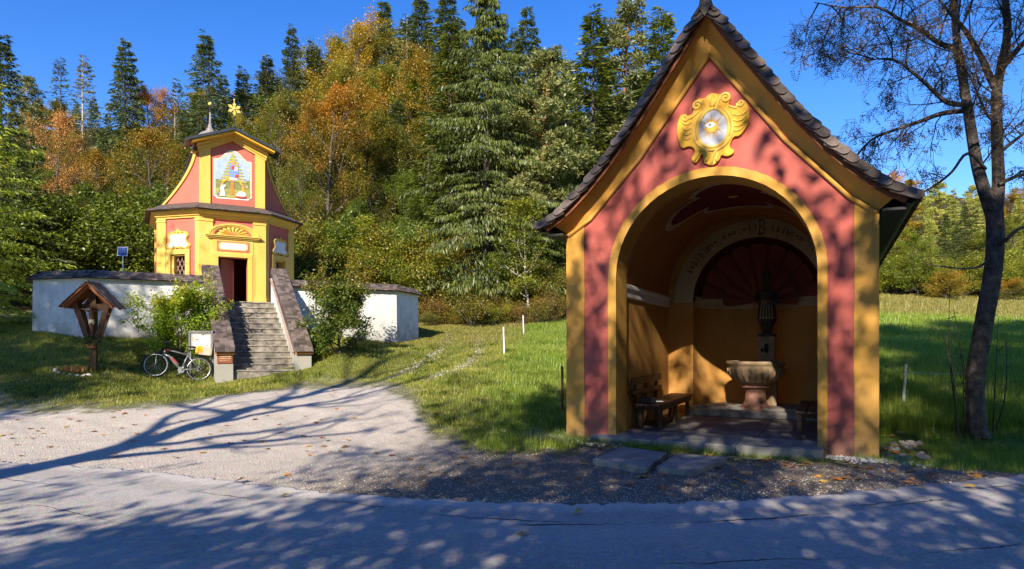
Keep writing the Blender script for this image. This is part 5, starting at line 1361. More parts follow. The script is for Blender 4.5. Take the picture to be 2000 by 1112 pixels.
def broadleaf(name, H, Rr, seed, mats, nleaf=14000, size=(.10, .19), jitter=.26, **kw):
    g = np.random.default_rng(seed)
    tubes, twigs = skeleton(H, Rr, g, **kw)
    P = np.array([[q for q in path] for path in twigs])        # (T,5,3)
    it = g.integers(0, len(P), nleaf); t = g.random(nleaf) ** .7 * 3.999; i = t.astype(int); f = (t - i)[:, None]
    pos = P[it, i] * (1 - f) + P[it, i + 1] * f + g.normal(0, jitter, (nleaf, 3)) * np.array([1, 1, .7])
    d = unit(g.normal(0, 1, (nleaf, 3)) * np.array([1, 1, .5]) - UPV * .25)
    nrm = unit(g.normal(0, .55, (nleaf, 3)) + UPV * .8); side = unit(np.cross(d, nrm))
    ln = g.uniform(*size, nleaf); wd = ln * g.uniform(.55, .8, nleaf)
    return H, tubes_mesh(name + '_trunk', tubes, mats[1], maxlev=2 if H > 7 else 3), np_mesh(name + '_crown', quads(pos, d, side, ln, wd), 4, mats[0])

LM = {}
LM['spruce'] = leafmat('spruce_needles', [(.026, .044, .012), (.055, .080, .018), (.095, .120, .026), (.14, .155, .036)], .2, .5, .65)
LM['spruce_far'] = leafmat('far_spruce_needles', [(.035, .055, .022), (.07, .095, .032), (.115, .140, .045)], .25, .4, .7)
LM['drooping'] = leafmat('sunlit_spruce_needles', [(.032, .050, .008), (.07, .095, .012), (.12, .145, .018), (.16, .175, .028)], .25, .5, .65)
LM['pine'] = leafmat('pine_needles', [(.06, .075, .022), (.12, .135, .042), (.19, .195, .062), (.26, .245, .085)], .2, .6, .6)
LM['larch'] = leafmat('larch_needles', [(.10, .12, .025), (.17, .17, .035), (.24, .20, .05)], .3, .5, .6)
LM['larch_green'] = leafmat('green_larch_needles', [(.14, .20, .014), (.26, .33, .022), (.38, .42, .035)], .35, .5, .6)
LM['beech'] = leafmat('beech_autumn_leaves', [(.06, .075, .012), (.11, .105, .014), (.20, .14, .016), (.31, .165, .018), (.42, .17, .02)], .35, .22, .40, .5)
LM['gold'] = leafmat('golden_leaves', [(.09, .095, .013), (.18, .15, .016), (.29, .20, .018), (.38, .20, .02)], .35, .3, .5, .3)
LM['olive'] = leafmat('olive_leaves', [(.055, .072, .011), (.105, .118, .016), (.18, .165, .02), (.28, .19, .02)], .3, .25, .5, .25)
LM['green'] = leafmat('green_leaves', [(.045, .075, .010), (.085, .125, .013), (.14, .18, .018), (.21, .235, .025)], .3, .3, .55)
LM['yellowgreen'] = leafmat('yellow_green_leaves', [(.07, .10, .012), (.14, .17, .016), (.23, .24, .022), (.33, .29, .03)], .35, .3, .55)
LM['brush'] = leafmat('undergrowth_leaves', [(.06, .065, .014), (.13, .11, .022), (.22, .16, .03), (.24, .11, .03), (.10, .13, .02)], .3, .5, .5)
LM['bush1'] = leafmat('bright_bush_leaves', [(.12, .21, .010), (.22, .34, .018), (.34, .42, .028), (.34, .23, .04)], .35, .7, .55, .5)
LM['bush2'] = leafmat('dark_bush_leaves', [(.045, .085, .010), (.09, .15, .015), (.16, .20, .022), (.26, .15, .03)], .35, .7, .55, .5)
LM['pinkish'] = leafmat('pinkish_autumn_leaves', [(.20, .14, .03), (.40, .20, .06), (.52, .28, .10)], .35, .4, .5)
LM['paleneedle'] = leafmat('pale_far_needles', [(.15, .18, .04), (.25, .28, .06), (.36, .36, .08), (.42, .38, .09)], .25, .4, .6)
LM['rowan'] = leafmat('withered_rowan_leaves', [(.06, .035, .02), (.13, .07, .03), (.20, .11, .05), (.10, .11, .03)], .25, .8, .8)
LM['shade'] = leafmat('shade_tree_leaves', [(.05, .08, .012), (.10, .12, .02), (.2, .15, .02)], .2, .5, .6)

PR = {}
PR['spruceA'] = spruce('spruce_a', 26, 4.6, 1, 1.0, .55, mats=(LM['spruce'], M['bark']))
PR['spruceB'] = spruce('spruce_b', 24, 4.2, 2, 1.0, .45, mats=(LM['spruce'], M['bark']), irregular=.35)
PR['spruceC'] = spruce('spruce_c', 20, 3.3, 3, 1.0, .30, up=.3, mats=(LM['spruce'], M['bark']), irregular=.3)
PR['droop'] = spruce('drooping_spruce', 28, 5.2, 4, 2.3, .80, z0=.03, lenk=1.0, thin=.8, mats=(LM['drooping'], M['bark']), irregular=.38, hang=.85)
PR['larch'] = spruce('larch', 22, 2.7, 5, .42, .18, z0=.3, up=.1, thin=.62, mats=(LM['larch'], M['bark_pale']), irregular=.4)
PR['bare'] = spruce('thin_spruce', 22, 2.6, 6, .32, .05, z0=.35, up=.35, thin=.5, mats=(LM['spruce_far'], M['bark']), irregular=.4)
PR['larchN'] = spruce('near_larch', 15, 4.6, 7, .95, .42, z0=.05, thin=.8, lenk=.8, mats=(LM['larch_green'], M['bark']), irregular=.3)
PR['pineA'] = pine('pine_a', 20, 3.6, 8, (LM['pine'], M['bark_pine']), z0=.25)
PR['pineB'] = pine('pine_b', 22, 2.9, 9, (LM['pine'], M['bark_pine']), z0=.2)
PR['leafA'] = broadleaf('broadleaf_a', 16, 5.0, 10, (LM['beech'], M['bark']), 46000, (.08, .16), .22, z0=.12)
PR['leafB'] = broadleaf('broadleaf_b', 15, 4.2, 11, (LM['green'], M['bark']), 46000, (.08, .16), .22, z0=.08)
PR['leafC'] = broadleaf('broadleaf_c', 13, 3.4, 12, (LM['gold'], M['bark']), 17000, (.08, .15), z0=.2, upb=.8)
PR['birch'] = broadleaf('young_birch', 7, 1.25, 13, (LM['yellowgreen'], M['bark_pale']), 8000, (.08, .13), .2, z0=.22, nlimb=16, sub=(4, 3), upb=.7, r0=.07)
PR['shrub'] = broadleaf('shrub', 3.4, 1.9, 14, (LM['green'], M['bark']), 15000, (.06, .12), .2, z0=.03, trunkfrac=.7, nlimb=14, sub=(5, 4), upb=.5)
PR['brush'] = broadleaf('brush', 1.7, 1.3, 15, (LM['brush'], M['bark']), 4500, (.05, .10), .2, z0=.02, trunkfrac=.6, nlimb=12, sub=(4, 3), upb=.7)
def plant_tree(kind, name, x, y, top=None, H=None, wide=1.0, rz=None, leaf=None, label='', cat='tree', group=None, z=None, lean=0):
    h, tm, cm = PR[kind]
    z = tz(x, y) if z is None else z
    Ht = H if H else (EYE + (675 - top) / F * y) - z
    k = Ht / h
    g = random.Random(int(abs(x * 131 + y * 17)) + len(name))
    t_ = thing(name, label, cat, (x, y, z - .05), rz if rz is not None else g.uniform(0, 6.28), group)
    t_.scale = (k * wide, k * wide, k)
    if lean: t_.rotation_euler[1] = lean
    a = link('trunk', tm, t_); b = link('crown', cm, t_)
    if leaf:
        b.material_slots[0].link = 'OBJECT'; b.material_slots[0].material = LM[leaf]
    return t_
def tp(px, Y): return (px - 1000) / F * Y
# (kind, name, pixel x, distance, pixel y of the top, crown width factor, leaf material, label, group)
T = [
 ('spruceA', 'spruce_tree', 245, 52, 76, 1.0, None, 'broad dark spruce rising alone above the gold tree left of the chapel', None),
 ('larch', 'larch_tree', 165, 53, 108, 1.0, None, 'thin pale larch with see-through crown at the upper left skyline', None),
 ('bare', 'spruce_tree', 118, 54, 113, 1.1, 'spruce_far', 'half bare spruce with upturned branches at the far left skyline', None),
 ('pineB', 'pine_tree', 66, 52, 150, 1.0, None, 'sparse pine leaning over the left skyline', None),
 ('leafA', 'beech_tree', 296, 54, 165, .65, 'beech', 'rusty brown beech tucked behind the lone dark spruce', None),
 ('larch', 'larch_tree', 345, 60, 152, 1.0, 'spruce_far', 'grey green larch between the two dark spruces left of the spire', None),
 ('spruceB', 'spruce_tree', 402, 58, 60, 1.0, 'spruce_far', 'tall dark spruce directly behind the chapel turret', None),
 ('spruceC', 'spruce_tree', 436, 66, 150, 1.0, 'spruce_far', 'short dark spruce just right of the turret cross', None),
 ('spruceC', 'spruce_tree', 474, 62, 134, 1.0, 'spruce_far', 'slim dark spruce above the gilded star finial', None),
 ('spruceA', 'spruce_tree', 570, 62, 48, .8, 'spruce_far', 'pointed spruce standing highest left of the tall golden beech', None),
 ('spruceC', 'spruce_tree', 521, 64, 108, 1.0, 'spruce_far', 'narrow spruce left of the pointed skyline spruce', None),
 ('spruceC', 'spruce_tree', 612, 64, 84, .9, 'spruce_far', 'narrow spruce right of the pointed skyline spruce', None),
 ('leafA', 'beech_tree', 690, 60, 50, .95, 'gold', 'tall golden beech on the skyline above the orange one', None),
 ('spruceB', 'spruce_tree', 750, 66, -6, .9, 'spruce_far', 'spruce touching the top edge right of the golden beech', None),
 ('spruceB', 'spruce_tree', 822, 66, -22, .9, 'spruce_far', 'spruce cut by the top edge, second from the golden beech', None),
 ('larch', 'larch_tree', 790, 64, 30, 1.1, 'spruce_far', 'thin grey conifer between the two top edge spruces', None),
 ('spruceB', 'spruce_tree', 872, 62, -40, .9, 'spruce', 'dark spruce behind the left edge of the drooping spruce', None),
 ('leafA', 'beech_tree', 640, 42, 168, 1.0, 'beech', 'large orange beech right of the chapel', None),
 ('leafA', 'beech_tree', 545, 50, 190, .9, 'olive', 'olive and orange tree between chapel roof and orange beech', None),
 ('leafB', 'broadleaf_tree', 730, 46, 215, 1.0, 'olive', 'olive green tree right behind the orange beech', None),
 ('leafA', 'beech_tree', 840, 52, 105, .85, 'gold', 'golden tree glowing left of the drooping spruce', None),
 ('spruceC', 'spruce_tree', 775, 47, 195, 1.0, 'spruce_far', 'bluish young spruce amid the olive trees', None),
 ('leafB', 'broadleaf_tree', 790, 40, 330, 1.0, 'green', 'dark green tree in the middle of the slope', None),
 ('leafB', 'broadleaf_tree', 700, 37.5, 385, .9, 'green', 'dense green tree low behind the right bush', None),
 ('droop', 'spruce_tree', 950, 36.5, -75, 1.3, None, 'huge sunlit spruce with drooping branches, crown cut by the top edge', None),
 ('spruceA', 'spruce_tree', 880, 38, 40, 1.05, 'drooping', 'bushy spruce at the left flank of the huge drooping one', None),
 ('pineA', 'pine_tree', 1066, 37, 88, 1.3, None, 'broad pine with reddish trunk beside the huge drooping spruce', None),
 ('spruceA', 'spruce_tree', 1030, 43, 10, .85, 'spruce', 'dark spruce between the huge drooping spruce and the broad pine', None),
 ('spruceC', 'spruce_tree', 1160, 45, 20, 1.1, 'drooping', 'narrow spruce just left of the tall pine by the gable', None),
 ('pineB', 'pine_tree', 1208, 46, 2, 1.25, None, 'tall rounded pine left of the shingled gable', None),
 ('spruceC', 'spruce_tree', 1293, 45, 16, 1.0, 'drooping', 'narrow spruce touching the shingled gable', None),
 ('spruceB', 'spruce_tree', 1118, 47, 120, 1.0, 'drooping', 'dense green spruce filling the gap under the tall pine', None),
 ('leafC', 'maple_tree', 292, 35, 236, .9, 'gold', 'gold leaved tree with pale bare stems left of the chapel', None),
 ('leafC', 'maple_tree', 112, 40, 212, .8, 'pinkish', 'pinkish orange tree at the far left below the bare spruce', None),
 ('leafC', 'maple_tree', 190, 41, 290, .9, 'gold', 'loose yellow tree between the pinkish tree and the gold one', None),
 ('leafB', 'broadleaf_tree', 60, 31, 285, .9, 'green', 'dark leafy tree shading the far left end of the wall', None),
 ('leafB', 'broadleaf_tree', 165, 33, 355, .9, 'green', 'dark green tree behind the solar panel', None),
 ('leafB', 'broadleaf_tree', 245, 34.5, 385, .8, 'yellowgreen', 'yellow green tree close to the left chapel corner', None),
 ('leafC', 'maple_tree', 588, 38, 300, .75, 'olive', 'thin brownish tree just right of the chapel roof', None),
 ('larchN', 'larch_tree', -35, 20.5, 75, .85, None, 'bright yellow green larch reaching in from the left edge', None),
 ('spruceB', 'spruce_tree', 8, 27, 62, .8, 'spruce', 'dark spruce cut by the left edge', None),
 ('birch', 'birch_tree', 1034, 33, 372, 1.2, None, 'young birch with white stem beside the insect house', None),
 ('birch', 'birch_tree', 703, 34, 410, 1.2, None, 'young birch above the right end of the right bush', None),
 ('birch', 'birch_tree', 834, 34, 478, 1.1, None, 'small young birch in the middle of the forest edge', None),
]
for kind, nm_, px, Y, top, wd, leaf, lab, grp in T:
    plant_tree(kind, nm_, tp(px, Y), Y, top=top, wide=wd * (1.22 if kind in ('spruceA', 'spruceB', 'spruceC') else 1.0), leaf=leaf, label=lab)
# filler rows up the slope, indistinguishable in the photo
rg = random.Random(21)
for px, Y, top, kind, leaf in ((500, 56, 220, 'leafA', 'olive'), (455, 56, 215, 'spruceC', 'spruce'), (360, 54, 210, 'spruceC', 'spruce'), (325, 50, 260, 'leafB', 'olive'), (610, 54, 190, 'leafB', 'olive'), (655, 56, 140, 'leafB', 'olive'), (720, 56, 120, 'leafA', 'olive'), (760, 54, 130, 'leafB', 'gold'), (905, 50, 130, 'spruceB', 'spruce'), (990, 50, 90, 'spruceB', 'spruce'), (1075, 52, 120, 'spruceB', 'spruce'), (1250, 52, 140, 'spruceB', 'spruce'), (1330, 50, 120, 'spruceB', 'spruce'), (200, 48, 250, 'spruceC', 'spruce'), (140, 46, 260, 'leafB', 'olive'), (20, 44, 240, 'spruceB', 'spruce'), (85, 44, 290, 'leafB', 'olive'), (1180, 50, 190, 'spruceB', 'spruce'), (830, 47, 230, 'leafB', 'olive'), (580, 44, 350, 'leafB', 'green'), (850, 38, 380, 'leafB', 'green'), (1010, 37, 330, 'spruceC', 'drooping'), (1100, 40, 330, 'spruceC', 'drooping'), (640, 38, 430, 'leafB', 'green'), (520, 40, 380, 'leafB', 'green'), (455, 46, 330, 'leafB', 'olive'), (400, 44, 380, 'leafB', 'green'), (1160, 44, 330, 'spruceB', 'drooping'), (905, 36.5, 440, 'leafB', 'green'), (-60, 40, 230, 'spruceB', 'spruce'), (-40, 33, 330, 'leafB', 'green'), (110, 36, 400, 'leafB', 'green')):
    con = kind.startswith('spruce')
    plant_tree(kind, 'spruce_tree' if con else 'broadleaf_tree', tp(px, Y), Y, top=top, leaf=leaf, wide=rg.uniform(.9, 1.15),
               label='half hidden dark conifer in the packed rows of the hill forest' if con else 'half hidden leafy tree in the packed rows of the hill forest', group='conifers packed in the hill forest' if con else 'leafy trees packed in the hill forest')
# back rows closing the skyline between the spires
_sx = [-60, 20, 100, 200, 300, 400, 500, 600, 700, 800, 900, 1000, 1080, 1130, 1180, 1260, 1340]; _sy = [180, 185, 205, 195, 190, 170, 145, 110, 75, 45, 30, 40, 110, 250, 140, 170, 180]
for k in range(42):
    px = -50 + k * 33 + rg.uniform(-9, 9); Y = 70 + rg.uniform(-3, 5); top = np.interp(px, _sx, _sy) + rg.uniform(-14, 26)
    kind = rg.choice(['spruceB', 'spruceC', 'spruceA', 'leafB'] if px < 830 else ['spruceB', 'spruceA'])
    con = kind.startswith('spruce')
    plant_tree(kind, 'spruce_tree' if con else 'broadleaf_tree', tp(px, Y), Y, top=float(top), leaf='spruce_far' if con else rg.choice(['olive', 'gold', 'olive']), wide=rg.uniform(.95, 1.2),
               label='distant conifer closing the skyline behind the hill forest' if con else 'distant leafy tree closing the skyline behind the hill forest', group='back row conifers on the hill' if con else 'back row leafy trees on the hill')
for k in range(20):
    px = 20 + k * 56 + rg.uniform(-12, 12); Y = 57 + rg.uniform(-2, 2); top = np.interp(px, _sx, _sy) + rg.uniform(70, 120)
    kind = rg.choice(['spruceB', 'leafB', 'leafA'] if px < 830 else ['spruceB', 'spruceA']); con = kind.startswith('spruce')
    plant_tree(kind, 'spruce_tree' if con else 'broadleaf_tree', tp(px, Y), Y, top=float(top), leaf='spruce' if con else rg.choice(['olive', 'beech', 'green']), wide=rg.uniform(.95, 1.2),
               label='half hidden dark conifer in the packed rows of the hill forest' if con else 'half hidden leafy tree in the packed rows of the hill forest', group='conifers packed in the hill forest' if con else 'leafy trees packed in the hill forest')
# far forest beyond the meadow on the right
FR = [('leafA', 1735, 88, 332, .6, 'pinkish', 'bare pinkish tree at the forest edge just above the right eave', None), ('pineB', 1768, 84, 352, 1.3, 'gold', 'yellow topped tree beyond the meadow next to the eave', None)]
for kind, px, Y, top, wd, leaf, lab, grp in FR: plant_tree(kind, 'far_tree', tp(px, Y), Y, top=top, wide=wd, leaf=leaf, label=lab)
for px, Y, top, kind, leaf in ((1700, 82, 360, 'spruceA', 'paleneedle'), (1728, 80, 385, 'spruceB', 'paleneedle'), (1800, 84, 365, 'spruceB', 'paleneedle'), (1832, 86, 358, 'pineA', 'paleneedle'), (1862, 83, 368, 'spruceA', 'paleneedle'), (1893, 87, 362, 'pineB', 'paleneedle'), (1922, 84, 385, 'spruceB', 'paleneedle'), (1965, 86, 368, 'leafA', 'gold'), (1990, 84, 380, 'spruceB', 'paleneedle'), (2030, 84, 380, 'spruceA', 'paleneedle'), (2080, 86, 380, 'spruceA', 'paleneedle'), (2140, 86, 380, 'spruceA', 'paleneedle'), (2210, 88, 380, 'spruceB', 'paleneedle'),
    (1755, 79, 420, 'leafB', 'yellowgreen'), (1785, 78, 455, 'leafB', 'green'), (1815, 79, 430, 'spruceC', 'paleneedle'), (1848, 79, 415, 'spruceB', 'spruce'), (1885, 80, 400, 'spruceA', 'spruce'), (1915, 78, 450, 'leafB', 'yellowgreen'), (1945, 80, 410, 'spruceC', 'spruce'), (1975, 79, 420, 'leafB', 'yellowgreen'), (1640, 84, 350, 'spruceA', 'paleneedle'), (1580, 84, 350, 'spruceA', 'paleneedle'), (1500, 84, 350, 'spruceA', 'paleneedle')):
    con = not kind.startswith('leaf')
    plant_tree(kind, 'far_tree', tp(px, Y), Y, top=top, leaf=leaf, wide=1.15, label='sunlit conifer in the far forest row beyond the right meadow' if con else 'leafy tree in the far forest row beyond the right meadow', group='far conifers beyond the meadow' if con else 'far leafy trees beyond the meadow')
plant_tree('shrub', 'shrub', tp(1850, 72), 72, top=532, wide=1.3, leaf='gold', label='yellow shrub at the far meadow edge left of the rowan trunk', cat='shrub')
plant_tree('shrub', 'shrub', tp(1975, 72), 72, top=548, wide=1.5, leaf='beech', label='orange shrub at the far meadow edge right of the rowan trunk', cat='shrub')
# undergrowth along the forest edge
for k in range(26):
    px = 585 + k * 21 + rg.uniform(-8, 8); Y = 34 + rg.uniform(-1.0, 2.0)
    leaf = rg.choice(['green', 'green', 'yellowgreen', 'olive'])
    if px > 860 and k % 2: continue
    plant_tree('shrub', 'shrub', tp(px, Y), Y, H=rg.uniform(2.6, 4.6) * (1 if px < 860 else .7), leaf=leaf, label='leafy shrub in the thicket along the forest edge', cat='shrub', group='thicket shrubs along the forest edge')
for k in range(20):
    px = 800 + k * 17 + rg.uniform(-6, 6); Y = 32 + rg.uniform(-1.0, 1.8) + max(0, (px - 960)) * .012
    plant_tree('brush', 'brushwood', tp(px, Y), Y, H=rg.uniform(.5, 1.8), wide=rg.uniform(.7, 1.3), leaf=rg.choice(['brush', 'olive', 'yellowgreen']), label='low tawny brush at the foot of the thicket', cat='brush', group='low brush along the forest edge')
for px, Y, h in ((20, 28, 4), (70, 29, 4.5), (125, 30, 4.5), (180, 30.5, 4), (235, 31, 4), (-30, 26, 4), (290, 32, 5), (330, 33, 5)):
    plant_tree('shrub', 'shrub', tp(px, Y), Y, H=h, leaf='green', wide=1.1, label='dark shrub in the shade behind the left enclosure wall', cat='shrub', group='dark shrubs behind the left wall')
for k, (px, Y, h) in enumerate(((1690, 77, 5), (1720, 76, 4), (1750, 76, 4.5), (1790, 76, 4), (1825, 76, 4), (1880, 76, 4.5), (1920, 76, 4), (1955, 76, 5), (1995, 76, 4))):
    plant_tree('shrub', 'shrub', tp(px, Y), Y, H=h, leaf='yellowgreen', wide=1.3, label='low shrub along the far edge of the right meadow', cat='shrub', group='low shrubs at the far meadow edge')

# two garden bushes at the wall
b1 = broadleaf('bright_bush', 2.9, 1.75, 31, (LM['bush1'], M['bark']), 24000, (.07, .12), .13, z0=.03, trunkfrac=.7, nlimb=18, sub=(5, 4), upb=.5, r0=.05)
PR['bush1'] = b1
PR['bush2'] = broadleaf('dark_bush', 2.9, 1.6, 32, (LM['bush2'], M['bark']), 22000, (.07, .12), .13, z0=.03, trunkfrac=.7, nlimb=18, sub=(5, 4), upb=.6, r0=.05)
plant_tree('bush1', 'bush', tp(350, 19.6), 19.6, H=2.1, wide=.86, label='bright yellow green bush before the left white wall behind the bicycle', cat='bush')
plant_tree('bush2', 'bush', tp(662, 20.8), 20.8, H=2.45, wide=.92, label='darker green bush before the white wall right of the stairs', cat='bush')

# ---- rowan on the right
g = np.random.default_rng(77); rt = Vector((tp(1908, 11.1), 11.1, tz(tp(1908, 11.1), 11.1)))
row = thing('rowan_tree', 'nearly leafless rowan with forked dark trunk at the right edge', 'tree', rt)
def rp(px, py, dy=0.0):
    q = at(px, py, 11.1 + dy) - rt; return np.array([q.x, q.y, q.z])
def smooth_path(P, n=4):
    P = [np.array(p, dtype=float) for p in P]; out = []
    for i in range(len(P) - 1):
        a = P[max(i - 1, 0)]; b = P[i]; c = P[i + 1]; d = P[min(i + 2, len(P) - 1)]
        for k in range(n):
            t = k / n; out.append(.5 * ((2 * b) + (c - a) * t + (2 * a - 5 * b + 4 * c - d) * t * t + (3 * b - a - 3 * c + d) * t ** 3))
    out.append(P[-1]); return out
tubes = []; tw = []
def limb(pts, r0, r1, lev=0):
    P = smooth_path(pts); n = len(P); tubes.append((P, [r0 + (r1 - r0) * (i / (n - 1)) for i in range(n)], lev)); return P
def rgrow(p, d, L, r, lev, droop=.0):
    n = 5; path = [p]; rad = [r]; dd = d / np.linalg.norm(d)
    for i in range(n):
        dd = dd + g.normal(0, .22, 3) + np.array([0, 0, -droop * .12]); dd = dd / np.linalg.norm(dd)
        path.append(path[-1] + dd * L / n); rad.append(max(r * (1 - .7 * (i + 1) / n), .003))
    tubes.append((path, rad, lev))
    if lev >= 3: tw.append(path)
    if lev >= 4: return
    for k in range((0, 7, 6, 4)[lev]):
        t = .2 + .8 * (k + g.random()) / (0, 7, 6, 4)[lev]; i = min(int(t * n), n - 1); q = path[i] + (path[i + 1] - path[i]) * (t * n - i)
        dl = path[i + 1] - path[i]; dl = dl / np.linalg.norm(dl); ax = g.normal(0, 1, 3); ax = ax - dl * ax.dot(dl); ax /= np.linalg.norm(ax)
        an = g.uniform(.45, .95); rgrow(q, dl * math.cos(an) + ax * math.sin(an), L * g.uniform(.42, .65), r * (1 - .6 * t) * .6, lev + 1, droop)
tr = limb([rp(1912, 862), rp(1908, 820), rp(1905, 740), rp(1920, 640), rp(1938, 540), rp(1944, 470), rp(1942, 415)], .145, .13)
tubes[-1][1][0] = .23; tubes[-1][1][1] = .19; tubes[-1][1][2] = .165
sL = limb([rp(1942, 430), rp(1925, 380), rp(1908, 320, .1), rp(1893, 230, .2), rp(1880, 150, .3), rp(1868, 70, .3), rp(1862, -40, .4), rp(1850, -160, .5)], .11, .04)
sR = limb([rp(1944, 425), rp(1950, 360), rp(1948, 290, -.1), rp(1946, 190, -.2), rp(1955, 130, -.2), rp(1968, 60, -.3), rp(1962, -30, -.3), rp(1975, -160, -.3)], .105, .04)
L1 = limb([rp(1895, 205, .2), rp(1850, 200), rp(1815, 170, -.2), rp(1780, 140, -.3), rp(1740, 115, -.3), rp(1690, 120, -.3)], .05, .006, 1)
L2 = limb([rp(1872, 95, .3), rp(1835, 85, .1), rp(1800, 60, 0), rp(1760, 40, -.1), rp(1715, 15, -.2), rp(1650, 15, -.2), rp(1590, 5, -.3)], .05, .006, 1)
L3 = limb([rp(1942, 170, -.2), rp(1915, 110, -.1), rp(1885, 60, -.4), rp(1850, 20, -.5), rp(1815, -30, -.6)], .06, .01, 1)
L4 = limb([rp(1896, 215, .2), rp(1840, 222, .6), rp(1790, 240, .9), rp(1745, 255, 1.0), rp(1700, 275, 1.1), rp(1660, 320, 1.1)], .05, .01, 1)
L5 = limb([rp(1925, 330, 0), rp(1890, 300, -.3), rp(1860, 335, -.6), rp(1830, 360, -.8), rp(1790, 385, -.9), rp(1765, 420, -.9)], .028, .008, 1)
L6 = limb([rp(1955, 135, -.2), rp(1985, 100, -.2), rp(2010, 70, -.2), rp(2040, 20, -.2)], .06, .02, 1)
L7 = limb([rp(1951, 360, -.1), rp(1985, 345, -.2), rp(2020, 340, -.3), rp(2060, 350, -.3)], .035, .012, 1)
L8 = limb([rp(1950, 300, -.1), rp(1975, 280, .1), rp(2010, 255, .2), rp(2050, 240, .2)], .035, .012, 1)
L9 = limb([rp(1935, 500, -.05), rp(1915, 520, -.3), rp(1880, 525, -.6), rp(1835, 520, -.9), rp(1800, 515, -1.0)], .022, .006, 1)
L10 = limb([rp(1940, 475), rp(1962, 470, -.2), rp(1985, 450, -.3), rp(2010, 440, -.4)], .04, .02, 1)
L11 = limb([rp(1946, 240, -.2), rp(1925, 220, -.5), rp(1900, 160, -.7), rp(1880, 130, -.9)], .03, .01, 1)
def sprout(P, k, L0, L1_, r, droop, t0=.15, lev=2, bias=None):
    for j in range(k):
        t = t0 + (1 - t0) * (j + g.random()) / k; x = t * (len(P) - 1); i = min(int(x), len(P) - 2); q = P[i] + (P[i + 1] - P[i]) * (x - i)
        dl = P[i + 1] - P[i]; dl = dl / np.linalg.norm(dl); ax = g.normal(0, 1, 3); ax = ax - dl * ax.dot(dl); ax /= np.linalg.norm(ax)
        d = dl * .6 + ax * .9 + (bias if bias is not None else 0)
        rgrow(q, d, g.uniform(L0, L1_), r, lev, droop)
for P_, k, a, b in ((L1, 10, .7, 1.3), (L2, 14, .6, 1.2), (L3, 8, .7, 1.3), (L4, 10, .5, 1.0), (L6, 5, .6, 1.1), (L7, 4, .5, .9), (L8, 4, .5, .9), (L11, 4, .4, .8)): sprout(P_, k, a, b, .013, .35)
sprout(L5, 5, .3, .6, .009, .3, lev=3); sprout(L9, 6, .25, .5, .006, .5, lev=4)
sprout(sL, 7, .6, 1.3, .018, .2, t0=.25); sprout(sR, 7, .6, 1.2, .018, .2, t0=.25)
link('trunk', tubes_mesh('rowan_trunk', [q for q in tubes if q[2] < 2], M['rowanbark'] if 'rowanbark' in M else M['bark_dark']), row)
link('twigs', tubes_mesh('rowan_twigs', [q for q in tubes if q[2] >= 2], M['bark_dark'], .0032), row)
# withered pinnate leaves
PT = np.array(tw); K = 2600; it = g.integers(0, len(PT), K); ii = g.integers(1, 6, K)
base = PT[it, ii]; keep = base[:, 2] > 3.0; base = base[keep]; K = len(base)
rd = unit(g.normal(0, .6, (K, 3)) + np.array([0, 0, -.8])); sd = unit(np.cross(rd, g.normal(0, 1, (K, 3))))
VV = []
for j in range(5):
    for sgn in (-1, 1):
        p_ = base + rd * (.035 + .032 * j) ; d_ = unit(sd * sgn + rd * .55 + g.normal(0, .2, (K, 3)))
        VV.append(quads(p_, d_, unit(np.cross(d_, rd) * .5 + rd * .6), g.uniform(.035, .065, K), g.uniform(.014, .022, K)))
link('crown', np_mesh('rowan_leaves', np.concatenate(VV), 4, LM['rowan']), row)
# suckers round its foot
mb = MB()
for k, (px, top, bx_) in enumerate(((1855, 560, 1875), (1862, 600, 1880), (1838, 640, 1868), (1880, 690, 1884), (1950, 620, 1938), (1965, 660, 1940), (1870, 720, 1882))):
    a = rp(bx_, 858, -.1 + .05 * k); b_ = rp(px, top, -.2 + .06 * k); m_ = (a + b_) / 2 + g.normal(0, .06, 3)
    P_ = smooth_path([a, m_, b_], 5); mb.tube(P_, [.014 * (1 - .75 * i / (len(P_) - 1)) for i in range(len(P_))], 5)
    for j in range(7):
        q = P_[3 + j % 7]; mb.tube([q, q + g.normal(0, .10, 3) + np.array([0, 0, .12]), q + g.normal(0, .16, 3) + np.array([0, 0, .2])], [.005, .004, .002], 3)
link('suckers', mb.mesh('rowan_suckers', M['bark_dark']), row)

# ---- trees standing behind the viewer on the other side of the road (their shadows fall into the picture)
def behind(kind, name, x, y, H, wide, label, leaf=None, rz=None, group=None):
    return plant_tree(kind, name, x, y, H=H, wide=wide, leaf=leaf, label=label, z=0.0, rz=rz, group=group)
g = np.random.default_rng(5)
# bare forked tree whose trunk shadow crosses the gravel
tb, twg = skeleton(17, 5.0, np.random.default_rng(41), trunkfrac=.88, nlimb=13, sub=(4, 3), upb=.6, z0=.42, r0=.42, lean=(-.15, 0), wob=.04)
st = thing('bare_tree', 'bare forked tree across the road behind the viewer on the left', 'tree', (-7.5, -1.6, 0))
link('trunk', tubes_mesh('bare_tree_trunk', tb, M['bark']), st)
P_ = np.array(twg); n_ = 500; it = g.integers(0, len(P_), n_); ii = g.integers(0, 5, n_); pos = P_[it, ii] + g.normal(0, .15, (n_, 3))
d = unit(g.normal(0, 1, (n_, 3))); link('crown', np_mesh('bare_tree_leaves', quads(pos, d, unit(np.cross(d, g.normal(0, 1, (n_, 3)))), g.uniform(.08, .14, n_), g.uniform(.05, .09, n_)), 4, LM['shade']), st)
PR['shade1'] = broadleaf('shade_tree', 12, 4.2, 51, (LM['shade'], M['bark']), 15000, (.13, .22), .28, z0=.25, nlimb=16, sub=(5, 4), upb=.5)
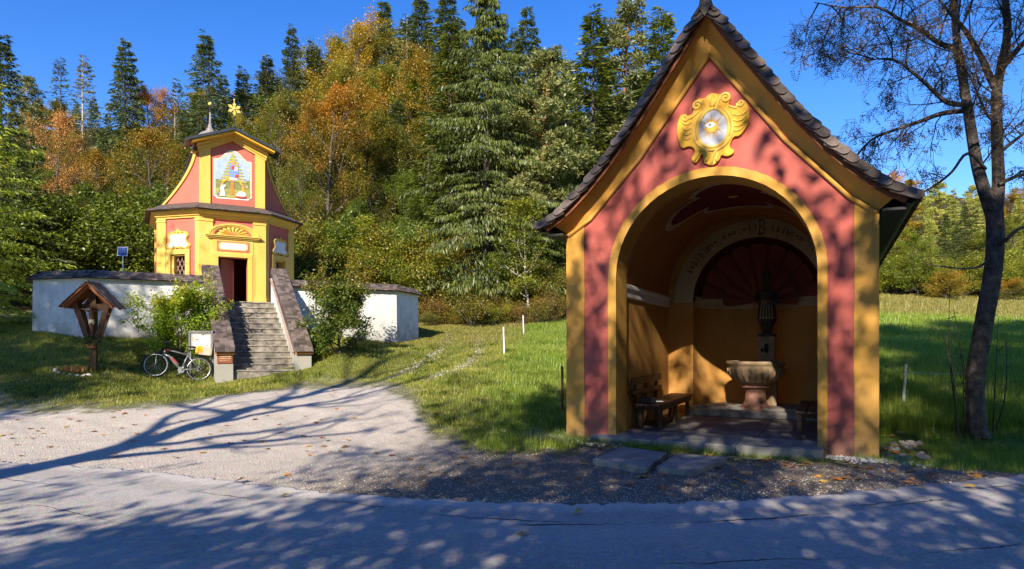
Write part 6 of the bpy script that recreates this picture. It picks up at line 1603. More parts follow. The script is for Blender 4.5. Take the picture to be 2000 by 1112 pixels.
PR['shade2'] = broadleaf('light_shade_tree', 14, 4.2, 52, (LM['shade'], M['bark']), 1250, (.2, .36), .3, z0=.35, nlimb=13, sub=(5, 4), upb=.5)
PR['shade3'] = broadleaf('roadside_bush', 5.6, 3.0, 53, (LM['shade'], M['bark']), 6500, (.12, .2), .25, z0=.05, trunkfrac=.75, nlimb=16, sub=(5, 4), upb=.4)
SHADE = [('shade2', -2.9, -6.4, 18, .8, 'light leaved tree behind the viewer, straight back'), ('shade2', 0.5, -6.8, 18.5, .8, 'light leaved tree behind the viewer, to the right'),
 ('shade1', -4.3, -5.2, 13.0, .55, 'leafy tree behind the viewer, slightly left'), ('shade1', -0.9, -5.0, 11.8, .62, 'low leafy tree right behind the viewer'), ('shade1', 6.6, -6.0, 13, .85, 'leafy tree behind the viewer, far right'),
 ('shade1', -18.6, 2.4, 15, .9, 'leafy tree on the near verge far to the left'), ('shade1', -17.6, -1.0, 13.8, .8, 'leafy tree on the near verge left of the bare tree'), ('shade1', -21.5, 5.0, 13.5, 1.0, 'leafy tree at the far left beyond the frame')]
for k_, x, y, H, wd, lab in SHADE: behind(k_, 'roadside_tree', x, y, H, wd, lab)
for i, (x, y, H, wd) in enumerate(((-17, -4.6, 6.6, .95), (-13.0, -4.6, 6.8, .85), (-9.0, -4.6, 6.5, .85), (-5.2, -4.4, 6.9, .85), (-1.6, -4.3, 7.0, .85), (2.2, -4.4, 6.6, .85), (6.4, -4.6, 6.2, .8), (10.8, -4.4, 6.4, .9))):
    behind('shade3', 'roadside_bush', x, y, H, wd, 'tall bush in the hedge behind the viewer', group='hedge bushes behind the viewer')
for i, (x, y, H) in enumerate(((5.6, -9.5, 21), (8.6, -9, 22), (12, -6.5, 22), (15.5, -8, 24), (19, -6.5, 25), (23, -8, 26), (27, -7, 27), (31, -8, 27), (36, -8, 28), (5.5, -16, 33), (9.5, -16, 36), (13.5, -16, 37), (18, -16, 37), (23, -17, 37))):
    plant_tree('leafB', 'broadleaf_tree', x, y, H=H, wide=.8 if H > 28 else 1.0, leaf='shade', label='tall leafy tree in the row behind the viewer to the right', group='tall trees behind the viewer', z=0)
# ------------------------------------------------------------------ small things
def ground_at(px, Y): x = tp(px, Y); return Vector((x, Y, tz(x, Y)))
# ---- bicycle (local +x = forwards, y = its left)
bp0 = ground_at(385, 18.75); bp1 = ground_at(310, 18.35)     # rear and front wheel contact
dvec = (bp1 - bp0); yaw = math.atan2(dvec.y, dvec.x); pitch = -math.atan2(dvec.z, math.hypot(dvec.x, dvec.y))
bk = thing('bicycle', 'silver grey electric bicycle leaning in front of the bright bush', 'bicycle', bp0 + Vector((0, 0, .0)), 0)
bk.rotation_euler = Matrix.Rotation(yaw, 3, 'Z').to_euler()
bk.rotation_euler = (Matrix.Rotation(yaw, 3, 'Z') @ Matrix.Rotation(pitch, 3, 'Y') @ Matrix.Rotation(R(5), 3, 'X')).to_euler()
WR = .345; WB = 1.08
def wheel(x, steer, name):
    wobj = link(name, None, bk, (x, 0, WR)) if False else bpy.data.objects.new(name, None)
    COL.objects.link(wobj); wobj.parent = bk; wobj.location = (x, 0, WR); wobj.rotation_euler = (0, 0, steer)
    ci = lambda r, n=36: [(r * math.cos(2 * PI * k / n), 0, r * math.sin(2 * PI * k / n)) for k in range(n + 1)]
    mb = MB(); mb.tube(ci(WR - .02), .021, 8, caps=False); mb.build('tyre', M['rubber'], wobj, smooth=True)
    mb = MB(); mb.tube(ci(WR - .05), .014, 6, caps=False); mb.build('rim', M['alu'], wobj, smooth=True)
    mb = MB(); mb.tube([(0, -.05, 0), (0, .05, 0)], .028, 10); mb.build('hub', M['dark'], wobj)
    mb = MB()
    for k in range(18):
        a = 2 * PI * k / 18; s_ = (-1) ** k * .03; mb.tube([(.02 * math.cos(a), s_, .02 * math.sin(a)), ((WR - .055) * math.cos(a + .1), 0, (WR - .055) * math.sin(a + .1))], .0022, 3)
    o = mb.build('spokes', M['alu'], wobj); o['kind'] = 'stuff'
    return wobj
wf = wheel(WB, R(-14), 'wheel'); wr_ = wheel(0, 0, 'wheel')
BBk = (.44, 0, .28); HT = (.90, 0, .80); HB = (.93, 0, .66); ST = (.30, 0, .78)
def part_tube(pts, r, name, mat, n=8): mb = MB(); mb.tube(pts, r, n); return mb.build(name, mat, bk, smooth=True)
part_tube([HB, (.78, 0, .62), (.62, 0, .44), BBk], [.03, .034, .034, .034], 'down_tube', M['bikegrey'])
part_tube([HT, (.6, 0, .755), (.33, 0, .70)], .019, 'top_tube', M['bikegrey']); part_tube([HT, (.75, 0, .782)], .0205, 'red_band', M['bikered'])
part_tube([BBk, ST], .018, 'seat_tube', M['bikegrey']); part_tube([HT, HB], .024, 'head_tube', M['bikegrey'])
for y in (-.055, .055):
    part_tube([(.33, y * .4, .70), (0, y, WR)], .010, 'seat_stay', M['bikegrey']); part_tube([BBk, (.3, y, .30), (0, y, WR)], .012, 'chain_stay', M['bikegrey'])
    part_tube([(.945, y, .60), (.985, y, .50), (WB, y, WR)], .014, 'fork_blade', M['dark'])
part_tube([(.93, 0, .66), (.945, 0, .60)], .022, 'steerer', M['dark']); part_tube([(.945, -.06, .60), (.945, .06, .60)], .02, 'fork_crown', M['dark'])
mb = MB(); mb.beam((.74, 0, .60), (.53, 0, .40), .06, .075, (1, 0, 1)); mb.build('battery', M['greypost'], bk, bevel=.015)
mb = MB(); mb.beam((.70, .0, .575), (.58, .0, .46), .066, .035, (1, 0, 1)); mb.build('battery_label', M['bikered'], bk)
mb = MB(); mb.tube([(.44, -.055, .27), (.44, .055, .27)], .085, 16); mb.build('motor', M['alu'], bk, smooth=False)
mb = MB(); mb.tube([(.44, -.075, .27), (.44, -.068, .27)], .085, 24); mb.build('chainring', M['dark'], bk)
for sg, a in ((-1, R(-60)), (1, R(120))):
    e = (.44 + .17 * math.cos(a), sg * .09, .27 + .17 * math.sin(a)); part_tube([(.44, sg * .085, .27), e], .010, 'crank', M['alu'])
    mb = MB(); mb.box((e[0], e[1] + sg * .05, e[2]), (.09, .09, .022)); mb.build('pedal', M['dark'], bk)
part_tube([ST, (.285, 0, .92)], .013, 'seat_post', M['dark'])
mb = MB(); mb.loft([[(x + .27, w_ * math.cos(2 * PI * k / 10), .945 + h_ * math.sin(2 * PI * k / 10)) for k in range(10)] for x, w_, h_ in ((-.13, .05, .02), (-.10, .085, .03), (-.02, .07, .026), (.08, .03, .02), (.15, .018, .014))]); mb.build('saddle', M['black'], bk, smooth=True)
part_tube([(.88, 0, .80), (.865, 0, .92), (.89, 0, .95)], .016, 'stem', M['dark'])
part_tube([(.80, -.31, .99), (.87, -.2, .98), (.90, 0, .955), (.87, .2, .98), (.80, .31, .99)], .012, 'handlebar', M['dark'])
for sg in (-1, 1):
    part_tube([(.86, sg * .21, .985), (.79, sg * .325, .993)], .019, 'grip', M['black']); part_tube([(.90, sg * .18, .97), (.93, sg * .24, .95), (.90, sg * .29, .945)], .007, 'brake_lever', M['dark'])
part_tube([(.91, .1, .97), (1.0, .05, .9), (.96, .03, .75), (.93, .02, .66)], .005, 'brake_cable', M['black'], 5)
part_tube([(.91, -.1, .97), (1.02, -.04, .88), (.97, -.03, .74)], .005, 'brake_cable', M['black'], 5)
mb = MB(); mb.tube([(.97, 0, .72), (1.03, 0, .72)], [.03, .04], 10); mb.build('headlamp', M['dark'], bk)
mb = MB(); mb.bx(.85, .93, -.05, .05, .985, 1.03); mb.build('display', M['black'], bk, bevel=.008)
def fender(cx, a0, a1, name):
    mb = MB(); n = 16; rings = []
    for k in range(n + 1):
        a = R(a0 + (a1 - a0) * k / n); c_, s_ = math.cos(a), math.sin(a); r = WR + .025
        rings.append([(cx + r * c_, -.03, WR + r * s_), (cx + (r + .012) * c_, -.012, WR + (r + .012) * s_), (cx + (r + .012) * c_, .012, WR + (r + .012) * s_), (cx + r * c_, .03, WR + r * s_)])
    mb.loft(rings); mb.build(name, M['dark'], bk)
fender(0, 20, 190, 'rear_mudguard'); fender(WB, 60, 185, 'front_mudguard')
mb = MB()
for y in (-.06, .06): mb.tube([(.22, y, .735), (-.30, y, .735)], .007, 6); mb.tube([(-.05, y, .735), (0, y * .9, WR)], .006, 5); mb.tube([(-.25, y, .735), (0, y * .9, WR)], .006, 5)
mb.tube([(-.30, -.06, .735), (-.30, .06, .735)], .007, 6); mb.tube([(.0, -.06, .735), (.0, .06, .735)], .006, 5); mb.build('carrier_rack', M['dark'], bk)
mb = MB(); mb.tube([(.0, -.06, WR), (.10, -.07, .25), (.20, -.07, .26), (.44, -.072, .20)], .006, 5); mb.tube([(.0, -.06, .40), (.44, -.072, .36)], .006, 5); mb.build('chain', M['dark'], bk)
mb = MB(); mb.tube([(0, -.065, WR), (0, -.05, WR)], .06, 16); mb.build('sprocket', M['alu'], bk)
part_tube([(.28, -.05, .30), (.20, -.13, .04)], .009, 'kickstand', M['dark'])
# bag on the carrier
bM = bk.rotation_euler.to_matrix().to_4x4(); bM.translation = bk.location
bag = thing('bag', 'beige bag with a yellow cloth strapped on the bicycle carrier', 'bag', bM @ Vector((-.10, 0, .745))); bag.rotation_euler = bk.rotation_euler
mb = MB(); mb.loft([[(x * k_, y * k_, z) for x, y in ((-.18, -.09), (-.14, -.11), (.14, -.11), (.18, -.09), (.18, .09), (.14, .11), (-.14, .11), (-.18, .09))] for z, k_ in ((0, .9), (.04, 1.0), (.15, 1.02), (.22, .92), (.245, .7))]); mb.build('pouch', M['bagbeige'], bag, bevel=.02)
mb = MB(); mb.loft([[(x * k_ + .15, y * k_, z) for x, y in ((-.10, -.115), (.06, -.12), (.10, -.06), (.10, .06), (.06, .12), (-.10, .115))] for z, k_ in ((.02, .7), (.06, 1.0), (.17, 1.02), (.255, .75))]); mb.build('yellow_cloth', M['bagyellow'], bag, bevel=.02)
mb = MB(); mb.tube([(-.12, -.05, .23), (-.10, -.02, .29), (-.02, 0, .30), (.03, .02, .24)], .008, 6); mb.build('handle', M['oldwood'], bag)
# ---- notice board
nb_ = ground_at(394, 19.0); nbr = thing('notice_board', 'grey glazed notice board on two posts beside the stairs', 'notice board', nb_, R(4))
for x in (-.31, .31): MB().bx(x - .025, x + .025, -.02, .03, -.2, 1.32 if x < 0 else 1.34).build('post', M['greypost'], nbr)
mb = MB(); 
for x0, x1, z0, z1 in ((-.34, -.28, .80, 1.34), (.28, .34, .80, 1.34), (-.28, .28, 1.28, 1.34), (-.28, .28, .80, .845)): mb.bx(x0, x1, -.075, -.021, z0, z1)
mb.build('case_frame', M['greypost'], nbr, bevel=.006)
MB().bx(-.28, .28, -.045, -.025, .845, 1.28).build('back_panel', M['boardgrey'], nbr)
pp = MB().bx(-.20, .235, -.050, -.046, .865, 1.205).build('poster', M['paper'], nbr)
for x0, x1, z0, z1, mt in ((-.27, -.19, 1.08, 1.16, 'mskin'), (-.16, -.06, 1.07, 1.12, 'mbrown'), (.02, .08, 1.22, 1.245, 'black'), (-.05, .06, .875, .895, 'goldpaint'), (-.17, -.03, 1.00, 1.006, 'greypost'), (-.17, -.03, .975, .981, 'greypost'), (-.17, -.03, .95, .956, 'greypost'), (.03, .20, 1.12, 1.126, 'greypost'), (.03, .20, 1.09, 1.096, 'greypost'), (.03, .20, 1.06, 1.066, 'greypost'), (.03, .18, 1.03, 1.036, 'greypost'), (.03, .16, .93, .936, 'mgreen')):
    MB().bx(x0, x1, -.0535, -.0505, z0, z1).build('print_mark', M[mt], pp)
# ---- wayside crucifix
cx_ = ground_at(183, 17.0); cru = thing('wayside_cross', 'wooden roofed wayside cross with small crucified figure on the left lawn', 'wayside cross', cx_, R(12))
CHh = 2.28
MB().bx(-.075, .075, -.07, .07, -.3, 2.05).build('post', M['oldwood'], cru, bevel=.01)
MB().bx(-.42, .42, -.055, .055, 1.46, 1.56) if False else None
mb = MB(); mb.beam((-.40, 0, 1.66), (.40, 0, 1.66), .10, .12); mb.build('crossbeam', M['oldwood'], cru)
for sg in (-1, 1):
    for y in (-.16, .14):
        mb = MB(); mb.beam((sg * .09, y * .5, .74), (sg * .38, y, 1.74), .12 if y < 0 else .09, .03, (0, 1, 0)); mb.build('brace_board', M['oldwood'], cru)
    mb = MB(); mb.beam((sg * .09, .08, .80), (sg * .32, .16, 1.70), .07, .02, (0, 1, 0)); mb.build('brace_board', M['redwood'], cru)
mb = MB(); mb.prism([(-.30, .10, 1.68), (.30, .10, 1.68), (0, .10, 2.10)], (0, .03, 0)); mb.build('back_board', M['redwood'], cru)
for sg in (-1, 1):
    for y in (-.30, .24):
        mb = MB(); mb.beam((0, y, 2.16), (sg * .55, y, 1.60), .06, .08, (0, 1, 0)); mb.build('rafter', M['redwood'], cru)
    d = Vector((sg * .70, 0, -.714)).normalized(); nn = Vector((sg * .714, 0, .70)).normalized()
    mb = MB(); mb.box(Vector((0, -.03, 2.22)) + d * .40, (.82, .78, .025), 0, 0, Matrix((d, Vector((0, 1, 0)), nn)).transposed()); mb.build('roof_board', M['redwood'], cru)
    rg = random.Random(9 + sg)
    for r_ in range(6):
        for j in range(6):
            dd2 = (d + nn * -.10).normalized(); n2 = Vector((0, 1, 0)).cross(dd2) * (1 if Vector((0, 1, 0)).cross(dd2).dot(nn) > 0 else -1)
            mb = MB(); q = Vector((0, -.44 + .135 * j + .066 + (r_ % 2) * .02, 2.235)) + d * (.08 + r_ * .142) + nn * (.022 + rg.uniform(0, .018))
            mb.box(q, (.20, .125, .016), 0, 0, Matrix((dd2, Vector((0, 1, 0)), n2)).transposed()); mb.build('shingle', M['shingle'], cru)
mb = MB(); mb.beam((0, -.45, 2.255), (0, .39, 2.255), .10, .03); mb.build('ridge_board', M['shingle'], cru)
# figure
mb = MB()
mb.tube([(0, -.11, .98), (.012, -.125, 1.06), (0, -.15, 1.18), (0, -.125, 1.30), (0, -.13, 1.42), (0, -.135, 1.52), (0, -.14, 1.57)], [.022, .035, .045, .052, .06, .055, .028], 8)
mb.tube([(.012, -.12, .98), (.0, -.12, .86)], [.022, .016], 6)
mb.ball((.02, -.165, 1.62), (.042, .048, .055), 10)
for sg in (-1, 1): mb.tube([(sg * .05, -.13, 1.52), (sg * .19, -.12, 1.575), (sg * .33, -.085, 1.63)], [.028, .02, .014], 6); mb.ball((sg * .345, -.08, 1.635), .02, 6)
mb.build('corpus', M['corpus'], cru, smooth=True)
mb = MB(); mb.lathe([(.06, 1.19), (.07, 1.24), (.062, 1.32)], (0, -.13, 0), 10, sx=1, sy=.8); mb.build('loincloth', M['cream'], cru)
# flower box with greenery on the post
fb = thing('flower_box', 'small clay flower box with dark greenery hung on the wayside cross post', 'flower box', cx_ + Vector((0, -.08, .60)), R(12))
mb = MB(); mb.loft([[(x * k, y * k, z) for x, y in ((-.10, -.10), (.10, -.10), (.10, .0), (-.10, .0))] for z, k in ((0, .85), (.12, 1.0))]); mb.build('box', M['claypot'], fb)
gg = np.random.default_rng(3); n_ = 380; pos = gg.normal(0, 1, (n_, 3)) * np.array([.14, .07, .06]) + np.array([0, -.06, .17]); d = unit(gg.normal(0, 1, (n_, 3))); link('greenery', np_mesh('box_greenery', quads(pos, d, unit(np.cross(d, gg.normal(0, 1, (n_, 3)))), gg.uniform(.05, .10, n_), gg.uniform(.02, .04, n_)), 4, LM['spruce']), fb)['kind'] = 'stuff'
# stone ring and grasses at its foot
stone_v = []
def stone_mesh(seed, name='stone', mat='stone'):
    g2 = random.Random(seed); mb = MB(); mb.ball((0, 0, 0), (1, .8, .55), 8)
    mb.v = [(x * g2.uniform(.82, 1.15), y * g2.uniform(.82, 1.15), z * g2.uniform(.8, 1.15)) for x, y, z in mb.v]
    return mb.mesh(name, M[mat])
SM = [stone_mesh(s, 'stone', 'stone') for s in range(5)]; SMw = [stone_mesh(s + 20, 'stone', 'palestone') for s in range(4)]
rg = random.Random(12)
for k in range(8):
    a = R(195 + k * 22); q = Vector((cx_.x - .25 + .42 * math.cos(a), cx_.y - .42 + .26 * math.sin(a), 0)); q.z = tz(q.x, q.y) + .03; s_ = rg.uniform(.035, .07)
    o = link('border_stone', rg.choice(SMw), None, q, (rg.uniform(-.3, .3), rg.uniform(-.3, .3), rg.uniform(0, 6)), (s_ * 1.2, s_, s_)); tag(o, 'pale stone edging the small bed at the foot of the wayside cross', 'stone', 'stones edging the wayside cross bed')
ht = thing('heather_plant', 'tuft of pale heather in the stone edged bed by the wayside cross', 'plant', Vector((cx_.x - .28, cx_.y - .42, tz(cx_.x - .28, cx_.y - .42))))
n_ = 260; pos = np.stack([gg.normal(0, .16, n_), gg.normal(0, .09, n_), np.zeros(n_)], 1); d = unit(gg.normal(0, .35, (n_, 3)) + UPV); link('stalks', np_mesh('heather', quads(pos, d, unit(np.cross(d, gg.normal(0, 1, (n_, 3)))), gg.uniform(.10, .22, n_), gg.uniform(.012, .025, n_)), 4, LM['pinkish']), ht)
# ---- solar panel on a mast
spb = cl(-3.6, 4.6, FZ); Ysp = spb.y; tgt = at(240, 492, Ysp); spb.x = tgt.x
sp = thing('solar_panel', 'small blue solar panel on a thin mast behind the left wall', 'solar panel', Vector((spb.x, Ysp, FZ)), R(20))
hz = tgt.z - FZ
mb = MB(); mb.tube([(0, 0, 0), (0, 0, hz + .05)], .018, 8); mb.build('mast', M['alu'], sp)
tl = Matrix.Rotation(R(-25), 3, 'X')
mb = MB(); mb.box((0, -.05, hz), (.29, .02, .34), 0, 0, tl); pn = mb.build('panel_frame', M['alu'], sp, bevel=.004)
for k in range(4):
    mb = MB(); mb.box(Vector((0, -.05, hz)) + tl @ Vector((-.0975 + .065 * k, -.0125, 0)), (.060, .004, .30), 0, 0, tl); mb.build('cell', M['solar'], pn)
# ---- insect house at the forest edge
ih = ground_at(1064, 36.0); q = at(1064, 600, 36.0); ins = thing('insect_house', 'weathered wooden insect house on posts at the forest edge', 'insect house', Vector((ih.x, 36.0, ih.z)), R(18))
zb = q.z - ih.z
for x in (-.36, .36): MB().bx(x - .05, x + .05, -.05, .05, -.3, zb).build('post', M['oldwood'], ins)
MB().bx(-.45, .45, -.14, .14, zb, zb + .05).build('base_board', M['freshwood'], ins)
for x in (-.43, .43): MB().bx(x - .025, x + .025, -.16, .14, zb + .05, zb + .68).build('side_board', M['freshwood'], ins)
MB().bx(-.40, .40, .11, .13, zb + .05, zb + .68).build('back_board', M['oldwood'], ins)
MB().bx(-.40, .40, -.14, .10, zb + .33, zb + .36).build('shelf', M['freshwood'], ins); MB().bx(-.40, .40, -.14, .10, zb + .56, zb + .58).build('shelf', M['freshwood'], ins)
for sg in (-1, 1):
    mb = MB(); mb.beam((0, 0, zb + .92), (sg * .60, 0, zb + .66), .46, .035, (0, 0, 1)); mb.build('roof_board', M['redwood'], ins)
rg = random.Random(6)
for k in range(14): 
    x = -.36 + .055 * k; mb = MB(); mb.tube([(x, -.13, zb + .12 + .2 * (k % 2)), (x, .05, zb + .12 + .2 * (k % 2))], rg.uniform(.022, .028), 6); mb.build('log_round', M['freshwood'], ins)
for k in range(5):
    mb = MB(); mb.tube([(-.32 + .15 * k, -.13, zb + .62), (-.32 + .15 * k, .05, zb + .62)], .035, 8); mb.build('reed_tube', M['cream'], ins)
# ---- fence posts
posts = [(985, 693, 640, 22.0, 'nearest white fence post left of the bright meadow'), (1023, 657, 617, 28.5, 'second white fence post up the meadow edge'), (1031, 636, 601, 33.5, 'third white fence post, beside the young birch'), (1764, 806, 725, 13.4, 'lone white fence post in the shaded right meadow'), (1051, 624, 600, 37.5, 'short white fence post under the insect house')]
tops = []
for px, yb, yt, Y, lab in posts:
    x = tp(px, Y); z = tz(x, Y); H = max(.7, (yb - yt) / F * Y * 1.0)
    fpst = thing('fence_post', lab, 'fence post', (x, Y, z), 0, 'white electric fence posts'); fpst.rotation_euler = (0, R(4) if px > 1700 else R(-2), 0)
    MB().lathe([(.028, -.2), (.026, 0), (.024, H * .6), (.022, H)], n=8).build('stake', M['whitepaint'], fpst)
    mb = MB(); mb.tube([(-.03, 0, H * .8), (.03, 0, H * .8)], .012, 6); mb.build('insulator', M['black'], fpst); tops.append(Vector((x, Y, z + H * .8)))
def wire(a, b, lab):
    m_ = (a + b) / 2 - Vector((0, 0, .04)); mb = MB(); mb.tube([a, m_, b], .004, 4); o = mb.build('fence_wire', M['alu'], None); tag(o, lab, 'fence wire')
wire(tops[0], tops[1], 'thin fence wire between the nearest and second white posts'); wire(tops[1], tops[2], 'thin fence wire between the second and third white posts'); wire(tops[2], tops[4], 'thin fence wire running to the post under the insect house')
wire(tops[3], tops[3] + Vector((1.8, .25, .0)), 'thin fence wire leading right from the lone post')
x = tp(1098, 13.6); o = thing('wooden_stake', 'dark thin stake in the grass beside the left chapel corner', 'stake', (x, 13.6, tz(x, 13.6))); MB().lathe([(.03, -.2), (.03, .3), (.026, .9), (.02, .93)], n=7).build('stake', M['oldwood'], o); mb = MB(); mb.tube([(-.03, 0, .7), (.03, 0, .7)], .012, 6); mb.build('insulator', M['black'], o)
# ---- stones by the right foot of the niche chapel, pale gravel heap at its left foot
rg = random.Random(31)
for k in range(22):
    u = rg.uniform(4.78, 5.4); v = rg.uniform(.05, 2.6); q = nloc(u, v); s_ = rg.uniform(.04, .10) * (1.0 if v < 1.5 else .8); q.z = tz(q.x, q.y) + s_ * .25
    o = link('stone', rg.choice(SM), None, q, (rg.uniform(-.4, .4), rg.uniform(-.4, .4), rg.uniform(0, 6)), (s_, s_, s_ * .9)); tag(o, 'grey stone in the rubble strip along the right chapel wall', 'stone', 'stones along the right chapel wall')
def scatter_rock(pts, s0, s1, seed, name, mat):
    g2 = np.random.default_rng(seed); n_ = len(pts)
    b = np.array([(1, 0, 0), (0, 1, 0), (-1, 0, 0), (0, -1, 0), (0, 0, .8), (0, 0, -.6)]); F8 = np.array([(0, 1, 4), (1, 2, 4), (2, 3, 4), (3, 0, 4)])
    sc_ = g2.uniform(s0, s1, n_) ** 1.0; an = g2.uniform(0, 6.28, n_)
    V = b[None] * g2.uniform(.6, 1.2, (n_, 6, 3)) * sc_[:, None, None]
    c_, s_ = np.cos(an)[:, None], np.sin(an)[:, None]
    X = V[:, :, 0] * c_ - V[:, :, 1] * s_; Y_ = V[:, :, 0] * s_ + V[:, :, 1] * c_
    V = np.stack([X, Y_, V[:, :, 2]], -1) + pts[:, None, :]
    tri = V[:, F8].reshape(-1, 3)
    o = link(name, np_mesh(name, tri, 3, M[mat])); return o
g2 = np.random.default_rng(8)
n_ = 1500; u = g2.normal(0.15, .45, n_); v = g2.normal(-.18, .22, n_); k_ = (v < -.02) | (u < -.02); u, v = u[k_], v[k_]
c_, s_ = math.cos(NI_A), math.sin(NI_A); X = NI_O.x + u * c_ - v * s_; Y_ = NI_O.y + u * s_ + v * c_
o = scatter_rock(np.stack([X, Y_, terrain(X, Y_) + .02], 1), .012, .032, 9, 'pebbles', 'palestone'); tag(o, 'pale pebbles heaped round the left chapel foot', 'gravel', kind='stuff')
n_ = 700; u = g2.normal(4.55, .35, n_); v = g2.normal(-.12, .14, n_); k_ = (v < -.02); u, v = u[k_], v[k_]
X = NI_O.x + u * c_ - v * s_; Y_ = NI_O.y + u * s_ + v * c_
o = scatter_rock(np.stack([X, Y_, terrain(X, Y_) + .015], 1), .01, .03, 10, 'pebbles', 'palestone'); tag(o, 'pale pebbles along the right chapel foot', 'gravel', kind='stuff')
# loose gravel on the forecourt
n_ = 26000; Y_ = 6.7 + 12 * g2.random(n_) ** 2.0; X = g2.uniform(-1, 1, n_) * (Y_ * .8); k_ = (Y_ > road_edge(X) - .12) & (Y_ < gravel_edge(X) - .05) & (X < 6.3); X, Y_ = X[k_], Y_[k_]
u, v = to_local(X, Y_, NI_O, NI_A); k_ = ~((u > -.0) & (u < 4.7) & (v > -.36)); X, Y_ = X[k_], Y_[k_]
o = scatter_rock(np.stack([X, Y_, terrain(X, Y_) + .018], 1), .004, .014, 11, 'loose_gravel', 'gravelstone'); tag(o, 'loose stones on the gravel forecourt', 'gravel', kind='stuff')
n_ = 260; tt_ = g2.random(n_); P = np.concatenate([TRACK1, TRACK2]); 
seg = g2.integers(0, len(TRACK1) - 1, n_); f_ = g2.random(n_)[:, None]; XY = TRACK1[seg] * (1 - f_) + TRACK1[seg + 1] * f_ + g2.normal(0, .16, (n_, 2))
seg = g2.integers(0, len(TRACK2) - 1, n_); XY2 = TRACK2[seg] * (1 - f_) + TRACK2[seg + 1] * f_ + g2.normal(0, .14, (n_, 2)); XY = np.concatenate([XY, XY2])
o = scatter_rock(np.stack([XY[:, 0], XY[:, 1], terrain(XY[:, 0], XY[:, 1]) + .01], 1), .015, .045, 12, 'track_stones', 'gravelstone'); tag(o, 'pale stones showing in the two wheel tracks of the path', 'stones', kind='stuff')
# ---- fallen leaves
def leaf_mesh(seed):
    g3 = random.Random(seed); mb = MB(); n = 14; pts = []
    for k in range(n):
        a = 2 * PI * k / n; r = (.5 if k % 2 else .30) * (1 + .25 * math.cos(a)) * g3.uniform(.85, 1.15); pts.append((r * math.cos(a), r * math.sin(a), .10 * abs(math.sin(a * 1.5 + seed)) + g3.uniform(0, .05)))
    mb.add(pts + [(0, 0, .02)], [(k, (k + 1) % n, n) for k in range(n)]); mb.tube([(-.3, 0, .03), (-.75, .08, .06)], .02, 3)
    return mb.mesh('fallen_leaf', M['leaf%d' % (seed % 4)])
LMs = [leaf_mesh(s) for s in range(8)]
rg = random.Random(55)
def drop(n, fx, fy, s0, s1, lab, grp, z_off=.012):
    c = 0
    while c < n:
        x, y = fx(), fy()
        u, v = to_local(x, y, NI_O, NI_A)
        if -.1 < u < 4.75 and v > -.40: continue
        s_ = rg.uniform(s0, s1); z = tz(x, y) + z_off
        if y < float(road_edge(x)): z = .05 + .006
        o = link('fallen_leaf', rg.choice(LMs), None, (x, y, z), (rg.uniform(-.25, .25), rg.uniform(-.25, .25), rg.uniform(0, 6.28)), (s_, s_, s_)); tag(o, lab, 'leaf', grp); c += 1
drop(90, lambda: rg.uniform(1.2, 6.0), lambda: rg.uniform(7.2, 10.6), .08, .16, 'dry fallen leaf before the niche chapel', 'fallen leaves before the niche chapel', .02)
drop(85, lambda: rg.uniform(-10, -2.5), lambda: rg.uniform(9, 14), .07, .13, 'dry fallen leaf on the sunlit gravel', 'fallen leaves on the sunlit gravel', .02)
drop(45, lambda: rg.gauss(7.6, .9), lambda: rg.gauss(10.4, .7), .08, .14, 'dry fallen leaf round the foot of the rowan', 'fallen leaves under the rowan', .03)
drop(35, lambda: rg.uniform(-3.2, 2.0), lambda: rg.uniform(7.2, 10.2), .07, .12, 'dry fallen leaf on the shaded gravel', 'fallen leaves on the shaded gravel', .02)
for px, py, lab in ((557, 968, 'curled brown leaf lying on the asphalt at the lower left'), (1130, 1000, 'curled brown leaf lying on the asphalt below the niche'), (1022, 1043, 'small brown leaf lying beside the asphalt crack')):
    Y = (EYE - .055) * F / (py - 675); o = link('fallen_leaf', LMs[3], None, (tp(px, Y), Y, .058), (.3, .2, rg.uniform(0, 6)), (.11, .11, .15)); tag(o, lab, 'leaf')
# ---- grass
def blades(X, Y_, h0, h1, w0, seed, mat, name, lab, lean=.35):
    g3 = np.random.default_rng(seed); n_ = len(X); Z = terrain(X, Y_)
    az = g3.uniform(0, 6.28, n_); d = np.stack([np.cos(az), np.sin(az), np.zeros(n_)], 1)
    h = g3.uniform(h0, h1, n_); dist = np.hypot(X, Y_); wv = w0 * np.maximum(1.0, dist / 11.0)
    base = np.stack([X, Y_, Z - .01], 1); sd = np.stack([-d[:, 1], d[:, 0], np.zeros(n_)], 1)
    ln = (h * g3.uniform(.1, lean * 2, n_))[:, None]
    tip = base + d * ln; tip[:, 2] += h
    V = np.stack([base - sd * wv[:, None] / 2, base + sd * wv[:, None] / 2, tip], 1).reshape(-1, 3)
    o = link(name, np_mesh(name, V, 3, mat)); tag(o, lab, 'grass', kind='stuff'); return o
def ok(X, Y_):
    k = (Y_ > gravel_edge(X) - .10) & (Y_ > road_edge(X) + .08)
    k |= (X > 6.2) & (Y_ > road_edge(X) + .06)
    u, v = to_local(X, Y_, NI_O, NI_A); k &= ~((u > -.03) & (u < 4.70) & (v > -.02) & (v < 8)); k &= ~((u > 4.7) & (u < 5.35) & (v > 0) & (v < 2.4))
    u, v = to_local(X, Y_, CH_O, CH_A)
    k &= ~((np.abs(u) < 1.35) & (v > -.15) & (v < 4)); k &= ~((u > -5.95) & (u < 6.6) & (v > 3.2) & (v < 15) & (u + 5.95 + (v - 3.2) > 1.4) & (6.6 - u + (v - 3.2) > 1.4))
    k &= (np.abs(X) < Y_ * .82 + 1)
    return k
GM = leafmat('lawn_grass', [(.09, .12, .016), (.16, .19, .022), (.24, .25, .034), (.32, .27, .07)], .3, .6, .6)
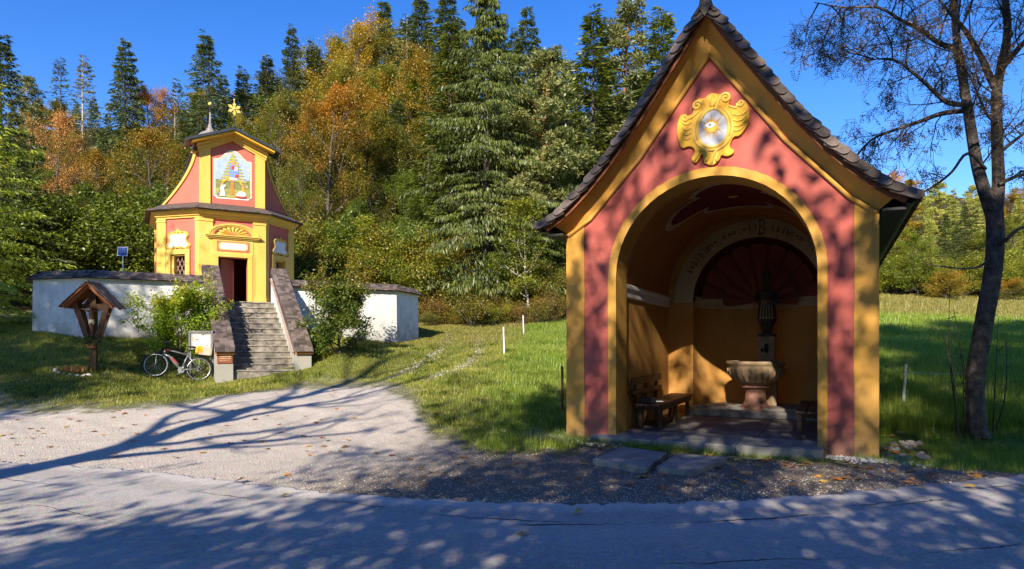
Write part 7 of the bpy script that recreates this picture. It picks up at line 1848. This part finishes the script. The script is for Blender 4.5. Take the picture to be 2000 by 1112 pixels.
GL = leafmat('meadow_grass', [(.085, .14, .013), (.14, .21, .02), (.20, .275, .03), (.27, .295, .05)], .3, .6, .6)
GD = leafmat('dry_grass', [(.10, .11, .02), (.20, .17, .04), (.30, .24, .07)], .3, .6, .6)
g4 = np.random.default_rng(17)
n_ = 130000; Y_ = 13.8 + 8 * g4.random(n_); X = -18 + 12.5 * g4.random(n_); k = ok(X, Y_); blades(X[k], Y_[k], .04, .10, .009, 1, GM, 'lawn_grass', 'short grass of the bank below the left wall')
n_ = 190000; Y_ = 9.4 + 22 * g4.random(n_) ** 1.5; X = -6.5 + 9.5 * g4.random(n_); k = ok(X, Y_)
wn_ = np.exp(-(seg_dist(X, Y_, TRACK1) / .25) ** 2) + np.exp(-(seg_dist(X, Y_, TRACK2) / .22) ** 2)
k &= (g4.random(n_) > wn_ * .6); me_ = X - .05 * (Y_ - 22) + hash_noise(X, Y_, 1.2) * .8 + g4.normal(0, .35, n_) < .1
blades(X[k & me_], Y_[k & me_], .04, .09, .009, 2, GM, 'lawn_grass', 'short grass beside the path between the chapels')
kk = k & ~me_; blades(X[kk], Y_[kk], .07, .17, .010, 3, GL, 'meadow_grass', 'bright meadow grass left of the niche chapel')
n_ = 60000; Y_ = 24 + 12 * g4.random(n_); X = -5 + 11 * g4.random(n_); k = ok(X, Y_); me_ = X - .05 * (Y_ - 22) < .3
blades(X[k & me_], Y_[k & me_], .05, .12, .011, 4, GD, 'dry_grass', 'dry pale grass on the upper path'); kk = k & ~me_; blades(X[kk], Y_[kk], .1, .22, .012, 5, GL, 'meadow_grass', 'bright meadow grass on the upper slope')
n_ = 90000; Y_ = 7.6 + 6 * g4.random(n_); X = 4.8 + 7.5 * g4.random(n_); k = ok(X, Y_); kb = k & (g4.random(n_) < np.clip(1.3 * np.hypot((X - 7.7) / 1.0, (Y_ - 10.6) / .6) - .5, .12, 1)); blades(X[kb], Y_[kb], .05, .15, .008, 6, GL, 'verge_grass', 'grass of the verge round the rowan')
n_ = 150000; Y_ = 11.5 + 36 * g4.random(n_) ** 1.6; X = 4 + (Y_ * .78 - 2) * g4.random(n_); k = ok(X, Y_); blades(X[k], Y_[k], .12, .30, .011, 7, GL, 'meadow_grass', 'tall grass of the right meadow')
n_ = 60000; Y_ = 42 + 36 * g4.random(n_); X = 18 + 42 * g4.random(n_); k = (np.abs(X) < Y_ * .8) ; blades(X[k], Y_[k], .2, .45, .012, 8, GD, 'seed_grass', 'sunlit seeding grass of the far right meadow')
n_ = 9000; Y_ = 11 + 30 * g4.random(n_) ** 1.4; X = 5 + (Y_ * .78 - 3) * g4.random(n_); k = ok(X, Y_) & (hash_noise(X, Y_, .8) > .1); blades(X[k], Y_[k], .25, .55, .008, 11, GD, 'seed_stalks', 'straw coloured stalks standing in the right meadow', lean=.25)
n_ = 7000; Y_ = 10 + 24 * g4.random(n_) ** 1.4; X = -1.5 + 5 * g4.random(n_); k = ok(X, Y_) & (hash_noise(X, Y_, .9) > .25); blades(X[k], Y_[k], .15, .32, .008, 12, GD, 'seed_stalks', 'straw coloured stalks in the bright meadow', lean=.3)
n_ = 26000; cx2 = g4.uniform(-17, 2, 260); cy2 = 10 + 14 * g4.random(260); ci = g4.integers(0, 260, n_); X = cx2[ci] + g4.normal(0, .16, n_); Y_ = cy2[ci] + g4.normal(0, .13, n_); k = ok(X, Y_); blades(X[k], Y_[k], .05, .16, .014, 13, LM['green'], 'lawn_weeds', 'darker weed patches in the lawn', lean=.9)
drop(70, lambda: rg.uniform(-13, -2), lambda: rg.uniform(15.2, 19), .06, .11, 'dry fallen leaf in the lawn grass', 'fallen leaves in the lawn', .06)
n_ = 5000; X = g4.uniform(-9, 2.5, n_); Y_ = gravel_edge(X) + g4.normal(-.12, .12, n_); k = (Y_ > road_edge(X) + .4); u, v = to_local(X, Y_, NI_O, NI_A); k &= ~((u > -.03) & (v > -.05)); blades(X[k], Y_[k], .03, .08, .008, 9, GM, 'edge_grass', 'grass tufts creeping over the gravel edge')
u = g4.uniform(.4, 4.2, 2600); v = -.40 - np.abs(g4.normal(0, .05, 2600)); X = NI_O.x + u * c_ - v * s_
X = NI_O.x + u * math.cos(NI_A) - v * math.sin(NI_A); Y_ = NI_O.y + u * math.sin(NI_A) + v * math.cos(NI_A); blades(X, Y_, .03, .10, .007, 10, GL, 'threshold_grass', 'weeds growing along the niche threshold')
